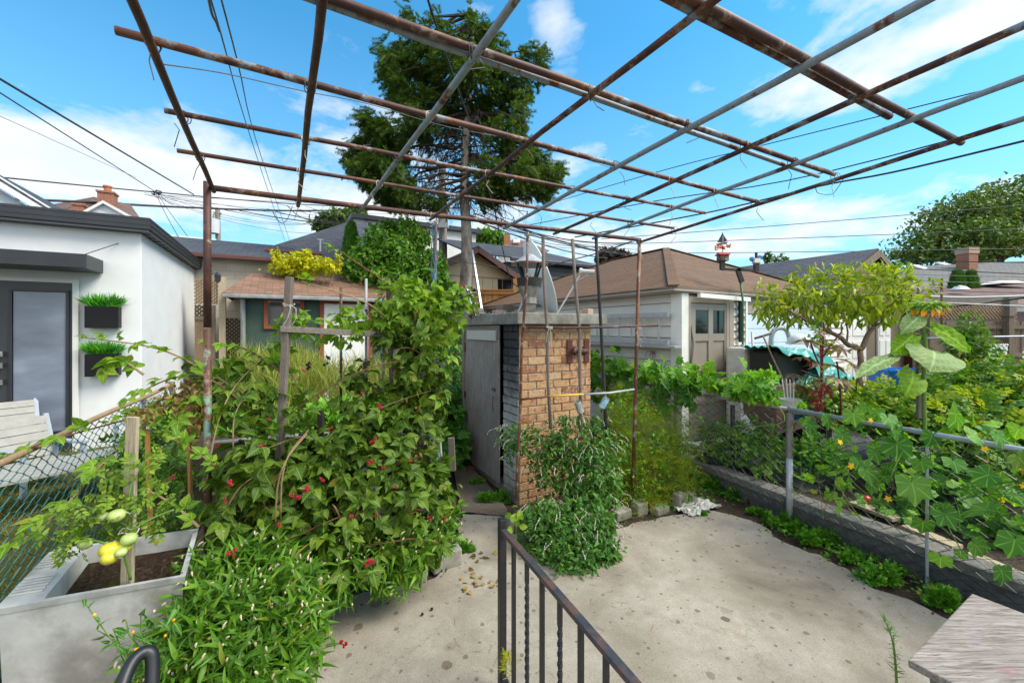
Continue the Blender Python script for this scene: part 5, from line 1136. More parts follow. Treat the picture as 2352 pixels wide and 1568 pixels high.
# ================================================================ laundry tub planter
zr = .75; A_, B_, C_, D_ = G(-14, 1400, zr), G(426, 1322, zr), G(457, 1212, zr), G(118, 1262, zr)
tb = thing('laundry_tub', 'old white stone laundry tub with washboard reused as a planter', 'planter', V(A_.x * .5 + C_.x * .5, A_.y * .5 + C_.y * .5, .22))
cen = (A_ + B_ + C_ + D_) / 4
def inset(p, k, z): q = cen + (p - cen) * k; return V(q.x, q.y, z)
corners = [A_, B_, C_, D_]
# washboard shelf takes the left part of the tub
wbR = [A_.lerp(B_, .235), D_.lerp(C_, .24)]
m = MB(); rim = [A_, B_, C_, D_]; out0 = [inset(p, .985, zr - .03) for p in rim]; low = [inset(p, .93, .22) for p in rim]
inn = [wbR[0].lerp(D_, .04), inset(B_, .93, zr), inset(C_, .93, zr), wbR[1].lerp(A_, .04)]; innb = [V(*(p * 1).xy, zr - .28) for p in [inn[0].lerp(inn[2], .06), inn[1].lerp(inn[3], .05), inn[2].lerp(inn[0], .05), inn[3].lerp(inn[1], .06)]]
for k in range(4):
    j = (k + 1) % 4
    m.poly([out0[k], out0[j], rim[j], rim[k]][::1]); m.poly([inset(rim[k], .97, zr - .032), inset(rim[j], .97, zr - .032), out0[j], out0[k]]); m.poly([low[k], low[j], inset(rim[j], .97, zr - .032), inset(rim[k], .97, zr - .032)])
    m.poly([rim[k], rim[j], inn[j], inn[k]]); m.poly([inn[k], inn[j], innb[j], innb[k]])
m.poly(low); m.poly(innb)
part('basin', m, M['tub'], tb)
m = MB(); u_ = (wbR[0] - A_) * .86; s_ = A_ + (wbR[0] - A_) * .07 + (D_ - A_) * .12
for k in range(15):
    if k in (6, 7, 8): continue
    p = s_ + (D_ - A_) * (.05 + k * .05); e = p + (B_ - A_) * .17; m.beam(p + UP * .005, e + UP * .005, .013, .012)
part('washboard_ribs', m, M['tub'], tb, bevel=.004)
m = MB(); zz = zr - .10; N = 16; P4 = [V(*p.lerp(innb[k], .30).xy, zz) for k, p in enumerate(inn)]
for i in range(N + 1):
    for j in range(N + 1):
        a = P4[0].lerp(P4[1], i / N); b = P4[3].lerp(P4[2], i / N); p = a.lerp(b, j / N); m.v.append((p.x, p.y, zz + (.03 * math.sin(i * 1.1) * math.sin(j * .9 + 1) + .012 * math.sin(i * 3.7 + j * 2.9)) * min(1, i / 3, (N - i) / 3, j / 3, (N - j) / 3)))
for i in range(N):
    for j in range(N): m.f.append((i * (N + 1) + j, (i + 1) * (N + 1) + j, (i + 1) * (N + 1) + j + 1, i * (N + 1) + j + 1)); m.mi.append(0)
build('potting_soil', m, M['soil_tub'], smooth=True, kind='stuff', label='dark mossy soil filling the laundry tub', cat='soil')

# ================================================================ black iron railing
rl = thing('iron_railing', 'black iron handrail with square and twisted balusters beside the steps', 'railing', V(-.056, 2.3, 0))
P0 = V(-.056, 2.3, .0); dR = V(.407, -.914, 0).normalized(); zR_ = .935; hp_ = V(-dR.y, dR.x, 0)
m = MB(); m.box(P0 - dR * .02 - hp_ * .02, dR * .04, hp_ * .04, UP * (zR_ + .045)); part('newel_post', m, M['black_iron'], rl, bevel=.003)
m = MB(); m.box(P0 + dR * .0205 - hp_ * .018 + UP * (zR_ - .025), dR * 2.9, hp_ * .036, UP * .022); part('handrail', m, M['iron_top'], rl, bevel=.004)
m = MB(); m.box(P0 + dR * .0205 - hp_ * .014 + UP * .09, dR * 2.9, hp_ * .028, UP * .02); part('bottom_rail', m, M['black_iron'], rl)
for k in range(1, 17):
    p = P0 + dR * (.158 * k + .002); m = MB(); r_ = .0095
    if k % 2 == 1 and k != 1 or k == 1: m.box(p - dR * r_ - hp_ * r_ + UP * .11, dR * 2 * r_, hp_ * 2 * r_, UP * (zR_ - .136))
    else:
        i0 = 0; N = 60
        for i in range(N + 1):
            z = .11 + (zR_ - .136) * i / N; tt = min(max((z - .2) / .6, 0), 1) * PI * 7
            for j in range(4):
                an = tt + j * PI / 2 + PI / 4; m.v.append(tuple(p + dR * .0125 * math.cos(an) + hp_ * .0125 * math.sin(an) + UP * z))
        for i in range(N):
            for j in range(4): m.f.append((i * 4 + j, i * 4 + (j + 1) % 4, i * 4 + 4 + (j + 1) % 4, i * 4 + 4 + j)); m.mi.append(0)
    part('baluster', m, M['black_iron'], rl)

# ================================================================ table corner, chair arm
tbq = thing('work_table', 'weathered plank table top with red and purple paint stains', 'table', G(2350, 1500, .75) * 1)
zt_ = .75; a, b = G(2232, 1361, zt_), G(2085, 1513, zt_); dq = (a - b); per = V(dq.y, -dq.x, 0).normalized()
ORG[tbq] = V(b.x, b.y, 0) + per * .3; tbq.location = ORG[tbq]
m = MB(); m.box(b - UP * .032, dq, per * .62, UP * .032); part('table_top', m, M['table'], tbq, bevel=.006)
m = MB(); m.box(b + per * .05 + dq * .06 - UP * .11, dq * .88, per * .025, UP * .076); m.box(b + per * .08 + dq * .06 - UP * .11, dq * .03, per * .5, UP * .076); part('apron', m, M['old_board'], tbq)
for (i, j) in ((.08, .06), (.86, .06), (.08, .52), (.86, .52)):
    m = MB(); m.box(V(b.x, b.y, 0) + dq * i + per * j, dq.normalized() * .055, per * .055, UP * .64); part('leg', m, M['chair_frame'] if 0 else M['old_board'], tbq)
ca_ = thing('plastic_chair', 'black plastic garden chair whose back rises into the bottom edge', 'chair', G(300, 2000, 0))
bx, by = P(318, 1540, 1.55), None
cch = P(318, 1500, 1.42); ORG[ca_] = V(cch.x, cch.y - .2, 0); ca_.location = ORG[ca_]
ln = [P(262, 1640, 1.30), P(285, 1560, 1.36), P(305, 1518, 1.40), P(328, 1498, 1.43), P(346, 1500, 1.44), P(350, 1530, 1.43), P(346, 1640, 1.38)]
def smooth_pts(pts, n=6):
    out = []
    for i in range(len(pts) - 1):
        p0, p1, p2, p3 = pts[max(i - 1, 0)], pts[i], pts[i + 1], pts[min(i + 2, len(pts) - 1)]
        for k in range(n):
            t = k / n; out.append(.5 * ((2 * p1) + (p2 - p0) * t + (2 * p0 - 5 * p1 + 4 * p2 - p3) * t * t + (3 * p1 - p0 - 3 * p2 + p3) * t ** 3))
    return out + [pts[-1]]
m = MB(); sp_ = smooth_pts(ln); sp_ = [sp_[0] - UP * .3] + sp_ + [sp_[-1] - UP * .3]; m.tube(sp_, .021, 12); part('armrest', m, M['plastic_black'], ca_, smooth=True)
q = ORG[ca_]; m = MB(); m.box(V(q.x - .22, q.y - .25, .42), V(.44, 0, 0), V(0, .44, 0), UP * .03); part('seat', m, M['plastic_black'], ca_, bevel=.01)
for sx in (-1, 1):
    for sy in (-1, 1): m = MB(); m.tube([V(q.x + .2 * sx, q.y + .2 * sy, .42), V(q.x + .24 * sx, q.y + .24 * sy, 0)], .02, 8); part('leg', m, M['plastic_black'], ca_)
m = MB(); m.box(V(q.x - .2, q.y - .26, .45), V(.4, 0, 0), V(0, -.03, 0), UP * .4); part('backrest', m, M['plastic_black'], ca_, bevel=.01)
# ================================================================ fences and garden wall
def chain_link(name, pts, z0, z1, mat, parent, w=.068, per=.078, r=.0036, sag=.008):
    """woven wire between level points pts"""
    ln = [0]; pts = [Vector(p) for p in pts]
    for a, b in zip(pts, pts[1:]): ln.append(ln[-1] + (b - a).length)
    L = ln[-1]; xs = [p.x for p in pts]; ys = [p.y for p in pts]; m = MB(); n = int(L / w); nz = int((z1 - z0) / (per / 2))
    for i in range(n + 1):
        P_ = []
        for k in range(nz + 1):
            s = i * w + (w / 2 if (k + i) % 2 else -w / 2) * 1.02; s = min(max(s, 0), L); z = z1 - k * per / 2
            x, y = np.interp(s, ln, xs), np.interp(s, ln, ys); o = sag * math.sin(s * 2.1 + z * 3) + (.004 if (i + k) % 2 else -.004)
            P_.append((x + o * .8, y + o * .5, z + .01 * math.sin(s * 5 + k)))
        m.tube(P_, r, 3, cap=False)
    return build(name, m, M[mat], parent)
xr = lambda y: float(xfence(y))
F3 = V(3.53 + .43 * 3.0, 2.81 - 3.0, 0); F0 = V(3.53, 2.81, 0); F1 = V(2.90, 4.26, 0); F2 = V(1.65, 7.4, 0)
rf_ = thing('chain_link_fence', 'chain link fence with grey top rail and dark green mesh along the garden wall', 'fence', V(2.9, 4.26, 0))
m = MB(); m.tube([F3 + UP * 1.22, F0 + UP * 1.215, F1 + UP * 1.21 - LB * 0], .021, 12); part('top_rail', m, M['galv'], rf_, smooth=True)
m = MB(); m.tube([F1 + UP * 1.21, V(2.29, 5.8, 1.18), F2 + UP * 1.22], .019, 12); part('top_rail', m, M['galv_dull'], rf_, smooth=True)
m = MB(); m.tube([F1 + UP * -.05, F1 + UP * .70], .031, 14); part('post_base', m, M['galv'], rf_, smooth=True)
m = MB(); m.tube([F1 + UP * .701, F1 + UP * 1.15], .032, 14); m.tube([F1 + UP * 1.12, F1 + UP * 1.16], .037, 14); m.tube([F1 + UP * 1.1601, F1 + UP * 1.24], .014, 8); part('post_top', m, M['galv_dull'], rf_, smooth=False)
Fm = G(2105, 1350, 0); fy = 3.27; m = MB(); q = V(xr(fy), fy, 0); m.tube([q - UP * .05, q + UP * 1.20], .011, 8); part('line_post', m, M['galv'], rf_)
for yy in (5.75, 7.35): m = MB(); q = V(xr(yy), yy, 0); m.tube([q, q + UP * 1.2], .024, 10); part('line_post', m, M['galv_dull'], rf_)
chain_link('wire_mesh', [F3, F0, F1, F2], .02, 1.19, 'mesh_dark', rf_, r=.0042)
lf_ = thing('chain_link_fence', 'old green coated chain link fence with rusty rail beside the laundry tub', 'fence', V(-3.2, 3, 0))
A0, A1, A2 = V(-1.95, .5, 0), V(-2.89, 2.3, 0), V(-4.5, 5.4, 0)
m = MB(); m.tube(smooth_pts([A0 + UP * 1.30, A1 + UP * 1.29, V(-3.5, 3.47, 1.31), V(-4.15, 4.7, 1.30), A2 + UP * 1.32]), .021, 10); part('top_rail', m, M['cane_tan'], lf_, smooth=True)
m = MB(); m.tube([A2, A2 + UP * 1.35], .028, 10); m.tube([V(-4.02, 4.45, 0), V(-4.02, 4.45, 1.3)], .02, 10); part('post', m, M['galv_dull'], lf_)
chain_link('wire_mesh', [A0, A1, A2], -.04, 1.28, 'mesh_green', lf_, r=.0038, sag=.02)
gw = thing('garden_wall', 'low rough grey block wall with lighter cap under the right chain link fence', 'wall', V(2.98, 4.26, 0))
ys_ = [-.6, 1.0, 2.2, 3.25, 4.35, 5.5, 6.8, 8.2]; m = MB()
for a, b in zip(ys_, ys_[1:]):
    p, q = V(xr(a) + .07, a, -.06), V(xr(b) + .07, b, -.06); m.box(p, q - p, V(.145, .055, 0), UP * .245)
part('block_base', m, M['wallblock'], gw)
for a, b in zip(ys_, ys_[1:]):
    p, q = V(xr(a) + .045, a + .004, .186), V(xr(b) + .045, b - .004, .186); c = MB(); c.box(p, q - p, V(.20, .075, 0), UP * .085); part('cap_block', c, M['wallcap'], gw, bevel=.012)
# kerb stones
for k, (x, y, w_, h_, lab) in enumerate(((1030, 1308, .26, .17, 'pale kerb stone at the corner of the weedy bed by the path'), (940, 1350, .30, .13, 'kerb stone half hidden under the smartweed'), (1435, 1192, .22, .11, 'pale kerb stone nearest the mint at the patio back edge'), (1478, 1182, .16, .15, 'upright pale kerb stone with a rounded top beside the dill'),
                                (1525, 1180, .20, .09, 'long pale kerb stone under the dill'), (1572, 1166, .15, .17, 'tall pale stone beside the crumpled plastic sheet'), (1594, 1156, .12, .13, 'narrow pale stone by the dark pot'), (1186, 1225, .12, .16, 'small grey kerb stone behind the railing post'))):
    p = G(x, y, 0); c = MB(); c.box(p - LA * w_ / 2 - UP * .02, LA * w_, LB * .12, UP * h_); build('kerb_stone', c, M['kerb'], bevel=.018, label=lab, cat='stone', group='pale kerb stones round the beds')
p = G(1600, 1168, 0); n = 13; m = MB()
for i in range(n):
    for j in range(n):
        u, v_ = i / (n - 1) - .5, j / (n - 1) - .5; r_ = 1 - .25 * math.sin(i * 1.7) * math.cos(j * 2.1); m.v.append(tuple(p + LA * u * .50 * r_ + LB * v_ * .26 * r_ + UP * (.035 + .03 * math.sin(i * 2.3 + j) * math.cos(j * 1.9 - i) + .02 * math.sin(i * 5.1))))
for i in range(n - 1):
    for j in range(n - 1): m.f.append((i * n + j, (i + 1) * n + j, (i + 1) * n + j + 1, i * n + j + 1)); m.mi.append(0)
build('plastic_sheet', m, M['plastic_sheet'], label='crumpled dirty white plastic sheet on the patio back corner', cat='plastic sheet')
# weathered board fence at the far right
FR0, FR1 = P(2098, 735, 8.6), P(2420, 735, 8.9); d = (FR1 - FR0); d.z = 0; Lf = d.length; d.normalize(); nf = V(d.y, -d.x, 0)
zf = zat(738, 8.7); wf = thing('board_fence', 'weathered grey board fence with lattice top at the far right', 'fence', V(FR0.x, FR0.y, .2))
m = MB(); x = 0; k = 0
while x < Lf:
    m.box(V(FR0.x, FR0.y, .2) + d * x + nf * (.02 if k % 2 else 0), d * .135, -nf * .018, UP * (zf - .2 + .0)); x += .150; k += 1
part('boards', m, M['fence_old'], wf)
m = MB()
for z in (.75, 1.45, zf - .16): m.box(V(FR0.x, FR0.y, z) + nf * .022, d * Lf, nf * .04, UP * .085)
part('rail', m, M['fence_old'], wf)
for xx in (2294, 2115):
    t_ = along(FR0, d, xx); m = MB(); q = V(FR0.x, FR0.y, .2) + d * t_ + nf * .063; m.box(q, d * .12, nf * .11, UP * (zf + .1 - .2)); m.box(q - d * .02 - nf * .02 + UP * (zf + .102 - .2), d * .16, nf * .15, UP * .04); part('post', m, M['fence_old'], wf, bevel=.005)
def lattice(name, o, a, up, La, Lu, mat, parent=None, w=.035, sp=.085, th=.012, nrm=None, **k):
    nrm = nrm or a.cross(up).normalized(); m = MB()
    for sgn, off in ((1, 0), (-1, th + .001)):
        s = -Lu
        while s < La + Lu:
            # strip a-coordinate at up=0 is s, moves sgn with height
            p0 = (s, 0); t0 = 0; t1 = Lu; x0, x1 = s, s + sgn * Lu
            if sgn < 0: x0, x1 = s + Lu * 0, s - Lu
            # clip to 0..La
            ta, tb_ = 0.0, 1.0
            for xa, xb in (((x0), (x1)),):
                dx = xb - xa
                if dx > 0: ta = max(ta, (0 - xa) / dx); tb_ = min(tb_, (La - xa) / dx)
                else: ta = max(ta, (La - xa) / dx); tb_ = min(tb_, (0 - xa) / dx)
            if tb_ - ta > .02:
                A = o + a * (x0 + (x1 - x0) * ta) + up * (Lu * ta) + nrm * off; B = o + a * (x0 + (x1 - x0) * tb_) + up * (Lu * tb_) + nrm * off
                m.beam(A, B, w, th, nrm.cross(B - A).cross(B - A) if 0 else nrm)
            s += sp * 1.414
    return build(name, m, M[mat], parent, **k)
lattice('lattice_panel', V(FR0.x, FR0.y, zf + .05) + d * .6 - nf * .12, d, UP, Lf - 1.35, .32, 'lattice', wf, sp=.06, w=.03)
m = MB(); o = V(FR0.x, FR0.y, zf + .03) + d * .6 - nf * .12
m.box(o + UP * .36, d * (Lf - 1.3), -nf * .03, UP * .12); m.box(o - UP * .05, d * (Lf - 1.3), -nf * .03, UP * .06); tq = along(FR0, d, 2352 - 30); m.box(V(FR0.x, FR0.y, zf - .1) + d * tq - nf * .16, d * .14, nf * .14, UP * .62); part('lattice_frame', m, M['old_board'], wf)
m = MB(); m.tube([P(2100, 777, 8.0), P(2352, 772, 8.0), P(2500, 770, 8.0)], .018, 8); build('clothes_pipe', m, M['galv'], smooth=True, label='thin grey pipe running level before the far board fence', cat='pipe')
for xx, lab in ((2163, 'left one of two thin rusty rods before the far lattice'), (2120, 'right one of two thin rusty rods before the far lattice')):
    m = MB(); xx = {2163: 2109, 2120: 2163}[xx]; m.tube([P(xx, 640 if xx > 2110 else 655, 8.2), P(xx, 760, 8.2)], .02, 8); build('rusty_rod', m, M['pipe_orange'], label=lab, cat='rod')
# white lattice sheets leaning
for (xa, ya, xb, yb, wd, lab) in ((2256, 910, 2272, 790, .34, 'white lattice strip leaning near the tall weed by the board fence'), (2340, 920, 2350, 800, .5, 'white lattice sheet leaning at the right edge of the picture')):
    a, b = P(xa, ya, 6.6), P(xb, yb, 6.6); up_ = (b - a); L_ = up_.length; up_.normalize(); lattice('white_lattice', a, V(1, .1, 0).normalized(), up_, wd, L_, 'trim_white', sp=.055, w=.028, th=.008, label=lab, cat='lattice')
# cedar fence behind the oven
c0, c1 = P(985, 666, 13.4), P(1182, 666, 13.4); m = MB(); cf = thing('cedar_fence', 'fresh orange cedar fence beyond the spruce trunk and ladder', 'fence', V(c0.x, c0.y, .3)); x = c0.x; k = 0
while x < c1.x: m.box(V(x, c0.y + (.02 if k % 2 else 0), .3), V(.145, 0, 0), V(0, .02, 0), UP * (c0.z - .34)); x += .155; k += 1
part('boards', m, M['fence_new'], cf)
m = MB(); m.box(V(c0.x, c0.y - .06, c0.z - .14), V(c1.x - c0.x, 0, 0), V(0, .04, 0), UP * .12); m.box(V(c0.x, c0.y - .10, c0.z - .018), V(c1.x - c0.x, 0, 0), V(0, .16, 0), UP * .03); m.box(V(c0.x, c0.y - .05, 1.0), V(c1.x - c0.x, 0, 0), V(0, .04, 0), UP * .1); part('top_rail', m, M['fence_new'], cf)
m = MB(); m.box(V(c1.x - .05, c1.y - .08, .3), V(.14, 0, 0), V(0, .14, 0), UP * (zat(640, 13.4) - .3)); part('post', m, M['fence_new'], cf)
# lattice gate at the left, behind the studio
q0 = P(447, 700, 8.7); gt = thing('lattice_gate', 'tan lattice topped wooden gate between the studio and the green shed', 'gate', V(q0.x, q0.y, .3))
Lg = along(q0, LA, 500); lattice('lattice_panel', V(q0.x, q0.y, zat(697, 8.7)), LA, UP, Lg, zat(640, 8.7) - zat(697, 8.7), 'lattice', gt, sp=.055, w=.032); lattice('lattice_panel', V(q0.x, q0.y, zat(728, 8.7)) + LB * .02, LA, UP, Lg - .12, zat(700, 8.7) - zat(728, 8.7), 'lattice_dark', gt, sp=.06, w=.034)
m = MB(); z1_ = zat(728, 8.7); m.box(V(q0.x, q0.y, .3) + LB * .0, LA * (Lg - .1), LB * .03, UP * (z1_ - .3)); part('boards', m, M['gable_brown'], gt)
m = MB(); m.box(V(q0.x, q0.y, z1_ - .06) - LB * .025, LA * (Lg - .1), LB * .024, UP * .08); m.box(V(q0.x, q0.y, .3) + LA * (Lg - .11) - LB * .025, LA * .07, LB * .05, UP * (zat(700, 8.7) - .3)); part('gate_frame', m, M['fence_old'], gt)
m = MB(); m.box(V(q0.x, q0.y, .3) + LA * (Lg + .03) - LB * .08, LA * .12, LB * .12, UP * (zat(636, 8.9) - .3)); part('post', m, M['stake_pale'], gt)
wl = thing('wall_lamp', 'small black lantern on the post of the lattice gate', 'lamp', V(q0.x, q0.y, 2.9) + LA * Lg); m = MB(); p = P(497, 628, 8.75); m.tube([p, p + V(-.08, -.05, .06), p + V(-.12, -.08, -.03), p + V(-.02, -.08, -.02)], .015, 6); part('arm', m, M['fascia'], wl)
m = MB(); m.lathe([(.02, .1), (.06, .04), (.05, -.1), (.0, -.12)], P(500, 636, 8.6), 8); part('lantern', m, M['fascia'], wl)
q1 = P(515, 700, 9.0); lattice('lattice_screen', V(q1.x, q1.y, .3), LA, UP, along(q1, LA, 553), zat(731, 9.0) - .3, 'lattice_dark', sp=.06, w=.036, label='dark lattice screen beside the downpipe of the green shed', cat='lattice')

# ================================================================ neighbour's slatted furniture
def xf(loc, ang):
    c, s = math.cos(ang), math.sin(ang); return lambda x, y, z: V(loc[0] + x * c - y * s, loc[1] + x * s + y * c, loc[2] + z)
def chair(loc, ang, label, k_=.8):
    t = thing('slatted_armchair', label, 'chair', V(*loc), 'slatted garden armchairs behind the left fence'); T0 = xf(loc, ang); T = lambda x, y, z: T0(x * k_, y * k_, z * k_)
    def bx_(m, x0, x1, y0, y1, z0, z1, sh=0): m.mesh([T(x, y + sh * (z - z0), z) for z in (z0, z1) for (x, y) in ((x0, y0), (x1, y0), (x1, y1), (x0, y1))], [(0, 3, 2, 1), (4, 5, 6, 7), (0, 1, 5, 4), (1, 2, 6, 5), (2, 3, 7, 6), (3, 0, 4, 7)])
    m = MB()
    for k in range(5): bx_(m, -.27, .27, -.28 + k * .11, -.28 + k * .11 + .10, .40, .425)
    part('seat', m, M['lawn_chair'], t)
    m = MB()
    for k in range(5): z = .45 + k * .108; bx_(m, -.27, .27, .26 + (z - .45) * .35, .285 + (z - .45) * .35, z, z + .098, .35)
    part('backrest', m, M['lawn_chair'], t)
    m = MB()
    for s in (-1, 1):
        x0, x1 = (s * .30 - .025, s * .30 + .025); bx_(m, x0, x1, -.32, -.27, 0, .62); bx_(m, x0, x1, .27, .32, 0, .62); bx_(m, x0 - .015, x1 + .015, -.34, .36, .621, .65); bx_(m, x0, x1, -.27, .27, .34, .39)
        m.mesh([T(x, y, z) for (x, y, z) in ((x0, .29, .4), (x1, .29, .4), (x1, .33, .4), (x0, .33, .4), (x0, .49, 1.0), (x1, .49, 1.0), (x1, .53, 1.0), (x0, .53, 1.0))], [(0, 3, 2, 1), (4, 5, 6, 7), (0, 1, 5, 4), (1, 2, 6, 5), (2, 3, 7, 6), (3, 0, 4, 7)])
    part('frame', m, M['chair_frame'], t); return t
chair((-6.35, 5.2, .30), R(58), 'slatted armchair with its back to the dark glazed studio door')
chair((-5.15, 4.45, .26), R(75), 'slatted armchair nearest the fence, facing along the low table')
chair((-4.95, 5.55, .30), R(20), 'slatted armchair by the studio wall, half behind bramble leaves')
chair((-6.0, 4.25, .28), R(66), 'slatted armchair cut off at the left edge')
tt_ = thing('slatted_table', 'long low slatted table with grey blue legs behind the left fence', 'table', V(-4.9, 4.2, .28)); T = xf((-4.45, 4.05, .22), R(62)); m = MB()
for k in range(5): m.box(T(-.85, -.30 + k * .125, .47), T(1, 0, 0) * 1.7 - T(0, 0, 0) * 1.7, T(0, 1, 0) * .115 - T(0, 0, 0) * .115, UP * .025)
part('table_top', m, M['lawn_chair'], tt_)
for x in (-.8, .75):
    for y in (-.27, .25): m = MB(); m.box(T(x, y, 0), T(1, 0, 0) * .06 - T(0, 0, 0) * .06, T(0, 1, 0) * .06 - T(0, 0, 0) * .06, UP * .469); part('leg', m, M['chair_frame'], tt_)
# ================================================================ clutter by the blue door
def gfront(x, off): return GC + LA * along(GC - LB * off, LA, x) - LB * off
bx = thing('sheet_wrapped_stack', 'stack of boards under cloudy plastic sheet beside the pale blue door', 'stack', gfront(1745, .5)); m = MB(); a, b = gfront(1712, .45), gfront(1790, .45)
m.box(V(a.x, a.y, .2), (b - a), LB * .35, UP * (zat(796, 7.0) - .2)); part('plastic_cover', m, M['plastic_sheet'], bx, bevel=.05)
m = MB(); a2_ = gfront(1752, .47); m.box(V(a2_.x, a2_.y, .9), (b - a2_) * .98, -LB * .03, UP * .72); part('board', m, M['cardboard'], bx)
a, b = gfront(1782, .95), gfront(1905, .95); bq = thing('dark_crate_stand', 'brown cabinet supporting the black bin near the pale blue door', 'cabinet', V(a.x, a.y, .2)); m = MB(); m.box(V(a.x, a.y, .45), b - a, LB * .5, UP * .75); part('cabinet_box', m, M['gable_brown'] if 0 else plain('brown vinyl', (.16, .10, .075), (.12, .075, .06), .5, 4), bq, bevel=.02)
m = MB()
for t_ in (.03, .48, .93): m = MB(); m.box(V(a.x, a.y, .2) + (b - a) * t_, LA * .05, LB * .4, UP * .249); part('leg', m, M['charred'], bq)
m = MB(); a, b = gfront(1787, .93), gfront(1862, .93); m.box(V(a.x, a.y, 1.21), b - a, LB * .45, UP * (zat(800, 6.8) - 1.21)); build('black_bin', m, M['plastic_black'], bevel=.06, label='black bin half covered by the teal tarpaulin', cat='bin')
# tarp: rumpled sheet draped over
n = 26; m = MB(); a, b = gfront(1784, 1.0), gfront(1925, 1.0)
for i in range(n):
    for j in range(n):
        u, v_ = i / (n - 1), j / (n - 1); p = a.lerp(b, u) + LB * (v_ * .62 - .06); edge = (1 - min(v_ * 6, 1)); z = 1.78 - .16 * u + .035 * math.sin(i * .7 + j * .6) * math.sin(j * .8) + .012 * math.sin(i * 1.9 + 1) - edge * (.09 + .40 * min(1, max(0, (u - .42) * 6)) + .02 * math.sin(i * .9)) - .25 * max(0, u - .85) * 4
        m.v.append((p.x, p.y - .05 * edge, z))
for i in range(n - 1):
    for j in range(n - 1): m.f.append((i * n + j, (i + 1) * n + j, (i + 1) * n + j + 1, i * n + j + 1)); m.mi.append(0)
tpo = build('tarpaulin', m, M['tarp'], label='rumpled teal tarpaulin over the stack by the pale blue door', cat='tarpaulin'); s_ = tpo.modifiers.new('thickness', 'SOLIDIFY'); s_.thickness = .006
n = 20; m = MB(); a, b = gfront(1880, 1.25), gfront(1985, 1.25)
for i in range(n):
    for j in range(n):
        u, v_ = i / (n - 1), j / (n - 1); p = a.lerp(b, u) + LB * (v_ * .5); m.v.append((p.x, p.y, 1.15 + .35 * math.sin(u * PI) * math.sin((.2 + .8 * v_) * PI / 2) + .05 * math.sin(i * 1.9 + j) * math.cos(j * 1.4)))
for i in range(n - 1):
    for j in range(n - 1): m.f.append((i * n + j, (i + 1) * n + j, (i + 1) * n + j + 1, i * n + j + 1)); m.mi.append(0)
build('tarpaulin', m, M['tarp'], label='second crumpled teal tarpaulin heap behind the red castor flowers', cat='tarpaulin').modifiers.new('thickness', 'SOLIDIFY').thickness = .006
c = gfront(1836, .75); m = MB(); m.lathe([(.0, .17), (.09, .155), (.16, .10), (.19, .02), (.19, 0)], V(c.x, c.y, zat(790, c.y)), 20); m.lathe([(.195, 0), (.195, .02), (.15, .021)], V(c.x, c.y, zat(790, c.y)), 20); build('white_dome', m, M['plastic_white'], smooth=True, label='white plastic dome sitting on the tarpaulin', cat='dome')
m = MB(); c0 = P(1775, 800, 6.9); m.tube(smooth_pts([P(1772, 812, 6.95), P(1771, 780, 6.95), P(1777, 760, 6.95), P(1792, 753, 6.95), P(1806, 758, 6.95), P(1813, 775, 6.95), P(1814, 790, 6.95)]), .038, 12); build('grey_hoop', m, M['hose_grey'], smooth=True, label='thick grey hose arch standing against the pale blue door', cat='hose')
def long_tool(name, pts, r, mat, lab, head=None, cat='garden tool'):
    t = thing(name, lab, cat, Vector(pts[-1])); m = MB(); m.tube(pts, r, 8); part('handle', m, M[mat], t, smooth=True)
    if head: m = MB(); head(m); part('head', m, M['pipe_brown'], t)
long_tool('long_hoe', [P(1752, 770, 6.2), P(1788, 850, 6.0), P(1832, 945, 5.7)], .012, 'cane_tan', 'rusty tee headed tool leaning by the black bin', lambda m: m.tube([P(1734, 777, 6.2), P(1770, 766, 6.25)], .018, 8))
long_tool('broom_pole', [P(1727, 750 + 12, 6.75), P(1735, 900, 6.5)], .016, 'hose_grey', 'pale grey pole leaning on the wrapped stack')
long_tool('wood_pole', [P(1722, 800, 6.7), P(1737, 905, 6.4)], .018, 'cane_tan', 'brown wooden pole leaning left of the wrapped stack')
# things under the table row seen through the fence
bro = thing('broom', 'upturned whisk broom with pale bristles seen through the fence', 'broom', P(1715, 985, 6.0)); m = MB(); a, b = P(1706, 950, 6.0), P(1726, 1000, 5.95)
for k in range(22): s = (k / 21 - .5); m.tube([a + V(s * .06, 0, 0), b + V(s * .26, .01 * (k % 3), .01)], .004, 4)
part('bristles', m, M['white_paint'], bro); m = MB(); m.tube([P(1696, 900, 6.1), a], .013, 8); part('handle', m, M['hose_grey'], bro)
bk_ = thing('paint_bucket', 'white paint bucket with blue label behind the chain link fence post', 'bucket', P(1830, 965, 6.3)); c = P(1832, 968, 6.3); m = MB(); m.lathe([(.0, 0), (.12, 0), (.14, .27), (.0, .27)], c, 20); part('tub', m, M['plastic_white'], bk_); m = MB(); m.lathe([(.129, .05), (.1345, .14)], c, 20); part('label_band', m, M['blue_paint'], bk_); m = MB(); m.lathe([(.1401, .25), (.150, .25), (.150, .27), (.1401, .27)], c, 20); part('rim', m, M['plastic_white'], bk_)
wbk = thing('tool_bucket', 'white pail holding thin sticks on the fence rail line', 'bucket', P(1812, 935, 5.2)); c = P(1815, 940, 5.2); m = MB(); m.lathe([(.0, 0), (.10, 0), (.12, .12), (.125, .12), (.125, .135)], c, 18); part('pail', m, M['plastic_white'], wbk)
for k in range(4): m = MB(); m.tube([c + V(-.05 + .03 * k, 0, .03), c + V(-.09 + .05 * k, .02, .38 + .03 * (k % 2))], .008, 6); part('stick', m, M['white_paint'], wbk)
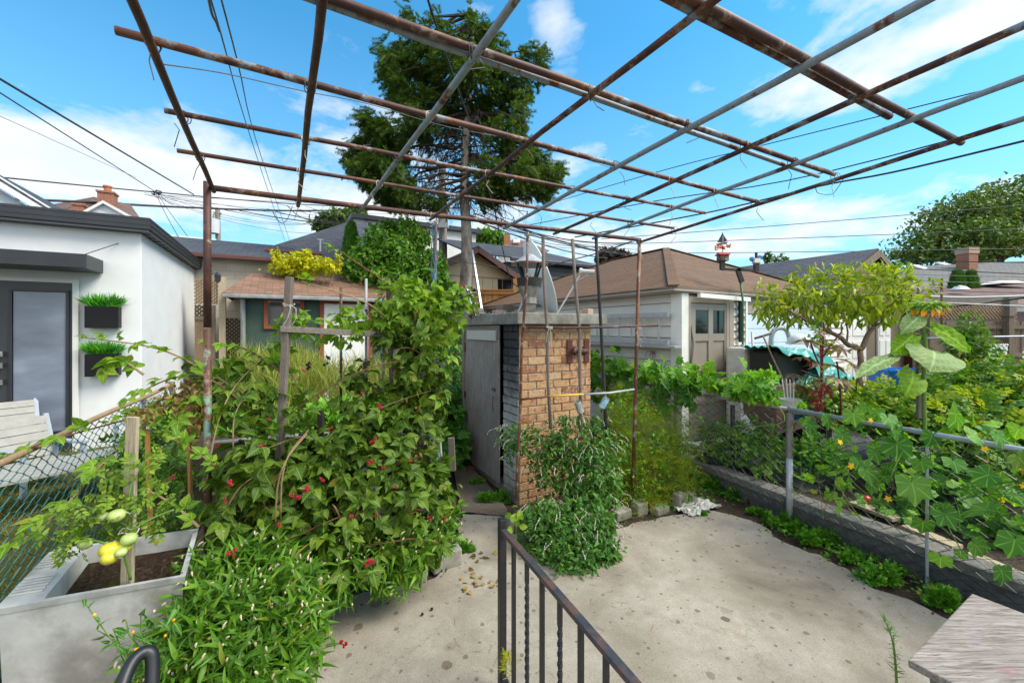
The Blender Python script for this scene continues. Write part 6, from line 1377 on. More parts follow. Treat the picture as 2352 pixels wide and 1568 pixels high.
# blue bin, stacked rings behind
c = P(2062, 893, 7.2); bb_ = thing('blue_bin', 'open blue plastic storage bin on the ground beside the tall sunflower', 'bin', V(c.x, c.y, .2 if c.z < .2 else c.z)); z0 = c.z; m = MB()
ca_b = V(.33, 0, 0); ou = [c + V(-.30, -.18, 0), c + V(.30, -.18, 0), c + V(.30, .18, 0), c + V(-.30, .18, 0)]; ot = [c + V(-.37, -.23, .34), c + V(.37, -.23, .34), c + V(.37, .23, .34), c + V(-.37, .23, .34)]; it = [c + V(-.34, -.20, .34), c + V(.34, -.20, .34), c + V(.34, .20, .34), c + V(-.34, .20, .34)]; ib = [p + V(0, 0, .02) for p in ou]
for k in range(4): j = (k + 1) % 4; m.poly([ou[k], ou[j], ot[j], ot[k]]); m.poly([ot[k], ot[j], it[j], it[k]]); m.poly([it[k], it[j], ib[j], ib[k]])
m.poly(ou[::-1]); m.poly(ib); part('tub', m, M['plastic_blue'], bb_)
m = MB()
for k in range(4): j = (k + 1) % 4; m.beam(ot[k], ot[j], .03, .035)
part('rim', m, M['plastic_blue'], bb_)
m = MB(); c = P(2045, 862, 7.9)
for k in range(3): m.tube([c + V(.28 * math.cos(a), .28 * math.sin(a), .055 * k) for a in np.linspace(0, 2 * PI, 20, endpoint=False)], .03, 8, close=True)
build('coiled_hose', m, M['cardboard'], smooth=True, label='thick pale coiled hose stacked behind the blue bin', cat='hose')
# ================================================================ weathervane, whirligig
wm = thing('weathervane_mast', 'forked black bracket carrying a birdhouse with sailing ship weathervane and a whirligig', 'weathervane', P(1700, 665, 7.2)); Yw = 6.9
PW = lambda x, y: P(x, y, Yw)
m = MB(); m.beam(PW(1657, 618), PW(1737, 622), .05, .035); m.beam(PW(1659, 600), PW(1659, 619), .07, .06, V(0, 1, 0)); m.beam(PW(1737, 605), PW(1737, 623), .07, .06, V(0, 1, 0)); m.beam(PW(1694, 618), PW(1704, 648), .07, .05, V(0, 1, 0)); part('bracket', m, M['plastic_black'], wm)
m = MB(); m.tube([PW(1701, 648), PW(1706, 690), P(1706, 960, 6.9)], .018, 8); part('pole', m, M['green_paint'], wm, smooth=True)
m = MB(); m.beam(PW(1660, 600), PW(1660, 586), .14, .14, V(0, 1, 0)); bh = part('birdhouse', m, M['pole_paint'], wm)
m = MB(); a = PW(1660, 586); m.mesh([a + V(-.10, -.09, 0), a + V(.10, -.09, 0), a + V(.10, .09, 0), a + V(-.10, .09, 0), a + V(-.08, 0, .05), a + V(.08, 0, .05)], [(0, 3, 2, 1), (0, 1, 5, 4), (2, 3, 4, 5), (0, 4, 3), (1, 2, 5)]); part('birdhouse_roof', m, M['red_paint'], wm)
m = MB(); m.tube([PW(1660, 586), PW(1660, 542)], .008, 6); part('spindle', m, M['alu_grey'], wm)
m = MB(); m.tube([PW(1649, 571), PW(1672, 565)], .008, 6); m.tube([PW(1655, 563), PW(1666, 573)], .008, 6); m.ball(PW(1661, 569), .03); part('vane_arms', m, M['red_paint'], wm)
def letter(m, x, y, s, strokes, r=.012):
    for a, b in strokes: m.beam(PW(x + a[0] * s, y - a[1] * s), PW(x + b[0] * s, y - b[1] * s), r * 1.6, .012, V(0, 1, 0))
for nm, x, y, st_ in (('compass_letter', 1649, 571, [((0, 0), (0, 1)), ((0, 1), (.7, 0)), ((.7, 0), (.7, 1))]), ('compass_letter', 1669, 569, [((0, 1), (.25, 0)), ((.25, 0), (.5, .7)), ((.5, .7), (.75, 0)), ((.75, 0), (1, 1))]), ('compass_letter', 1643, 574, [((0, 0), (0, 1)), ((0, 1), (.6, 1)), ((0, .5), (.5, .5)), ((0, 0), (.6, 0))])):
    m = MB(); letter(m, x, y, 9, st_); part(nm, m, M['orange_paint'], wm)
m = MB(); m.mesh([PW(1645, 560), PW(1650, 563), PW(1668, 560), PW(1673, 555)] + [p + V(0, .02, 0) for p in (PW(1645, 560), PW(1650, 563), PW(1668, 560), PW(1673, 555))], [(0, 1, 2, 3), (7, 6, 5, 4), (0, 4, 5, 1), (1, 5, 6, 2), (2, 6, 7, 3), (3, 7, 4, 0)])
for tri in ((( 1660, 535), (1648, 556), (1659, 557)), ((1661, 538), (1662, 557), (1671, 553))):
    q = [PW(*t) for t in tri]; m.mesh(q + [p + V(0, .012, 0) for p in q], [(0, 1, 2), (5, 4, 3), (0, 3, 4, 1), (1, 4, 5, 2), (2, 5, 3, 0)])
m.tube([PW(1660, 560), PW(1660, 534)], .006, 5); part('ship', m, M['plastic_black'], wm)
m = MB(); m.beam(PW(1737, 604), PW(1737, 594), .10, .09, V(0, 1, 0)); part('whirligig_body', m, M['white_paint'], wm)
m = MB(); m.beam(PW(1731, 606), PW(1744, 603), .05, .05); part('whirligig_base', m, M['red_paint'], wm)
m = MB(); m.tube([PW(1737, 594), PW(1737, 580)], .022, 8); part('whirligig_figure', m, M['plastic_black'], wm)
for (x, y) in ((1727, 595), (1746, 591)):
    m = MB(); m.ball(PW(x, y), .045, 8, 6, (1, .25, .9)); part('whirligig_paddle', m, M['blue_paint'], wm)
# extension ladder against the spruce
el_ = thing('extension_ladder', 'aluminium extension ladder leaning against the spruce trunk', 'ladder', P(1098, 760, 12.1))
for (x0, y0, x1, y1, Y0, Y1) in ((1084, 575, 1108, 727, 12.25, 11.6), (1073, 665, 1090, 727, 12.0, 11.6), (1077, 667, 1104, 727, 11.9, 11.58)):
    m = MB(); m.beam(P(x0, y0, Y0), P(x1, y1, Y1), .05, .09); part('rail', m, M['alu'], el_)
for k in range(5): m = MB(); y = 672 + k * 12; m.tube([P(1077 + k * 3.2, y, 11.9), P(1098 + k * 2.2, y, 11.9)], .02, 6); part('rung', m, M['alu'], el_)
# dark pot on the wall corner, plant pot by oven
for (x, y, Y, r_, h_, mt, lab) in ((1640, 1068, 5.5, .20, .10, 'plastic_black', 'shallow dark pot on the garden wall corner by the dill'), (1052, 1062, 5.9, .22, .2, 'plastic_black', 'ribbed black pot with big leaves left of the oven door')):
    c = P(x, y, Y); m = MB(); m.lathe([(.0, 0), (r_ * .85, 0), (r_, h_), (r_ * 1.06, h_), (r_ * 1.06, h_ + .015), (r_ * .95, h_ + .015), (r_ * .9, h_ * .7), (0, h_ * .7)], c, 22); build('plant_pot', m, M[mt], label=lab, cat='pot')

# ================================================================ overhead wires and poles
def wire(pts, r, mat, label, grp='overhead wires', n=14, sag=0.0, name='overhead_wire'):
    P_ = [P(*p) for p in pts]
    if pts[-1][0] > 2350: P_[-1] = P_[-1] + (P_[-1] - P_[-2]) * (1.5 if len(P_) > 2 else .5)
    if min(pts[0][:2]) < 0: P_[0] = P_[0] + (P_[0] - P_[1]) * .4
    if len(P_) == 2:
        a, b = P_; Q = [a.lerp(b, k / n) - UP * (sag * 4 * (k / n) * (1 - k / n)) for k in range(n + 1)]
    else: Q = smooth_pts(P_, 6)
    m = MB(); m.tube(Q, r, 5); return build(name, m, M[mat], smooth=True, label=label, cat='wire', group=grp)
wire([(-40, 158, 9), (445, 447, 22)], .030, 'cable', 'upper of the two thick cables sloping down from the left edge')
wire([(-40, 188, 9), (356, 440, 22)], .018, 'cable', 'thinner cable just below the thick sloping one at the left')
wire([(-20, 258, 10), (312, 408, 24)], .008, 'cable', 'finest sloping wire at the left, fading into cloud')
wire([(-20, 405, 15), (340, 440, 20), (700, 470, 24), (1000, 480, 30)], .03, 'cable', 'upper level cable crossing above the studio')
wire([(-20, 457, 14), (150, 462, 16), (420, 476, 20), (700, 484, 25), (1060, 478, 32)], .05, 'cable', 'thick lower cable crossing just above the studio roof')
wire([(480, -10, 2.2), (505, 70, 2.7), (580, 330, 6.5), (655, 556, 17)], .0055, 'cable_grey', 'left wire of the pair dropping steeply from the top edge')
wire([(505, -10, 2.2), (545, 140, 3.2), (600, 360, 7.2), (668, 560, 17)], .0055, 'cable_grey', 'right wire of the pair dropping steeply from the top edge')
wire([(478, -10, 2.18), (486, 30, 2.4), (497, 52, 2.52), (504, 72, 2.64)], .008, 'cable_grey', 'frayed splice around the left steep wire at the top edge')
wire([(980, -10, 2.25), (1012, 90, 2.5), (1050, 200, 3.0), (1085, 300, 3.6), (1105, 380, 4.2), (1135, 480, 5.0), (1152, 560, 5.6), (1172, 640, 5.9), (1200, 665, 5.9)], .007, 'cable', 'black coax cable curving down to the satellite dish')
wire([(375, 148, 1.66), (520, 170, 2.0), (690, 208, 2.3), (850, 240, 2.7), (1030, 292, 3.1), (1250, 335, 3.6), (1400, 385, 4.1)], .0028, 'cable_grey', 'thin wire strung under the second cross pipe')
wire([(1300, 262, 2.2), (1395, 190, 2.0), (1650, 2, 1.6)], .003, 'cable_grey', 'thin wire beside the roof pipe toward the upper middle')
wire([(1240, 475, 9), (1507, 396, 6), (1800, 322, 5), (2360, 183, 3.4)], .006, 'cable', 'highest thin wire rising to the right through the arbour')
wire([(1200, 520, 9), (1493, 464, 6.5), (1900, 395, 5), (2360, 268, 3.4)], .008, 'cable', 'second wire rising to the right with small knots')
wire([(1320, 545, 7), (1632, 487, 6), (1881, 428, 5), (2100, 385, 4.2), (2360, 321, 3.4)], .011, 'cable', 'twisted cable rising to the right below the last roof pipe')
wire([(1873, 430, 5), (1880, 444, 5), (1910, 446, 5), (1925, 430, 5), (1938, 410, 5)], .004, 'cable', 'loose loop hanging from the twisted cable')
for k, (x0, y0, x1, y1, r_, lab) in enumerate(((1380, 549, 2360, 466, .012, 'topmost nearly level wire above the weathervane'), (1380, 562, 2360, 521, .012, 'nearly level wire crossing the ship of the weathervane'), (1390, 582, 2360, 567, .012, 'nearly level wire just below the compass letters'), (1990, 592, 2360, 599, .014, 'wire meeting the apex of the dark garage at the right'),
        (1960, 608, 2360, 625, .014, 'wire crossing the far grey roof below its skylights'), (2060, 628, 2360, 631, .010, 'pale wire crossing the middle of the far grey roof'), (2090, 643, 2360, 646, .010, 'pale wire crossing the two little cedars'), (2110, 652, 2360, 658, .010, 'dark wire just above the far brown roof'), (2110, 664, 2360, 668, .009, 'dark wire over the far brown roof'))):
    wire([(x0, y0, 13), (x1, y1, 10)], r_ * .8, 'cable' if k not in (5, 6) else 'alu_grey', lab, sag=.05)
wire([(2115, 680, 8.6), (2240, 683, 8.4), (2360, 679, 8.2)], .022, 'alu_grey', 'thick pale line over the lattice of the far board fence', 'clotheslines at the far right')
wire([(2130, 690, 8.6), (2200, 697, 8.5), (2360, 703, 8.3)], .016, 'alu_grey', 'lower pale line before the far lattice', 'clotheslines at the far right')
wire([(2115, 707, 8.6), (2220, 700, 8.5), (2300, 690, 8.4), (2360, 683, 8.2)], .020, 'cable', 'sagging black hose over the far lattice', 'clotheslines at the far right')
for k in range(16):
    y0 = 443 + rng.uniform(-8, 12); y1 = 478 + rng.uniform(-10, 60); x0 = 340 + rng.uniform(-10, 40) if k % 2 else rng.uniform(450, 700); x1 = rng.uniform(900, 1120) if k % 3 else rng.uniform(620, 800)
    wire([(x0, y0 + (30 if k % 2 == 0 else 0), 20), (x1, y1, 26)], .010 if k % 4 else .02, 'cable', 'one of the thin tangled cables over the block garage roof', 'tangled cables over the rooftops', sag=rng.uniform(.1, .9))
for k in range(12):
    wire([(1085 + rng.uniform(-30, 20), 486 + rng.uniform(-8, 26), 17), (1380 + rng.uniform(-40, 110), 586 + rng.uniform(-30, 12), 21)], .012 if k % 3 else .026, 'cable', 'thin cable fanning right from the grey pole behind the spruce', 'cables right of the spruce', sag=rng.uniform(.05, .5))
for x0, y0, x1, y1 in ((358, 445, 420, 560), (362, 446, 470, 590), (365, 443, 398, 470)): wire([(x0, y0, 20), (x1, y1, 16)], .012, 'cable', 'service wire dropping from the left cable junction', 'drops from the left junction', sag=.1)
m = MB(); c = P(357, 443, 20)
for k in range(7): m.tube([c + V(random.uniform(-.3, .3), 0, random.uniform(-.15, .15)), c + V(random.uniform(-.3, .3), 0, random.uniform(-.25, .1))], .03, 6)
build('cable_junction', m, M['cable'], label='black cluster of cable clamps left of the arbour post', cat='cable clamp')
wire([(1015, 595, 11), (1090, 606, 11.5), (1200, 618, 9), (1340, 590, 7), (1450, 555, 5)], .010, 'cable_grey', 'grey rope stretched from the bushy shrub past the spruce trunk')
up1 = thing('utility_pole', 'grey utility pole with a white transformer can above the block garage', 'utility pole', P(503, 700, 24)); m = MB(); m.tube([P(503, 700, 24), P(500, 478, 24)], [.17, .13], 10); part('pole', m, M['pole_wood'], up1)
m = MB(); m.lathe([(.0, -.4), (.30, -.4), (.32, .4), (.0, .48)], P(490, 520, 23.6), 16); part('transformer', m, M['plate_grey'], up1)
m = MB(); m.beam(P(492, 489, 24), P(508, 491, 24), .1, .1); m.tube([P(490, 503, 23.6), P(492, 490, 23.8)], .05, 6); part('crossarm', m, M['pole_wood'], up1)
up2 = thing('utility_pole', 'weathered utility pole with grey cover plate seen through the spruce', 'utility pole', P(1018, 760, 16.5)); m = MB(); m.tube([P(1019, 760, 16.5), P(1016, 388, 16.5)], [.19, .15], 12); part('pole', m, M['pole_wood'], up2)
m = MB(); m.box(P(1006, 522, 16.2), V(.40, 0, 0), V(0, .12, 0), UP * .95); part('cover_plate', m, M['plate_grey'], up2)
up3 = thing('utility_pole', 'short thin grey pole just left of the spruce trunk', 'utility pole', P(1050, 640, 30)); m = MB(); m.tube([P(1050, 640, 30), P(1049, 545, 30)], .12, 8); part('pole', m, M['pole_wood'], up3)
# ================================================================ trees
def limb_pts(a, b, n=6, j=.06, lift=0.0):
    L = (b - a).length; out = []
    for k in range(n + 1):
        t = k / n; o = 0 if k in (0, n) else 1; out.append(a.lerp(b, t) + V(random.uniform(-1, 1), random.uniform(-1, 1), random.uniform(-1, 1)) * (j * L * o) + UP * (lift * L * math.sin(t * PI)))
    return out
def limb(m, a, b, r0, r1, n=6, j=.04, lift=0.0, sides=7):
    p = limb_pts(a, b, n, j, lift); m.tube(p, [r0 + (r1 - r0) * k / n for k in range(n + 1)], sides); return p
def wmat(*names): return [M[x] for x in names]
# spruce
Ys = 12.6; spr = thing('spruce_tree', 'tall dark green spruce with bare grey lower trunk behind the oven', 'tree', V(P(1070, 700, Ys).x, Ys, .3))
m = MB(); b0 = spr.location.copy(); tp = [P(1072, 905, Ys), P(1068, 720, Ys), P(1072, 560, Ys), P(1067, 440, Ys), P(1070, 330, Ys), P(1078, 200, Ys), P(1085, 110, Ys), P(1088, 50, Ys)]; m.tube(smooth_pts(tp), list(np.linspace(.22, .03, 43)), 14); part('trunk', m, M['bark_pine'], spr, smooth=True)
SP = [(1088,52,9,9),(1082,74,24,14),(1112,84,20,12),(953,58,5,9),(953,82,10,13),(1000,98,34,22),(1050,100,36,22),(1110,108,44,24),(925,125,22,22),(975,140,36,20),(1040,150,50,24),(1120,155,52,22),(905,170,20,20),(950,185,44,22),(1020,195,50,22),(1095,200,50,24),(1165,190,36,20),(1212,132,26,11),(1236,152,12,24),(1205,190,16,16),(930,225,36,20),(985,240,44,20),(1050,245,50,22),(1120,245,46,20),(1175,240,30,16),(1190,268,22,14),(897,140,12,18),(900,195,16,16),(960,270,30,14),(1040,280,60,14),(1110,278,40,12),
      (868,298,34,14),(905,318,46,16),(850,345,38,13),(828,378,24,11),(880,390,46,16),(925,425,40,16),(965,300,40,12),(845,410,26,10),(1005,470,26,10),(1150,312,40,11),(1190,340,36,14),(1222,372,38,12),(1255,405,28,11),(1200,415,32,16),(1150,435,40,14),(1242,438,28,12),(1112,452,24,10),(1120,395,30,12),(895,452,24,11),(945,458,24,10),(1170,375,34,12),(900,355,40,14),(1270,402,14,8)]
ells = []
for i, (x, y, rx, ry) in enumerate(SP):
    dY = random.uniform(-.9, .9) if y < 290 else random.uniform(-1.3, 1.0); ells.append(E(x, y, Ys + dY, rx, ry, .75 + .5 * random.random()))
lm = MB()
for e_ in ells:
    c = V(*e_[:3]); tz = c.z + .5 + random.uniform(0, .6); tz = min(tz, 11.8); t0_ = V(np.interp(tz, [0, 12], [b0.x, b0.x + .25]), Ys, tz); limb(lm, t0_, c, .06, .015, 5, .05, .05, 5)
for k in range(60):
    z = random.uniform(5.8, 8.6); a = random.uniform(0, 2 * PI); L_ = random.uniform(.8, 2.3); t0_ = V(b0.x + .05, Ys, z); q = t0_ + V(math.cos(a) * L_, math.sin(a) * L_ * .8, -random.uniform(.1, .7)); pts_ = limb(lm, t0_, q, .03, .008, 5, .06, 0, 4)
    for p_ in pts_[2:]:
        for r_ in range(3): lm.tube([p_, p_ + V(random.uniform(-.3, .3), random.uniform(-.3, .3), -random.uniform(.15, .6))], [.009, .003], 3)
part('branches', lm, M['bark_dark'], spr)
TUFT = multi([rot_tmpl((np.array([(-.06, 0, 0), (.06, 0, 0), (.05, .6, .02), (0, 1, -.1), (-.05, .6, .02)], float), np.array([(0, 1, 2), (0, 2, 4), (4, 2, 3)])), an, s, (0, y, 0)) for an, s, y in ((0, 1, 0), (.6, .55, .15), (-.6, .55, .15), (.55, .5, .4), (-.55, .5, .4))])
# sprays: points along drooping branchlets inside each clump
def spray_tree(ells, nclump, per, tm, size, spread=.16, droop=.5, shell=.35):
    p, nn = in_ellipsoids(ells, nclump, shell); k = np.repeat(np.arange(nclump), per); base = p[k]; d0 = unit(nn + np.array([0, 0, -droop]) + rng.normal(size=p.shape) * .3)[k]
    t = rng.uniform(0, 1, len(k))[:, None]; off = d0 * (t - .5) * spread * 2.4 + rng.normal(size=base.shape) * spread * .28 - np.array([0, 0, 1]) * (t ** 2) * spread * .5
    d = unit(d0 + rng.normal(size=base.shape) * .38 - np.array([0, 0, .25])); nr = unit(nn[k] * .5 + np.array([0, 0, .8]) + rng.normal(size=base.shape) * .35)
    return scatter(tm, base + off, d, nr, rng.uniform(*size, len(k)))
BRUSH = join_np([rot_tmpl((np.array([(-.05, 0, 0), (.05, 0, 0), (0, .30, 0)], float), np.array([(0, 1, 2)])), R(62) * sg, 1, (0, y, 0), tl) for y in (.0, .14, .28, .42, .56, .70, .82) for sg, tl in ((1, .5), (-1, .5), (.5, -.6), (-.5, -.6))] + [rot_tmpl((np.array([(-.04, 0, 0), (.04, 0, 0), (0, 1, 0)], float), np.array([(0, 1, 2)])), 0)])
wts_ = [(*q[:6], q[6] * (1.0 if SP[i][1] < 290 else 1.7)) for i, q in enumerate(ells)]; n = 12500; p, nn = in_ellipsoids(wts_, n, .3, gap=1.1); out_ = p - np.array([b0.x, Ys, 0]); out_[:, 2] = 0; out_ = unit(out_); d = unit(out_ * .8 + nn * .4 + rng.normal(size=(n, 3)) * .35 + [0, 0, -.45]); co, tri = scatter(BRUSH, p, d, unit(rand_dirs(n) * .5 + [0, 0, 1]), rng.uniform(.16, .34, n), 1.0); build_np('crown', co, tri, M['lf_spruce'], spr)
dead = [E(x, y, Ys + .2, rx, ry, .9) for x, y, rx, ry in ((985, 400, 50, 50), (1020, 340, 60, 40), (960, 430, 40, 30), (1110, 350, 40, 30), (1120, 430, 30, 25), (1010, 460, 30, 20), (1000, 380, 60, 60))]
co, tri = spray_tree(dead, 160, 9, TUFT, (.10, .2), .25, .8); build_np('dead_twigs', co, tri, M['lf_spruce_dead'], spr)
def tree(name, label, cat, base, stems, ells, n, tm, size, lm_, bark='bark_dark', up=.5, out=.6, jit=.5, droopy=.3, shell=.3, grp=None, r=.1, wid=None, cname='crown', gap=0.0):
    t = thing(name, label, cat, Vector(base), grp); m = MB()
    for a, b, r0, r1 in stems: limb(m, Vector(a), Vector(b), r0, r1, 6, .03, .02)
    if stems: part('trunk', m, M[bark], t, smooth=True)
    p, nn = in_ellipsoids(ells, n, shell, gap=gap); d, nr = leaf_frame(nn, n, up, out, jit, droopy); co, tri = scatter(tm, p, d, nr, rng.uniform(*size, n), wid); build_np(cname, co, tri, M[lm_], t); return t
def base_of(e, z=.3): return V(e[0], e[1], z)
def stems_to(b, ells, r0, r1): return [(b + V(random.uniform(-.2, .2), random.uniform(-.2, .2), 0), V(*e[:3]), r0, r1) for e in ells]
# bushy shrub behind the shed
es = [E(*a) for a in ((905,570,11.6,60,42,.8),(860,600,11.3,50,40,.7),(945,590,11.4,50,48,.7),(990,625,11.2,36,36,.5),(870,540,11.8,30,24,.5),(930,520,11.8,30,18,.4),(965,545,11.6,26,20,.4),(820,620,11.2,30,28,.5),(1012,650,11.2,26,24,.4),(845,565,11.5,22,18,.4),(895,520,11.9,14,12,.3),(1000,590,11.4,18,16,.3),(895,640,11,90,30,.5),(810,590,11.3,14,12,.3))]
b = base_of(es[0]); tree('bushy_shrub', 'big fresh green bushy shrub rising behind the green shed roof', 'shrub', b, stems_to(b, es, .04, .012), es, 8500, OVATE, (.085, .15), 'lf_maple', shell=.2, gap=.5)
es = [E(*a) for a in ((650,605,10.2,25,22,.3),(690,600,10.2,30,25,.3),(720,610,10.2,30,20,.3),(760,612,10.2,22,16,.3),(633,580,10.2,8,10,.15),(705,585,10.2,10,12,.15),(665,622,10.2,40,12,.3),(745,600,10.2,14,8,.15),(778,594,10.2,6,10,.1))]
b = base_of(es[0]); tree('golden_shrub', 'bright yellow leaved shrub peeping over the green shed roof', 'shrub', b, stems_to(b, es, .02, .006), es, 2600, OVATE, (.05, .10), 'lf_yellow', 'cane_tan', shell=.0, gap=.3)
def cedar(x, y0, y1, w, Y, label, lmn='lf_cedar'):
    n = 2600; u = rng.uniform(0, 1, n) ** .8; th = rng.uniform(0, 2 * PI, n); rad = w / 2 / FPX * Y * np.sqrt(np.clip(1 - u, 0, 1)) * (.75 + .35 * rng.uniform(size=n)); rad = np.where(u < .15, rad * (.7 + u * 2), rad); c0 = P(x, y1, Y); H_ = (y1 - y0) / FPX * Y
    p = np.stack([c0.x + rad * np.cos(th), Y + rad * np.sin(th), c0.z + H_ * u], 1); nn = np.stack([np.cos(th), np.sin(th), np.full(n, .3)], 1); d = unit(nn * .6 + np.array([0, 0, 1.2]) + rng.normal(size=(n, 3)) * .25)
    t = thing('cedar_tree', label, 'tree', V(c0.x, Y, .3)); co, tri = scatter(TUFT, p, d, nn, rng.uniform(.10, .2, n) * Y / 12); build_np('crown', co, tri, M[lmn], t); m = MB(); m.tube([V(c0.x, Y, .3), V(c0.x, Y, c0.z + H_ * .9)], [.06, .02], 6); part('trunk', m, M['bark_dark'], t)
cedar(807, 518, 600, 38, 13, 'slim pointed cedar in front of the tall white house')
cedar(2199, 629, 672, 24, 14.5, 'left of two little clipped cedars against the far grey roof'); cedar(2230, 630, 670, 20, 14.5, 'right of two little clipped cedars against the far grey roof')
# distant trees
es = [E(*a) for a in ((765,505,26,30,14,1),(745,520,26,20,12,1),(790,498,26,22,10,1),(820,490,27,20,8,1))]; b = base_of(es[0]); tree('distant_tree', 'distant tree behind the hip roof left of the tall white house', 'tree', b, stems_to(b, es[:2], .12, .05), es, 1500, OVATE, (.25, .4), 'lf_bigtree', shell=.2)
es = [E(*a) for a in ((1120,540,30,32,12,1),(1145,548,30,28,12,1),(1090,548,30,14,8,1))]; b = base_of(es[0]); tree('distant_tree', 'distant tree peeping right of the spruce trunk', 'tree', b, stems_to(b, es[:2], .12, .05), es, 1300, OVATE, (.25, .4), 'lf_maple', shell=.2)
es = [E(*a) for a in ((1400,585,30,26,12,1),(1425,590,30,24,10,1),(1385,596,30,14,6,1))]; b = base_of(es[0]); tree('distant_tree', 'distant dark plum coloured tree above the garage ridge', 'tree', b, stems_to(b, es[:2], .12, .05), es, 1300, OVATE, (.25, .4), 'lf_purple', shell=.2)
es = [E(*a) for a in ((2180,500,30,55,22,3),(2230,470,30,60,22,3),(2290,445,31,55,22,3),(2330,500,30,60,25,3),(2150,540,29,55,20,3),(2110,570,29,45,18,2.5),(2220,540,28,60,22,3),(2290,560,28,60,18,3),(2090,595,29,40,10,2),(2160,585,28,50,12,2.5),(2380,460,31,60,40,3),(2350,560,28,50,20,3),(2250,510,30,50,22,3),(2060,582,29,14,5,.8),(2420,540,29,60,40,3),(2230,590,28,40,8,2))]
b = P(2300, 760, 29.5); b.z = .3; tr_ = tree('big_tree', 'big spreading tree with dark limbs above the far grey roof', 'tree', b, [(b, P(2285, 560, 29.5), .7, .35)] + [(P(2288, 600, 29.5), V(*e[:3]), .28, .06) for e in es] + [(V(*es[k][:3]), V(*es[(k * 5 + 3) % 16][:3]), .06, .02) for k in range(12)], es, 11500, OVATE, (.20, .36), 'lf_bigtree', gap=3.8, shell=.1, up=1.0, droopy=.1)
for x, y, lab in ((1765, 592, 'tiny sapling tip above the dark garage ridge at its left'), (1795, 598, 'tiny sapling tip above the dark garage ridge at its right')):
    es = [E(x, y, 20, 9, 12, .3)]; b = base_of(es[0]); tree('distant_tree', lab, 'tree', b, stems_to(b, es, .03, .01), es, 120, OVATE, (.12, .22), 'lf_bigtree', shell=.1)
# peach tree
Yp = 5.5; pb = P(1972, 930, Yp); pe = thing('peach_tree', 'small peach tree with yellowing drooping leaves and forked trunk', 'tree', pb); m = MB()
fk = P(1975, 803, Yp); limb(m, pb, fk, .040, .034, 5, .02); brs = [(fk, P(1912, 765, Yp - .1), .035, .026), (P(1912, 765, Yp - .1), P(1850, 735, Yp - .2), .024, .014), (P(1850, 735, Yp - .2), P(1770, 690, Yp - .2), .014, .005), (fk, P(2008, 750, Yp), .036, .024), (P(2008, 750, Yp), P(2050, 690, Yp + .2), .022, .010), (P(2008, 750, Yp), P(1960, 680, Yp), .016, .006), (P(1912, 765, Yp - .1), P(1880, 680, Yp + .3), .018, .006), (P(2008, 750, Yp), P(2090, 660, Yp - .2), .014, .005), (P(1850, 735, Yp - .2), P(1830, 660, Yp), .012, .005), (P(1945, 785, Yp), P(1960, 640, Yp + .4), .012, .005)]
for a, b, r0, r1 in brs: limb(m, a, b, r0, r1, 6, .035)
part('trunk', m, M['bark_peach'], pe, smooth=True)
es = [E(*a) for a in ((1820,680,Yp,55,34,.3),(1770,705,Yp-.1,32,30,.2),(1870,690,Yp,60,40,.45),(1930,680,Yp,60,45,.5),(1990,670,Yp,60,48,.5),(2040,690,Yp,50,40,.45),(2080,665,Yp,42,30,.3),(1850,640,Yp,40,16,.25),(1920,630,Yp,50,16,.3),(1980,625,Yp,40,14,.3),(2050,630,Yp,40,14,.3),(1985,720,Yp,70,24,.4),(1880,725,Yp,50,20,.35),(1755,660,Yp,20,12,.15),(1800,730,Yp,30,18,.2))]
n = 2250; p, nn = in_ellipsoids(es, n, .0, gap=.45); hz_ = (p[:, 2] - p[:, 2].min()) / np.ptp(p[:, 2]); d = unit(nn * .35 + rng.normal(size=(n, 3)) * .45 + np.stack([0 * hz_, 0 * hz_, -1.25 + 2.0 * hz_ ** 1.6], 1)); co, tri = scatter(leaf_tmpl([(0, 0), (.2, .11), (.5, .15), (.78, .10), (1, 0)], .2, .35), p, d, unit(rand_dirs(n) + [0, -.4, .3]), rng.uniform(.08, .135, n)); build_np('crown', co, tri, M['lf_peach'], pe)
# ================================================================ blackberries
bb2 = thing('blackberry_bush', 'large dark green blackberry thicket with red and black berries on stakes', 'bush', V(-.9, 3.2, 0))
be = [E(*a) for a in ((885,985,3.35,105,135,.28,1.0),(935,790,3.4,70,65,.2),(965,860,3.45,55,110,.22),(770,1130,3.05,190,125,.34,1.4),(640,1080,2.9,120,120,.28,1.1),(560,930,3.05,80,60,.22,.6),(480,850,3.2,85,26,.16,.5),(930,1150,3.25,100,110,.3),(700,950,3.2,70,40,.2,.35),(800,850,3.35,60,22,.15,.3),(590,835,3.2,60,22,.12,.35),(700,1240,2.8,200,70,.25,.9),(540,1140,2.75,70,90,.2,.7),(985,960,3.5,40,200,.15,.7),(730,1030,3.15,110,50,.25,.7),(900,1240,3.15,110,50,.25))]
n = 3250; p, nn = in_ellipsoids(be, n, .1, gap=.46); d, nr = leaf_frame(nn, n, .75, .6, .55, .5); nr = unit(nr + [0, -.25, .15]); co, tri = scatter(TRIFOL, p, d, nr, rng.uniform(.055, .165, n)); build_np('leaves', co, tri, M['lf_bramble'], bb2)
be2 = [E(*a) for a in ((985,700,3.5,50,32,.18),(930,680,3.45,60,40,.2),(1040,680,3.55,38,16,.1),(915,735,3.45,60,36,.18),(1010,750,3.5,40,40,.15),(820,730,3.4,50,18,.12),(1060,715,3.6,20,14,.06,.5),(1000,830,3.55,30,60,.1,.5),(680,745,3.1,45,16,.1,.7),(790,770,3.3,60,20,.12,.7))]
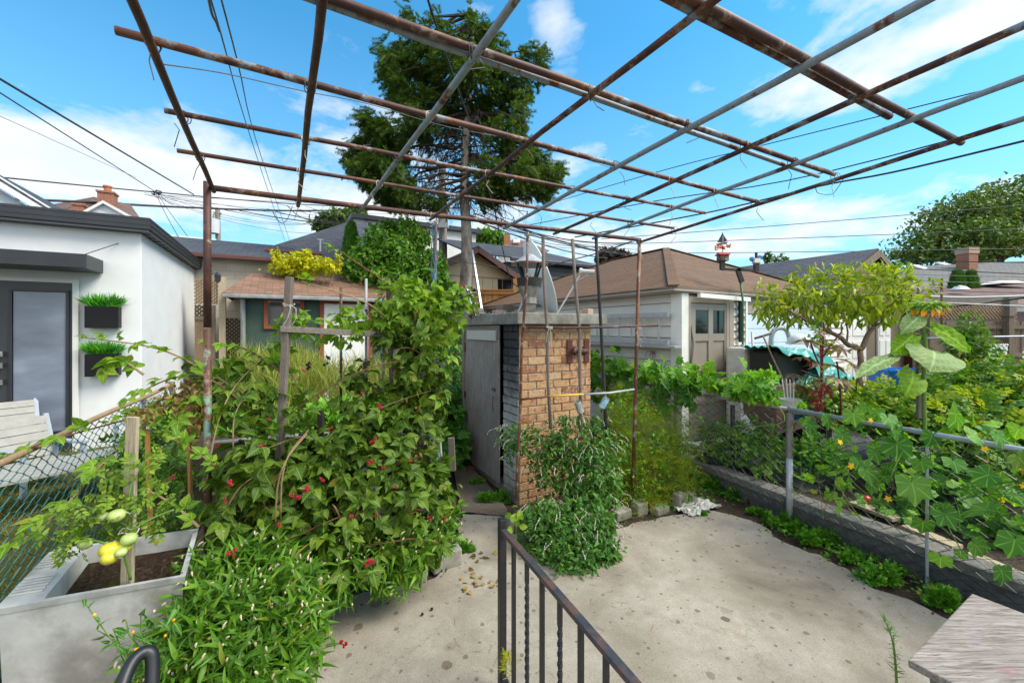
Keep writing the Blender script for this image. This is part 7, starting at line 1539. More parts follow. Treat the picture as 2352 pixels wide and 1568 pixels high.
n = 480; p, nn = in_ellipsoids(be2, n, .1); d, nr = leaf_frame(nn, n, .7, .5, .5, .2); co, tri = scatter(TRIFOL, p, d, unit(nr + [0, -.3, .2]), rng.uniform(.075, .13, n)); build_np('young_leaves', co, tri, M['lf_bramble_lit'], bb2)  # top of the thicket takes the lit leaf colour
# arching canes at the left with separate leaves
canes = [[(560, 905, 3.1), (470, 850, 3.1), (360, 800, 3.0), (195, 775, 2.9)], [(520, 960, 3.0), (420, 920, 2.95), (300, 960, 2.8), (120, 1010, 2.6), (-20, 1060, 2.4)], [(600, 960, 3.0), (480, 870, 2.9), (390, 870, 2.8), (290, 920, 2.6)], [(330, 860, 2.9), (280, 830, 2.85), (240, 850, 2.8)], [(420, 900, 2.9), (330, 980, 2.7), (240, 1060, 2.45), (150, 1160, 2.2), (0, 1280, 1.95)], [(640, 850, 3.1), (560, 800, 3.1), (470, 790, 3.1)],
         [(700, 920, 3.2), (660, 830, 3.1), (640, 760, 3.05), (690, 730, 3.1)], [(940, 950, 3.4), (890, 780, 3.4), (925, 690, 3.4), (800, 590, 3.4), (760, 570, 3.4)], [(900, 900, 3.4), (1000, 730, 3.5), (1080, 680, 3.6), (1100, 720, 3.6)], [(930, 780, 3.4), (850, 700, 3.35), (690, 645, 3.2)], [(455, 900, 2.8), (430, 940, 2.75), (390, 1000, 2.7)], [(640, 1180, 2.9), (560, 1130, 2.8), (480, 1060, 2.7), (400, 1010, 2.6)], [(457, 1210, 2.6), (400, 1160, 2.6), (330, 1120, 2.65)]]
lp_, ld_ = [], []
for k, c in enumerate(canes):
    q = smooth_pts([P(*a) for a in c], 8); m = MB(); m.tube(q, [.009 - .005 * i / len(q) for i in range(len(q))], 6); part('cane', m, M['cane_red' if k % 3 else 'cane_tan'], bb2)
    for i in range(2, len(q) - 1):
        if (k in (7, 9) and i < len(q) * .8 and i % 5) or i % 3 == 1: continue
        for s in range(1):
            t_ = (q[i + 1] - q[i]).normalized(); lp_.append(list(q[i] + V(0, 0, .01))); ld_.append(list(t_ * .5 + V(random.uniform(-.7, .7), random.uniform(-.7, .3), random.uniform(-.4, .5))))
n = len(lp_); co, tri = scatter(TRIFOL, np.array(lp_), np.array(ld_), unit(np.tile([0, -.35, 1.], (n, 1)) + rng.normal(size=(n, 3)) * .35), rng.uniform(.07, .13, n)); build_np('arching_leaves', co, tri, M['lf_bramble_lit'], bb2)
m = MB(); pa, _ = in_ellipsoids(be, 46, .8); pb_, _ = in_ellipsoids(be, 46, .8)
for u_, v_ in zip(pa, pb_):             # canes weaving through the thicket
    u_, v_ = V(*u_), V(*v_)
    if (u_ - v_).length < 1.1: part('cane', MB().tube(smooth_pts([u_, u_.lerp(v_, .33) + V(0, -.10, .10), u_.lerp(v_, .66) + V(0, -.12, .08), v_]), [.006 - .003 * i / 18 for i in range(19)], 5), M['cane_red' if u_.x > -.9 else 'cane_tan'], bb2)
dr_e = [E(*a) for a in ((430,905,2.9,55,30,.12),(390,930,2.85,40,20,.1),(460,960,2.9,30,40,.1),(330,950,2.7,40,14,.08),(955,1000,3.3,14,60,.08,.5),(940,1120,3.2,14,50,.08,.5),(1000,930,3.5,10,60,.06,.5))]
n = 520; p, nn = in_ellipsoids(dr_e, n, 0); d, nr = leaf_frame(nn, n, .2, .5, .9, .9); co, tri = scatter(SERR, p, d, nr, rng.uniform(.025, .065, n), .6); build_np('withered_leaves', co, tri, M['lf_dry'], bb2)
BR = [(872,930),(452,942),(455,970),(858,1010),(680,1138),(705,1125),(850,1060),(535,1110),(533,1270),(848,1285),(790,1475),(845,1295),(520,1150),(1065,660),(1085,712),(1055,655),(825,655),(935,640),(1015,752),(470,905),(600,1025),(742,1100),(830,905),(690,740),(590,820),(760,985),(500,1020),(905,1120),(640,1200),(805,1180),(880,1075),(940,1060),(700,850),(430,870),(1020,1190),(985,1190),(400,1095),(385,1100),(860,1180),(620,960)]
def berries(m, c, n, spread, r0):
    for k in range(n):
        o = c + V(random.uniform(-1, 1), random.uniform(-.7, .3), random.uniform(-1, 1)) * spread
        for j in range(9):
            dd_ = V(random.gauss(0, 1), random.gauss(0, 1), random.gauss(0, 1)).normalized(); m.ball(o + dd_ * r0 * .75, r0 * .48, 5, 4)
for k, (x, y) in enumerate(BR):
    Yb = np.interp(y, [650, 950, 1300, 1480], [3.42, 2.95, 2.55, 2.35]); Yb = Yb + (.1 if x > 850 else -.05) - (.25 if 500 < x < 850 and y > 1000 else 0); Yb = 2.5 if y > 1400 else Yb
    m = MB(); berries(m, P(x, y, Yb), 4 if k < 11 else 2, .020 if k < 11 else .014, .011 if k < 11 else .009); part('berry_cluster', m, M['berry_red'], bb2)
for k in range(34):
    x, y = random.choice(((random.uniform(700, 760), random.uniform(810, 860)), (random.uniform(470, 640), random.uniform(830, 1060)), (random.uniform(820, 1000), random.uniform(640, 900)), (random.uniform(650, 1000), random.uniform(950, 1200)), (random.uniform(1040, 1090), random.uniform(660, 730))))
    m = MB(); berries(m, P(x, y, np.interp(y, [650, 950, 1300], [3.4, 2.95, 2.55])), 3, .018, .0105); part('black_berries', m, M['berry_black'], bb2)
# fallen berries and twigs on the patio
m = MB()
for k in range(9):
    p = G(1005 + rng.uniform(-130, 40), 1350 + rng.uniform(-60, 130), 0); m.ball(p + UP * .018, .011, 6, 5)
build('fallen_berries', m, M['berry_black'], kind='stuff', label='dark fallen berries scattered on the patio', cat='berries')
n = 260; px, py = rng.uniform(1000, 1500, n), rng.uniform(1180, 1560, n); sel = rng.random(n) < np.where(py < 1330, 1, .35); px, py = px[sel], py[sel]; n = len(px); pos = np.array([list(G(a, b_, 0) + UP * .012) for a, b_ in zip(px, py)]); tw_t = (np.array([(-.02, 0, 0), (.02, 0, .01), (.06, .5, .03), (.02, .5, .04), (-.02, 1, .01)], float), np.array([(0, 1, 2), (0, 2, 3), (3, 2, 4)])); co, tri = scatter(tw_t, pos, rand_dirs(n) * [1, 1, 0.02], np.tile([0, 0, 1.], (n, 1)), rng.uniform(.02, .10, n)); build_np('dry_litter', co, tri, M['cane_tan'], kind='stuff')
n = 26; pos = np.array([list(G(a, b_, 0) + UP * .02) for a, b_ in zip(rng.choice([1090, 1075, 1110, 1120], n) + rng.normal(0, 16, n), rng.choice([1345, 1330, 1290], n) + rng.normal(0, 14, n))]); co, tri = scatter(SERR, pos, rand_dirs(n) * [1, 1, .1], np.tile([0, 0, 1.], (n, 1)) + rng.normal(size=(n, 3)) * .4, rng.uniform(.03, .06, n)); build_np('fallen_leaves', co, tri, M['lf_dry'], kind='stuff')
# ================================================================ smartweed
se = [E(*a) for a in ((560,1330,2.42,130,75,.28),(470,1430,2.05,90,60,.22),(620,1420,2.2,110,90,.3,1.2),(740,1310,2.75,120,50,.26),(860,1270,3.0,110,45,.22),(960,1240,3.15,80,35,.2,.8),(520,1520,1.95,150,60,.25,1.1),(660,1530,2.05,60,60,.2),(1000,1200,3.3,45,30,.12,.7),(690,1440,2.35,45,60,.15),(380,1540,1.85,70,40,.15,.5),(600,1270,2.6,90,40,.2,.6),(900,1320,2.95,60,30,.15,.7))]
n = 11000; p, nn = in_ellipsoids(se, n, .2, gap=.3); p[:, 2] = np.maximum(p[:, 2], .03); d = unit(nn * .7 + rng.normal(size=(n, 3)) * .6 + [0, -.15, .35]); co, tri = scatter(LANCE, p, d, unit(rng.normal(size=(n, 3)) * .5 + [0, -.3, 1]), rng.uniform(.045, .11, n), 1.0)
build_np('smartweed_patch', co, tri, M['lf_smart'], kind='stuff', label='lush bright green smartweed with pale pink spikes filling the lower left', cat='weeds')
m = MB(); n = 620; p, nn = in_ellipsoids(se, n, .9)
for q, w_ in zip(p, nn):
    q = V(*q) + V(*w_) * .05 + UP * .02; dd_ = V(random.uniform(-.6, .6), random.uniform(-.5, .3), 1).normalized(); L_ = random.uniform(.018, .042)
    if q.z < .05: continue
    pts_ = [q + dd_ * L_ * t + V(.25 * L_ * t * t, 0, -.3 * L_ * t * t) for t in (0, .35, .7, 1)]; m.tube(pts_, [.0025, .0052, .0045, .0015], 5, cap=False)
build('smartweed_flowers', m, M['fl_smart'], kind='stuff', label='pale pink smartweed flower spikes above the leaves', cat='flowers')
# ================================================================ mint
def mint(name, label, els, nl, ns, bd, z0=0):
    t = thing(name, label, 'bush', V(els[0][0], els[0][1], 0)); p, nn = in_ellipsoids(els, nl, .1, gap=.22); p[:, 2] = np.maximum(p[:, 2], .02); d = unit(nn * .8 + rng.normal(size=(nl, 3)) * .7 + [0, 0, .1]); co, tri = scatter(OVATE, p, d, unit(rng.normal(size=(nl, 3)) * .5 + nn * .5 + [0, -.2, .7]), rng.uniform(.030, .068, nl), .85); build_np('leaves', co, tri, M['lf_mint'], t)
    m = MB(); p, nn = in_ellipsoids(els, ns, .85); fl = MB()
    for q, w_ in zip(p, nn):
        q = V(*q); w_ = V(*w_); side = V(w_.x, w_.y * .4 - .3, 0).normalized(); L_ = random.uniform(.05, .13)
        if q.z < .08: continue
        pts_ = [q - w_ * .05, q + w_ * .03 + UP * .03 * 1, q + side * L_ * .5 + UP * L_ * .35, q + side * L_ + UP * L_ * .15, q + side * L_ * 1.15 - UP * L_ * .15]; pts_ = smooth_pts(pts_, 3); m.tube(pts_, .002, 4, cap=False)
        for i in range(5, len(pts_)):
            fl.ball(pts_[i] + V(random.uniform(-.002, .002), 0, random.uniform(-.002, .002)), random.uniform(.0040, .0066) * (1.1 - .5 * (i - 5) / 8), 5, 3)
            if i > 5 and random.random() < .6: fl.ball((pts_[i] + pts_[i - 1]) / 2 + V(0, -.002, .002), .0036, 4, 3)
    part('stems', m, M['stem_green'], t); build('flower_spikes', fl, M['fl_mint'], t, kind='stuff'); return t
mint('mint_bush', 'upper flowering mint bush against the brick face with drooping lilac white spikes', [E(*a) for a in ((1330,1010,4.35,85,60,.22),(1230,1030,4.3,80,50,.18,.8),(1370,1080,4.3,60,75,.24),(1300,1080,4.3,85,60,.22),(1180,1010,4.35,40,40,.12,.5),(1390,1130,4.2,35,40,.15,.6),(1330,1150,4.15,70,40,.2,.7))], 4200, 150, 0)
mint('mint_bush', 'lower rounded mint bush spilling onto the patio beside the railing', [E(*a) for a in ((1290,1230,3.85,95,75,.26),(1370,1240,3.75,55,60,.22),(1240,1190,4.0,50,35,.18,.7),(1310,1280,3.55,80,45,.2),(1350,1185,4.0,65,40,.2,.8),(1390,1290,3.6,30,30,.1,.5))], 5200, 110, 0)
# chard-like and leafy sprigs by the railing
t = thing('leafy_sprig', 'light green round leaved seedling just behind the railing post', 'plant', G(1185, 1240, 0)); n = 9; c = P(1185, 1200, 3.6); pos = np.array([list(c + V(random.uniform(-.05, .05), random.uniform(-.04, .04), random.uniform(-.05, .07))) for k in range(n)]); co, tri = scatter(leaf_tmpl([(0, 0), (.15, .28), (.5, .42), (.85, .25), (1, 0)]), pos, rand_dirs(n) + [0, 0, .3], unit(rng.normal(size=(n, 3)) * .3 + [0, -.8, .6]), rng.uniform(.05, .08, n)); build_np('leaves', co, tri, M['lf_bramble_lit'], t); m = MB(); m.tube([c, c - UP * .25], .004, 5); part('stem', m, M['stem_green'], t)
t = thing('yellow_green_sprig', 'small yellow green feathery plant growing at the foot of the railing', 'plant', P(1168, 1600, 2.2)); es = [E(1168, 1525, 2.2, 12, 28, .03)]; p, nn = in_ellipsoids(es, 160, 0); co, tri = scatter(NARROW, p, unit(nn + [0, 0, .8]), rand_dirs(160), rng.uniform(.02, .05, 160)); build_np('leaves', co, tri, M['lf_yellow'], t)
t = thing('weed_stalk', 'single leafy weed stalk standing beside the stained table', 'plant', P(2052, 1620, 2.0)); pts_ = smooth_pts([P(2062, 1640, 1.75), P(2058, 1540, 1.75), P(2050, 1470, 1.75), P(2033, 1425, 1.75)]); m = MB(); m.tube(pts_, [.006 - .004 * i / len(pts_) for i in range(len(pts_))], 6); part('stem', m, M['stem_green'], t)
pp_ = np.array([list(q) for q in pts_]); k = rng.integers(3, len(pp_), 110); p = pp_[k]; d = rng.normal(size=(110, 3)) * [1, 1, .4] + [0, 0, .6]; co, tri = scatter(NARROW, p, d, rand_dirs(110), rng.uniform(.02, .045, 110), .8); build_np('leaves', co, tri, M['lf_mint'], t)
# ================================================================ dill
t = thing('dill_patch', 'yellow green feathery dill and parsley gone to seed right of the brick oven', 'plants', G(1500, 1150, 0)); t['kind'] = 'stuff'
de = [E(*a) for a in ((1470,1000,5.2,90,70,.4),(1430,930,5.3,60,50,.3,.6),(1500,1080,4.9,95,70,.35,1.2),(1440,1080,4.8,50,80,.3),(1560,1060,5.0,50,60,.3,.8),(1540,1000,5.3,50,50,.3,.6),(1450,1150,4.6,60,24,.25,.8),(1530,1140,4.75,60,24,.25,.8),(1420,980,5.1,30,70,.25,.8))]
THR = multi([rot_tmpl((np.array([(-.010, 0, 0), (.010, 0, 0), (0, 1, 0)], float), np.array([(0, 1, 2)])), a, s, (0, y, 0)) for a, s, y in ((0, 1, 0), (.7, .5, .3), (-.7, .5, .3), (.6, .4, .6), (-.6, .4, .6), (.5, .6, .1), (-.5, .6, .1))])
n = 7000; p, nn = in_ellipsoids(de, n, 0, gap=.4); d = unit(nn * .5 + rng.normal(size=(n, 3)) * .7 + [0, 0, .6]); co, tri = scatter(THR, p, d, rand_dirs(n), rng.uniform(.05, .13, n), 2.0); build_np('dill_threads', co, tri, M['lf_dill'], t)
n = 3400; p, nn = in_ellipsoids(de, n, 0, gap=.3); co, tri = scatter(OVATE, p, rand_dirs(n), unit(rng.normal(size=(n, 3)) * .5 + [0, -.3, 1]), rng.uniform(.018, .05, n)); build_np('small_leaves', co, tri, M['lf_parsley'], t)
# umbels: dots on short rays
n = 130; p, nn = in_ellipsoids(de, n, .7); k = np.repeat(np.arange(n), 26); th = rng.uniform(0, 2 * PI, len(k)); rr = np.sqrt(rng.uniform(0, 1, len(k))) * .05; q = p[k] + np.stack([rr * np.cos(th), rr * np.sin(th), .02 - rr * .2 + rng.normal(0, .003, len(k))], 1); co, tri = scatter(tm, q, rand_dirs(len(k)), rand_dirs(len(k)), .008); build_np('umbels', co, tri, M['lf_yellow'], t)
m = MB(); p, nn = in_ellipsoids(de, 70, .5)
for q in p: q = V(*q); m.tube([V(q.x * .97 + .05, q.y, .05), q.lerp(V(q.x, q.y, .05), .4) + V(random.uniform(-.05, .05), 0, 0), q], .0035, 4, cap=False)
part('stems', m, M['stem_green'], t)
# ================================================================ squash vine along the far part of the right fence
def on_fence(y, z, off=0): return V(xr(y) - off * .907, y - off * .42, z)
sv = thing('squash_vine', 'bright squash vine climbing over the chain link fence before the hip garage', 'vine', V(2.2, 5.8, .1)); n = 460
yy = rng.uniform(4.35, 8.3, n); zz = 1.22 + np.abs(rng.normal(0, .14, n)) + .05; off = rng.normal(0, .10, n); pos = np.array([list(on_fence(a, b_, c_)) for a, b_, c_ in zip(yy, zz, off)]); co, tri = scatter(SQUASH, pos, unit(rng.normal(size=(n, 3)) * .6 + [-.1, -.2, .35]), unit(rng.normal(size=(n, 3)) * .45 + [0, -.45, .8]), rng.uniform(.09, .19, n)); build_np('young_leaves', co, tri, M['lf_squash'], sv)
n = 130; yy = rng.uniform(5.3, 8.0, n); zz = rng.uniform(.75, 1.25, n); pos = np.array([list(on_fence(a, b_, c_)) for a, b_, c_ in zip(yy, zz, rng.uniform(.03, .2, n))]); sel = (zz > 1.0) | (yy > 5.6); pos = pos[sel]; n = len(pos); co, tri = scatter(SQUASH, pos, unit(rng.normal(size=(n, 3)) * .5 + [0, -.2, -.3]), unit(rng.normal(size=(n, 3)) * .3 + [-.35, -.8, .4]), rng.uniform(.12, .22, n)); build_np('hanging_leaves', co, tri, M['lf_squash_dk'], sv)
m = MB()
for k in range(16):
    a = on_fence(rng.uniform(4.5, 7.5), 1.25, rng.uniform(-.05, .1)); q = smooth_pts([a, a + V(random.uniform(-.2, .2), random.uniform(-.3, .3), random.uniform(.05, .2)), a + V(random.uniform(-.3, .3), random.uniform(-.5, .2), random.uniform(-.3, .1)), a + V(random.uniform(-.3, .3), random.uniform(-.5, .2), -random.uniform(.2, .5))]); m.tube(q, .005, 5)
part('stem', m, M['stem_green'], sv)
# ================================================================ cucumber vine at the right
cv = thing('cucumber_vine', 'cucumber vine with broad angular leaves and yellow flowers on the right fence', 'vine', V(3.3, 3.2, .1)); fx = [(2195,950,95),(2060,1020,80),(2115,1060,55),(1990,1080,80),(2095,1110,100),(2190,1060,60),(2265,1170,115),(2330,1240,90),(2040,960,60),(1960,950,60),(2000,1110,60),(2340,1050,70),(2270,1090,70),(2170,1180,70),(2120,1200,60),(2240,1250,70),(1935,1000,50),(2320,1120,80),(2060,990,70),(2140,1000,60),(2010,1040,50),(2160,1280,60),(2300,1310,70),(1970,1060,44),(2230,1000,70),(2290,1000,60),(1900,960,55),(1860,975,50)]
pos, sz = [], []
for x, y, s_ in fx:
    kx = (x - CX) / FPX; # distance where the sight line meets the fence
    Yf = brentq = None
    lo, hi = 1.5, 7.0
    for _ in range(40):
        mid_ = (lo + hi) / 2
        if kx * mid_ > xr(mid_): hi = mid_
        else: lo = mid_
    Yf = lo - random.uniform(.02, .10); pos.append(list(P(x, y, Yf))); sz.append(s_ / FPX * Yf * .66)
n = len(pos); co, tri = scatter(CUKE, np.array(pos), unit(rng.normal(size=(n, 3)) * .35 + [.1, -.15, -.75]), unit(rng.normal(size=(n, 3)) * .28 + [-.2, -.75, .6]), np.array(sz)); build_np('broad_leaves', co, tri, M['lf_cuke'], cv)
n = 210; yy = rng.uniform(2.2, 4.3, n); zz = np.clip(rng.normal(.85, .28, n), .2, 1.32); pos = np.array([list(on_fence(a, b_, c_)) for a, b_, c_ in zip(yy, zz, rng.uniform(-.30, -.02, n))]); co, tri = scatter(CUKE, pos, unit(rng.normal(size=(n, 3)) * .6 + [0, 0, -.2]), unit(rng.normal(size=(n, 3)) * .5 + [-.1, -.5, .7]), rng.uniform(.06, .13, n)); build_np('inner_leaves', co, tri, M['lf_squash'], cv)
m = MB()
for k in range(34):
    a = on_fence(rng.uniform(2.2, 4.4), rng.uniform(.7, 1.25), rng.uniform(-.1, .06)); q = smooth_pts([a, a + V(random.uniform(-.1, .1), random.uniform(-.2, .1), random.uniform(-.1, .1)), a + V(random.uniform(-.2, .1), random.uniform(-.2, .2), -random.uniform(.1, .35)), a + V(random.uniform(-.2, .1), random.uniform(-.2, .2), -random.uniform(.2, .6))]); m.tube(q, random.choice((.0025, .004)), 5)
part('tendrils', m, M['stem_green'], cv)
PET = multi([rot_tmpl(leaf_tmpl([(0, .05), (.4, .28), (.75, .24), (1, 0)], .1, .1), k * 2 * PI / 5, 1) for k in range(5)])
fl_ = [(2040,1145),(2082,1110),(1955,1070),(2245,1090),(2340,1075),(2350,1115),(2200,980),(2000,965),(2262,1030),(1930,1015),(2110,1075),(2300,1150)]
pos = np.array([list(P(x, y, 3.35 - (x - 2100) * .0012)) for x, y in fl_]); 
for q in pos: co, tri = scatter(PET, q[None], rand_dirs(1) * [1, .2, 1], unit(rng.normal(size=(1, 3)) * .3 + [-.2, -1, .3]), rng.uniform(.022, .034)); build_np('flower', co, tri, M['petal_yellow'], cv)
# ================================================================ vegetable beds beyond the right fence
t = thing('tomato_bed', 'dense tomato plants filling the neighbour bed beyond the right fence', 'plants', V(5, 5, .2)); t['kind'] = 'stuff'
te = [E(*a) for a in ((2010,935,5.4,110,32,.8),(2150,940,5.2,120,42,.9,1.2),(2290,900,5.2,100,55,.9),(2240,970,4.6,140,45,.6),(2080,960,4.9,110,40,.6),(2350,960,4.7,60,60,.7),(1960,940,5.2,60,35,.5,.7),(2330,860,6.0,50,26,.5,.7),(2200,885,6.0,60,18,.4,.5),(1900,915,5.6,50,25,.4,.5),(2300,1040,4.1,120,40,.4,.7))]
n = 4200; p, nn = in_ellipsoids(te, n, .1, gap=.5); d, nr = leaf_frame(nn, n, .8, .5, .45, .1); co, tri = scatter(TOMLF, p, d, nr, rng.uniform(.12, .22, n), 1.2); build_np('leaves', co, tri, M['lf_tomato'], t)
n = 700; p, nn = in_ellipsoids([(a[0], a[1], a[2] + .08, *a[3:]) for a in te], n, .85); d, nr = leaf_frame(nn, n, .8, .4, .5, -.2); co, tri = scatter(TOMLF, p, d, nr, rng.uniform(.10, .2, n), 1.2); build_np('young_leaves', co, tri, M['lf_tomato_y'], t)
for k, (x, y, Y, mt, lab) in enumerate(((1989, 1145, 4.2, 'tomato_red', 'ripe red tomato low between the angular leaves'), (2131, 1205, 3.7, 'tomato_red', 'ripe red tomato hanging beside the thin line post'))):
    m = MB(); m.ball(P(x, y, Y), .045, 12, 8, (1, 1, .85)); build('ripe_tomato', m, M[mt], smooth=True, label=lab, cat='tomato')
m = MB()
for k in range(16): m.ball(P(1895 + rng.uniform(-45, 45), 905 + rng.uniform(-25, 30), 4.9 + rng.uniform(-.2, .2)), .026, 8, 6)
build('green_tomatoes', m, M['tomato_green'], smooth=True, kind='stuff', label='cluster of small green tomatoes behind the fence post', cat='tomatoes')
# low rows close behind the wall
for (es, n, tm_, sz, mt, nm, lab) in (([E(*a) for a in ((1690,1030,5.3,40,45,.25),(1640,1000,5.8,30,40,.2),(1760,1060,4.9,45,30,.25),(1730,1000,5.4,40,30,.25))], 420, TOMLF, (.10, .18), 'lf_tomato', 'tomato_seedlings', 'young tomato plants just behind the garden wall, left of the post'),
    ([E(*a) for a in ((1880,1050,4.9,60,25,.3),(1820,1030,5.1,40,20,.25),(1930,1065,4.7,40,18,.25))], 1100, OVATE, (.04, .09), 'lf_parsley', 'leafy_herbs', 'dense leafy green herbs behind the fence right of the post'),
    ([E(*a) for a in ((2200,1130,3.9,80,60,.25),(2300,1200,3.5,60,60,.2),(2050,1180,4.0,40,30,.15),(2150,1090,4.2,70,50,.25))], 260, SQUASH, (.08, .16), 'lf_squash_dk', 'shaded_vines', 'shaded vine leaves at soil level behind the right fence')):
    p, nn = in_ellipsoids(es, n, .1); p[:, 2] = np.maximum(p[:, 2], .22); d, nr = leaf_frame(nn, n, .8, .4, .5, 0); co, tri = scatter(tm_, p, d, nr, rng.uniform(*sz, n)); build_np(nm, co, tri, M[mt], kind='stuff', label=lab, cat='plants')
for (x0, y0, x1, y1, lab) in ((1815, 1090, 1890, 1110, 'short board lying on the soil right of the fence post'), (1960, 1160, 2060, 1200, 'long plank edging the soil below the yellow flowers'), (2080, 1215, 2200, 1265, 'plank lying behind the thin line post'), (2225, 1280, 2360, 1340, 'plank edging the bed in the lower right corner')):
    a, b = G(x0, y0, .22), G(x1, y1, .22); m = MB(); m.beam(a + UP * .03, b + UP * .03, .12, .03); build('bed_plank', m, M['stake_pale'], label=lab, cat='plank', group='planks edging the neighbour bed')
for (x, y0, y1, Y, mt, lab) in ((1683, 930, 1085, 5.3, 'charred', 'dark square stake behind the fence before the side door'), (1773, 960, 1060, 5.6, 'stake', 'grey stake left of the round fence post beyond the mesh'), (1878, 970, 1070, 5.4, 'charred', 'dark stake behind the herbs'), (1905, 985, 1060, 5.5, 'stake', 'short grey stake right of the dark one in the herbs'), (2033, 690, 960, 5.0, 'stake', 'grey stake tied beside the sunflower stem') ):
    if x == 2033: x = 2112; Y = 4.0
    m = MB(); m.beam(P(x, y1, Y), P(x, y0 if x != 2112 else 765, Y), .045, .03, V(0, 1, 0)); build('garden_stake', m, M[mt], label=lab, cat='stake')
# sunflower
sf = thing('sunflower', 'tall sunflower with drooping head seen from behind and huge pale leaves', 'plant', P(2120, 960, 3.95)); YS = 3.95; m = MB(); q = smooth_pts([P(2124, 1000, YS), P(2122, 860, YS), P(2126, 800, YS), P(2118, 730, YS), P(2116, 700, YS)]); m.tube(q, .017, 8); part('stem', m, M['stem_green'], sf, smooth=True)
hc = P(2128, 708, YS - .05)
HEAD = leaf_tmpl([(0, .1), (.3, .22), (.6, .18), (1, 0)], .15, .3)
n = 120; th = rng.uniform(0, 2 * PI, n); rr = rng.uniform(.02, .11, n); pos = np.stack([hc.x + .03 + rr * np.cos(th) * 1.3, hc.y + rr * np.sin(th) * .6, hc.z + .05 - rr * .25 + rng.normal(0, .012, n)], 1); d = np.stack([np.cos(th), np.sin(th) * .5, rng.uniform(-.7, .5, n)], 1); co, tri = scatter(HEAD, pos, d, np.stack([np.cos(th) * .3, np.full(n, -.3), np.ones(n)], 1), rng.uniform(.05, .10, n)); build_np('bracts', co, tri, M['lf_bramble_lit'], sf)
n = 24; th = rng.uniform(0, 2 * PI, n); pos = np.stack([hc.x + .03 + .13 * np.cos(th), hc.y + .06 * np.sin(th), hc.z - .01 + 0 * th], 1); co, tri = scatter(HEAD, pos, np.stack([np.cos(th) * .7, np.sin(th) * .3, -np.ones(n)], 1), np.stack([np.cos(th), np.sin(th) - .5, .4 + 0 * th], 1), rng.uniform(.05, .085, n)); build_np('petals', co, tri, leafmat('orange yellow petals', (.75, .25, .01), (.8, .38, .01), (.85, .5, .02), .2), sf)
HEART = None
def bigleaf(base, tip, width, nrm, mat, nm, fold=.10, droop=.2, stemto=None):
    base, tip = Vector(base), Vector(tip); L_ = (tip - base).length; d_ = (tip - base).normalized(); nz_ = Vector(nrm); nz_ = (nz_ - d_ * nz_.dot(d_)).normalized(); sx_ = d_.cross(nz_); m = MB(); N1, N2 = 12, 10
    prof = lambda t: (math.sin(min(t * 1.25 + .16, 1) * PI * .5) ** .8) * (1 - t ** 2.6) ** .75
    for i in range(N1 + 1):
        t = i / N1; w_ = prof(t) * width / 2 if 0 < i < N1 else (width * .18 if i == 0 else .002)
        for j in range(-N2 // 2, N2 // 2 + 1):
            s = j / (N2 / 2); vein = .014 * abs(math.sin(j * 1.57)) * math.cos(i * .9) * 0 ; back = -.14 * L_ * (abs(s) ** 1.5) * (1 - t) ** 2
            rip = .016 * math.sin(i * 1.9 + abs(j) * 1.3) * abs(s) + fold * width * .5 * (abs(s) ** 1.3) - (.016 if (abs(j) + i) % 3 == 0 and abs(s) > .1 else 0)
            m.v.append(tuple(base + d_ * (t * L_ + back) + sx_ * (s * w_) + nz_ * (rip - droop * L_ * (t - .35) ** 2)))
    K = N2 + 1
    for i in range(N1):
        for j in range(N2): m.f.append((i * K + j, i * K + j + 1, (i + 1) * K + j + 1, (i + 1) * K + j)); m.mi.append(0)
    o = build(nm, m, M[mat], sf, smooth=True); me = o.data; ul = me.uv_layers[0]; ul.name = 'leaf'
    for lp in me.loops: i_, j_ = divmod(lp.vertex_index, N2 + 1); ul.data[lp.index].uv = ((j_ / N2 * 2 - 1) * .45 * prof(i_ / N1) * width / L_, i_ / N1)
    if stemto is not None: s_ = MB(); s_.tube(smooth_pts([Vector(stemto), (Vector(stemto) + base) / 2 + UP * .03, base]), .006, 6); part('leaf_stalk', s_, M['stem_green'], sf, smooth=True)
bigleaf(P(2145, 800, 3.85), P(2150, 838, 3.62), .52, (0, -.8, 1), 'lf_sunflower', 'leaf', .04, .6, P(2122, 815, YS))
bigleaf(P(2145, 750, 3.9), P(2240, 805, 3.75), .22, (-.2, -.8, .5), 'lf_sunback', 'leaf', .10, .4, P(2126, 772, YS))
bigleaf(P(2100, 768, 3.9), P(2050, 812, 3.85), .25, (.1, -.9, .3), 'lf_sunback', 'leaf', .10, .2, P(2124, 780, YS))
bigleaf(P(2052, 818, 3.85), P(1968, 858, 3.7), .20, (-.1, -.4, 1), 'lf_sunflower', 'leaf', .12, .25, P(2122, 830, YS))
bigleaf(P(2116, 722, 3.9), P(2080, 755, 3.8), .20, (0, -.8, .8), 'lf_sunflower', 'leaf', .05, .6, P(2118, 715, YS))
bigleaf(P(2100, 850, 4.0), P(2090, 905, 3.8), .30, (0, -.9, .5), 'lf_sunback', 'leaf', .1, .4, P(2122, 850, YS))
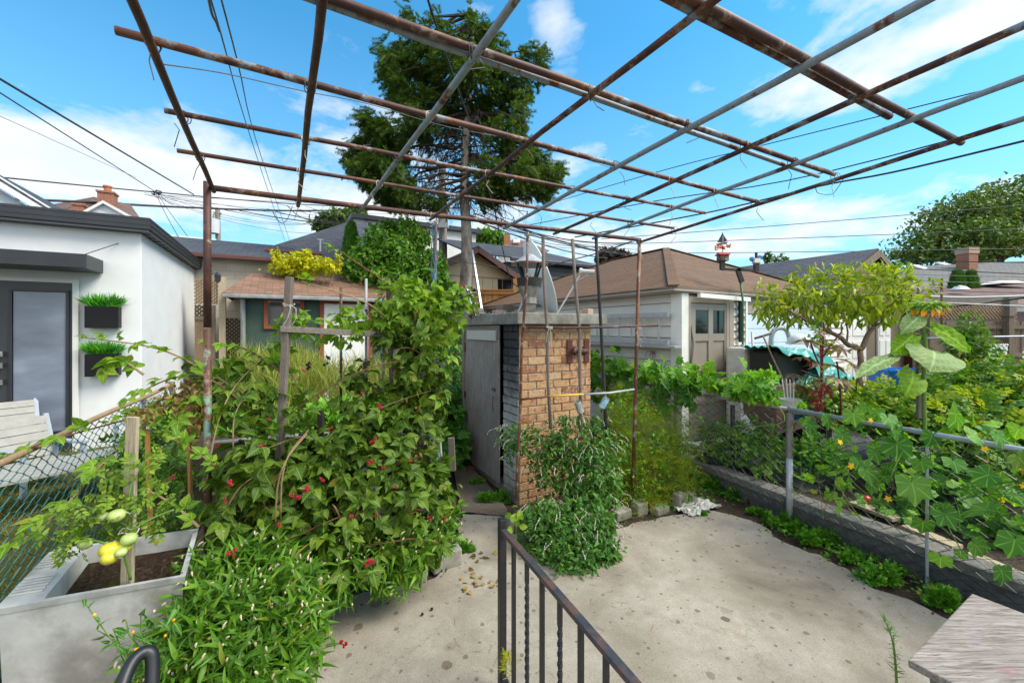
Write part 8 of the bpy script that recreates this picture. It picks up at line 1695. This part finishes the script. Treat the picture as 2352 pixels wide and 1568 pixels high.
# castor plants with red flowers
ct = thing('castor_plant', 'castor plants with bronze starry leaves and furry red seed heads', 'plant', P(1880, 960, 4.9)); m = MB()
for pts_ in ([(1883, 990, 4.9), (1886, 900, 4.9), (1888, 840, 4.9), (1893, 740, 4.9)], [(1888, 850, 4.9), (1870, 810, 4.9), (1860, 780, 4.9)], [(1935, 1000, 4.8), (1930, 900, 4.8), (1925, 850, 4.8), (1922, 830, 4.8)], [(1890, 820, 4.9), (1910, 790, 4.9), (1935, 760, 4.9)], [(1888, 870, 4.9), (1840, 850, 4.9)]): m.tube(smooth_pts([P(*a) for a in pts_]), .010, 7)
part('stem', m, M['stem_dark'], ct, smooth=True)
lf = [(1850,782,85),(1905,838,110),(1955,835,90),(1822,860,55),(1850,890,60),(1870,830,60),(1930,800,60),(1900,780,60),(1960,800,50),(1890,880,60),(1945,880,50),(1840,820,60),(1920,870,60),(1880,760,40)]
pos = np.array([list(P(x, y, 4.8 + random.uniform(-.2, .2))) for x, y, s in lf]); n = len(lf); co, tri = scatter(CASTOR, pos, rand_dirs(n) * [1, .5, .2], unit(rng.normal(size=(n, 3)) * .25 + [0, -.35, 1]), np.array([s / FPX * 4.8 * .55 for x, y, s in lf])); build_np('leaves', co, tri, M['lf_castor'], ct)
for k, (x, y, r_) in enumerate(((1875, 905, 14), (1882, 925, 13), (1895, 890, 13), (1902, 905, 12), (1870, 925, 10), (1890, 800, 11), (1885, 815, 10), (1893, 765, 5), (1893, 775, 5), (1860, 835, 7), (1910, 960, 13), (1945, 960, 12), (1912, 975, 9), (1880, 940, 9))):
    c = P(x, y, 4.75); rr = r_ / FPX * 4.75; nn = rand_dirs(150); co, tri = scatter((np.array([(-.07, 0, 0), (.07, 0, 0), (0, 1, 0)], float), np.array([(0, 1, 2)])), np.tile(list(c), (150, 1)) + nn * rr * .45, nn, rand_dirs(150), rr * .65); build_np('red_seed_head', co, tri, M['berry_red'], ct)
# tall weed by the board fence, ivy on a thin stake
t = thing('tall_weed', 'tall leafy goldenrod like weed before the far board fence', 'plant', P(2210, 890, 6.2)); es = [E(*a) for a in ((2225,745,6.2,16,30,.12),(2210,790,6.2,35,30,.2),(2240,780,6.2,30,22,.2),(2200,840,6.2,25,30,.2),(2230,820,6.2,25,25,.2),(2215,870,6.1,40,30,.25))]; n = 1300; p, nn = in_ellipsoids(es, n, 0); d = unit(nn + rng.normal(size=(n, 3)) * .5 + [0, 0, .3]); co, tri = scatter(LANCE, p, d, rand_dirs(n) + [0, 0, .8], rng.uniform(.06, .14, n), 1.2); build_np('leaves', co, tri, M['lf_tomato'], t); m = MB()
for x in (2205, 2222, 2232): m.tube([P(x, 900, 6.2), P(x + 3, 720, 6.2)], .006, 5)
part('stem', m, M['stem_green'], t)
m = MB(); m.tube([P(1889, 960, 5.3), P(1886, 740, 5.3)], .02, 8); build('vine_stake', m, M['galv_dull'], label='thin grey tube stake wrapped by light vine left of the peach trunk', cat='stake'); t = thing('climbing_vine', 'light green lobed vine climbing the thin stake before the white door', 'vine', P(1885, 960, 5.2)); es = [E(1878, 775, 5.2, 24, 30, .12), E(1885, 750, 5.2, 14, 14, .08), E(1900, 800, 5.2, 18, 18, .08)]; n = 46; p, nn = in_ellipsoids(es, n, 0); d, nr = leaf_frame(nn, n, .4, .4, .4, .4); co, tri = scatter(MAPLE, p, d, unit(nr + [0, -.7, 0]), rng.uniform(.05, .09, n)); build_np('leaves', co, tri, M['lf_bramble_lit'], t)
# ================================================================ clumps at the foot of the wall
for k, (x, y, rx, lab) in enumerate(((1665, 1135, 42, 'broad weeds in the shade at the wall corner near the plastic sheet'), (1628, 1120, 34, 'dark weeds under the dill at the wall corner'), (1703, 1150, 26, 'maple leaved weeds at the wall foot left of the post'), (1738, 1184, 16, 'smallest parsley tuft at the wall foot'), (1790, 1210, 34, 'curly parsley clump left of the round fence post'), (1838, 1226, 26, 'curly parsley clump right of the round fence post'), (1886, 1252, 38, 'widest curly parsley clump at the wall foot'),
                               (1960, 1292, 24, 'curly parsley clump between the widest one and the thin line post'), (2040, 1345, 44, 'low weeds at the foot of the thin line post'), (2060, 1322, 20, 'upright parsley tuft touching the thin line post'), (2160, 1395, 40, 'parsley clump nearest the stained table'), (1135, 1160, 34, 'leafy weeds along the oven base near the path'), (1082, 1085, 22, 'parsley tuft at the oven door sill'), (1100, 1125, 24, 'weeds beside the flat stone on the path'), (1062, 1270, 26, 'wispy weeds at the kerb stone corner'), (1620, 1188 + 0, 10, 'tiny weeds behind the plastic sheet'))):
    t = thing('weed_clump', lab, 'plant', G(x, y, 0)); Yk = 2.02 * FPX / (y - HY); c = G(x, y - 4, 0); n = int(rx * 20); r_ = rx / FPX * c.y; h_ = min(r_ * .6, .10)
    subs = [(c.x + random.uniform(-.8, .8) * r_, c.y + r_ * random.uniform(-.1, .5), h_ * .4, r_ * random.uniform(.3, .55), r_ * .35, h_ * random.uniform(.6, 1.25)) for _ in range(6)]; p, nn = in_ellipsoids(subs, n, 0); p[:, 2] = np.maximum(p[:, 2], .01); d = unit(nn + [0, 0, .5]); co, tri = scatter(MAPLE if k != 8 else OVATE, p, d, unit(rng.normal(size=(n, 3)) * .5 + nn * .4 + [0, -.2, 1]), rng.uniform(.018, .036, n) * (1.5 if k in (0, 1, 2) else 1)); build_np('leaves', co, tri, M['lf_parsley'], t)
n = 1700; yy = rng.uniform(1.2, 6.6, n); k = (np.sin(yy * 5.3) + np.sin(yy * 2.1 + 1) + rng.normal(0, .5, n)) > -.5; yy = yy[k]; n = len(yy); off = rng.uniform(-.50, .02, n) * rng.uniform(.3, 1, n); pos = np.stack([xfence(yy) + off, yy, .01 + rng.uniform(0, .07, n)], 1); co, tri = scatter(MAPLE, pos, rng.normal(size=(n, 3)) * [1, 1, .4], unit(rng.normal(size=(n, 3)) * .4 + [0, -.2, 1]), rng.uniform(.018, .04, n)); build_np('ground_weeds', co, tri, M['lf_parsley'], kind='stuff', label='low weeds and clover filling the crack between patio and garden wall', cat='weeds')
# left of the oven: big leaves, weeds and dark corner
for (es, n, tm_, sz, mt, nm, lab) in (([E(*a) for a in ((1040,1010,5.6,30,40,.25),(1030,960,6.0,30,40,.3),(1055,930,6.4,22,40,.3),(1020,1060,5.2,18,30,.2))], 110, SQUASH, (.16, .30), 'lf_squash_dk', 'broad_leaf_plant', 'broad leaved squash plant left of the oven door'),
    ([E(*a) for a in ((1030,880,7.0,40,40,.4),(1050,810,7.4,22,50,.4),(1060,740,7.6,14,40,.3))], 900, OVATE, (.05, .10), 'lf_mint', 'path_side_shrub', 'loose shrub growing behind the oven door')):
    p, nn = in_ellipsoids(es, n, 0); d, nr = leaf_frame(nn, n, .8, .4, .4, .2); t = thing(nm, lab, 'plant', V(es[0][0], es[0][1], 0)); co, tri = scatter(tm_, p, d, nr, rng.uniform(*sz, n)); build_np('leaves', co, tri, M[mt], t)
# back garden seen through the brambles
te = [E(*a) for a in ((640,850,6.0,80,45,.8),(700,880,5.6,70,50,.7),(600,930,5.2,80,40,.7),(660,960,4.9,90,35,.5),(560,880,6.0,50,40,.5),(540,950,5.0,50,30,.4),(800,900,5.6,90,60,.7),(930,900,5.8,80,70,.7))]
n = 11000; p, nn = in_ellipsoids(te, n, 0); p[:, 2] = np.maximum(p[:, 2], .1); d = unit(rng.normal(size=(n, 3)) * .35 + [0, 0, 1]); co, tri = scatter(NARROW, p, d, rand_dirs(n), rng.uniform(.12, .3, n), .35); build_np('tall_grass', co, tri, M['grass_tall'], kind='stuff', label='tall seeding grass in the back garden before the green shed', cat='grass')
es = [E(*a) for a in ((560,960,4.4,60,25,.4),(650,990,4.3,70,20,.3),(760,960,4.6,80,40,.4),(860,960,4.7,80,50,.4),(430,960,4.4,40,25,.3),(500,930,4.8,50,22,.3))]
n = 1500; p, nn = in_ellipsoids(es, n, 0); d, nr = leaf_frame(nn, n, .8, .3, .5, 0); co, tri = scatter(SERR, p, d, nr, rng.uniform(.06, .12, n)); build_np('ground_cover', co, tri, M['lf_squash'], kind='stuff', label='bright low leaves in the bed behind the brambles', cat='plants')
es = [E(*a) for a in ((330,1060,3.6,40,60,.3),(380,1090,3.4,40,40,.25),(360,1000,3.7,40,40,.3),(410,1180,3.0,40,20,.2),(480,1180,2.9,20,30,.1))]
n = 420; p, nn = in_ellipsoids(es, n, 0); p[:, 2] = np.maximum(p[:, 2], .1); d, nr = leaf_frame(nn, n, .8, .3, .5, 0); co, tri = scatter(TOMLF, p, d, nr, rng.uniform(.08, .17, n), 1.2); build_np('tomato_row', co, tri, M['lf_tomato'], kind='stuff', label='sparse tomato plants along the inside of the left fence', cat='plants')
# ================================================================ tomato plant in the tub
tp_ = thing('tomato_plant', 'tomato plant with unripe yellow green fruit tied to the pale stake in the tub', 'plant', P(300, 1330, 2.1)); m = MB()
for c in ([(300, 1330, 2.1), (285, 1260, 2.06), (298, 1200, 2.08), (300, 1120, 2.1), (330, 1060, 2.2)], [(292, 1270, 2.06), (250, 1250, 2.0), (200, 1240, 1.98), (130, 1255, 1.95)], [(298, 1210, 2.08), (240, 1180, 2.05), (190, 1160, 2.05)], [(298, 1220, 2.08), (350, 1190, 2.15), (400, 1170, 2.2)]): m.tube(smooth_pts([P(*a) for a in c]), .006, 6)
part('stem', m, M['stem_green'], tp_, smooth=True)
es = [E(*a) for a in ((210,1190,2.05,70,35,.12),(170,1225,1.98,60,22,.1),(260,1150,2.08,50,30,.12),(340,1160,2.15,45,40,.12),(300,1090,2.12,40,40,.12),(330,1040,2.2,25,30,.1,.6),(120,1250,1.95,30,8,.05,.6),(235,1240,2.02,40,20,.08),(380,1190,2.2,25,20,.08,.6))]
n = 170; p, nn = in_ellipsoids(es, n, 0, gap=.2); d, nr = leaf_frame(nn, n, .6, .4, .5, .5); co, tri = scatter(TOMLF, p, d, unit(nr + [0, -.4, 0]), rng.uniform(.05, .11, n), 1.1); build_np('leaves', co, tri, M['lf_tomato_b'], tp_)
for (x, y, r_, mt, Y) in ((268, 1183, 17, 'tomato_green', 2.02), (236, 1186, 12, 'tomato_green', 2.02), (297, 1237, 16, 'tomato_green', 1.98), (252, 1262, 20, 'tomato_yellow', 1.95), (283, 1255, 17, 'tomato_yellow', 1.98), (252, 1280, 17, 'tomato_yellow', 1.92), (278, 1268, 12, 'tomato_green', 1.93), (196, 1248, 14, 'tomato_green', 1.97)):
    m = MB(); rr = r_ / FPX * Y; c = P(x, y, Y)
    for i in range(9):
        th = PI * i / 8
        for j in range(14): ph = 2 * PI * j / 14; lob = 1 + .05 * math.cos(ph * 5); m.v.append((c.x + rr * math.sin(th) * math.cos(ph) * lob, c.y + rr * math.sin(th) * math.sin(ph) * lob, c.z + rr * .84 * math.cos(th) * (1 - .25 * math.exp(-th * 3))))
    for i in range(8):
        for j in range(14): m.f.append((i * 14 + j, (i + 1) * 14 + j, (i + 1) * 14 + (j + 1) % 14, i * 14 + (j + 1) % 14)); m.mi.append(0)
    part('tomato', m, M[mt], tp_, smooth=True)
for yy_, Yy, lb_ in ((1218, 2.05, 'lower white string round the pale stake, just above the fruit'), (1170, 2.08, 'upper white string tying the tomato stem to the pale stake')):
    m = MB(); c = P(300, yy_, Yy); m.tube([c + V(.045 * math.cos(a), .03 * math.sin(a) - .01, .01 * math.sin(3 * a)) for a in np.linspace(0, 2 * PI, 14, endpoint=False)], .0025, 5, close=True); build('stake_tie', m, M['twine'], label=lb_, cat='string')
k_ = rng.integers(0, len(patio_edge), 700); pos = np.array([[patio_edge[k].x, patio_edge[k].y, .012] for k in k_]) + rng.normal(size=(700, 3)) * [.05, .05, 0]; pos = pos[(pos[:, 0] > -.9)]; n = len(pos); co, tri = scatter(tm, pos, rand_dirs(n) * [1, 1, .05], np.tile([0, 0, 1.], (n, 1)), rng.uniform(.004, .02, n)); build_np('soil_crumbs', co, tri, M['soil'], kind='stuff')
# ragged flowering weed in front of the tub
t = thing('flowering_weed', 'straggly weed with tiny yellow flower heads in front of the laundry tub', 'plant', P(300, 1620, 1.75)); m = MB(); tips = []
for k in range(9):
    a = P(330 + rng.uniform(-60, 60), 1600, 1.78); b = P(310 + rng.uniform(-130, 110), rng.uniform(1375, 1500), 1.8 + rng.uniform(-.05, .05)); m.tube(limb_pts(a, b, 5, .04), .0028, 5); tips += [a.lerp(b, s) for s in np.linspace(.25, 1, 9)]
part('stem', m, M['stem_green'], t); n = len(tips); pos = np.array([list(q) for q in tips]); co, tri = scatter(LANCE, pos, rand_dirs(n) + [0, 0, .3], rand_dirs(n) + [0, -.4, .8], rng.uniform(.03, .075, n), 1.5); build_np('leaves', co, tri, M['lf_mint'], t)
m = MB()
for q in tips[::6]: m.ball(q + UP * .01, .007, 6, 5)
part('flower_heads', m, M['petal_yellow'], t)
# lawn blades
n = 42000; X = rng.uniform(-8.5, -2.2, n); Y_ = rng.uniform(1.6, 7.5, n); k = (X < np.interp(Y_, [-2, 2.3, 5.4, 40], [-.65, -2.89, -4.5, -22.5]) - .03) & (X / Y_ > -1.32); X, Y_ = X[k], Y_[k]; n = len(X); pos = np.stack([X, Y_, hgt(X, Y_) + .01], 1); dn_ = np.sin(X * 3.1 + 1) * np.sin(Y_ * 2.3) > .55; pos = pos[~dn_ | (rng.random(n) < .4)]; n = len(pos); d = rng.normal(size=(n, 3)) * .5 + [0, 0, 1]; co, tri = scatter(NARROW, pos, d, rand_dirs(n), rng.uniform(.03, .075, n), 1.1); build_np('grass', co, tri, M['grass'], kind='stuff', label='short patchy lawn grass beyond the left fence', cat='grass')
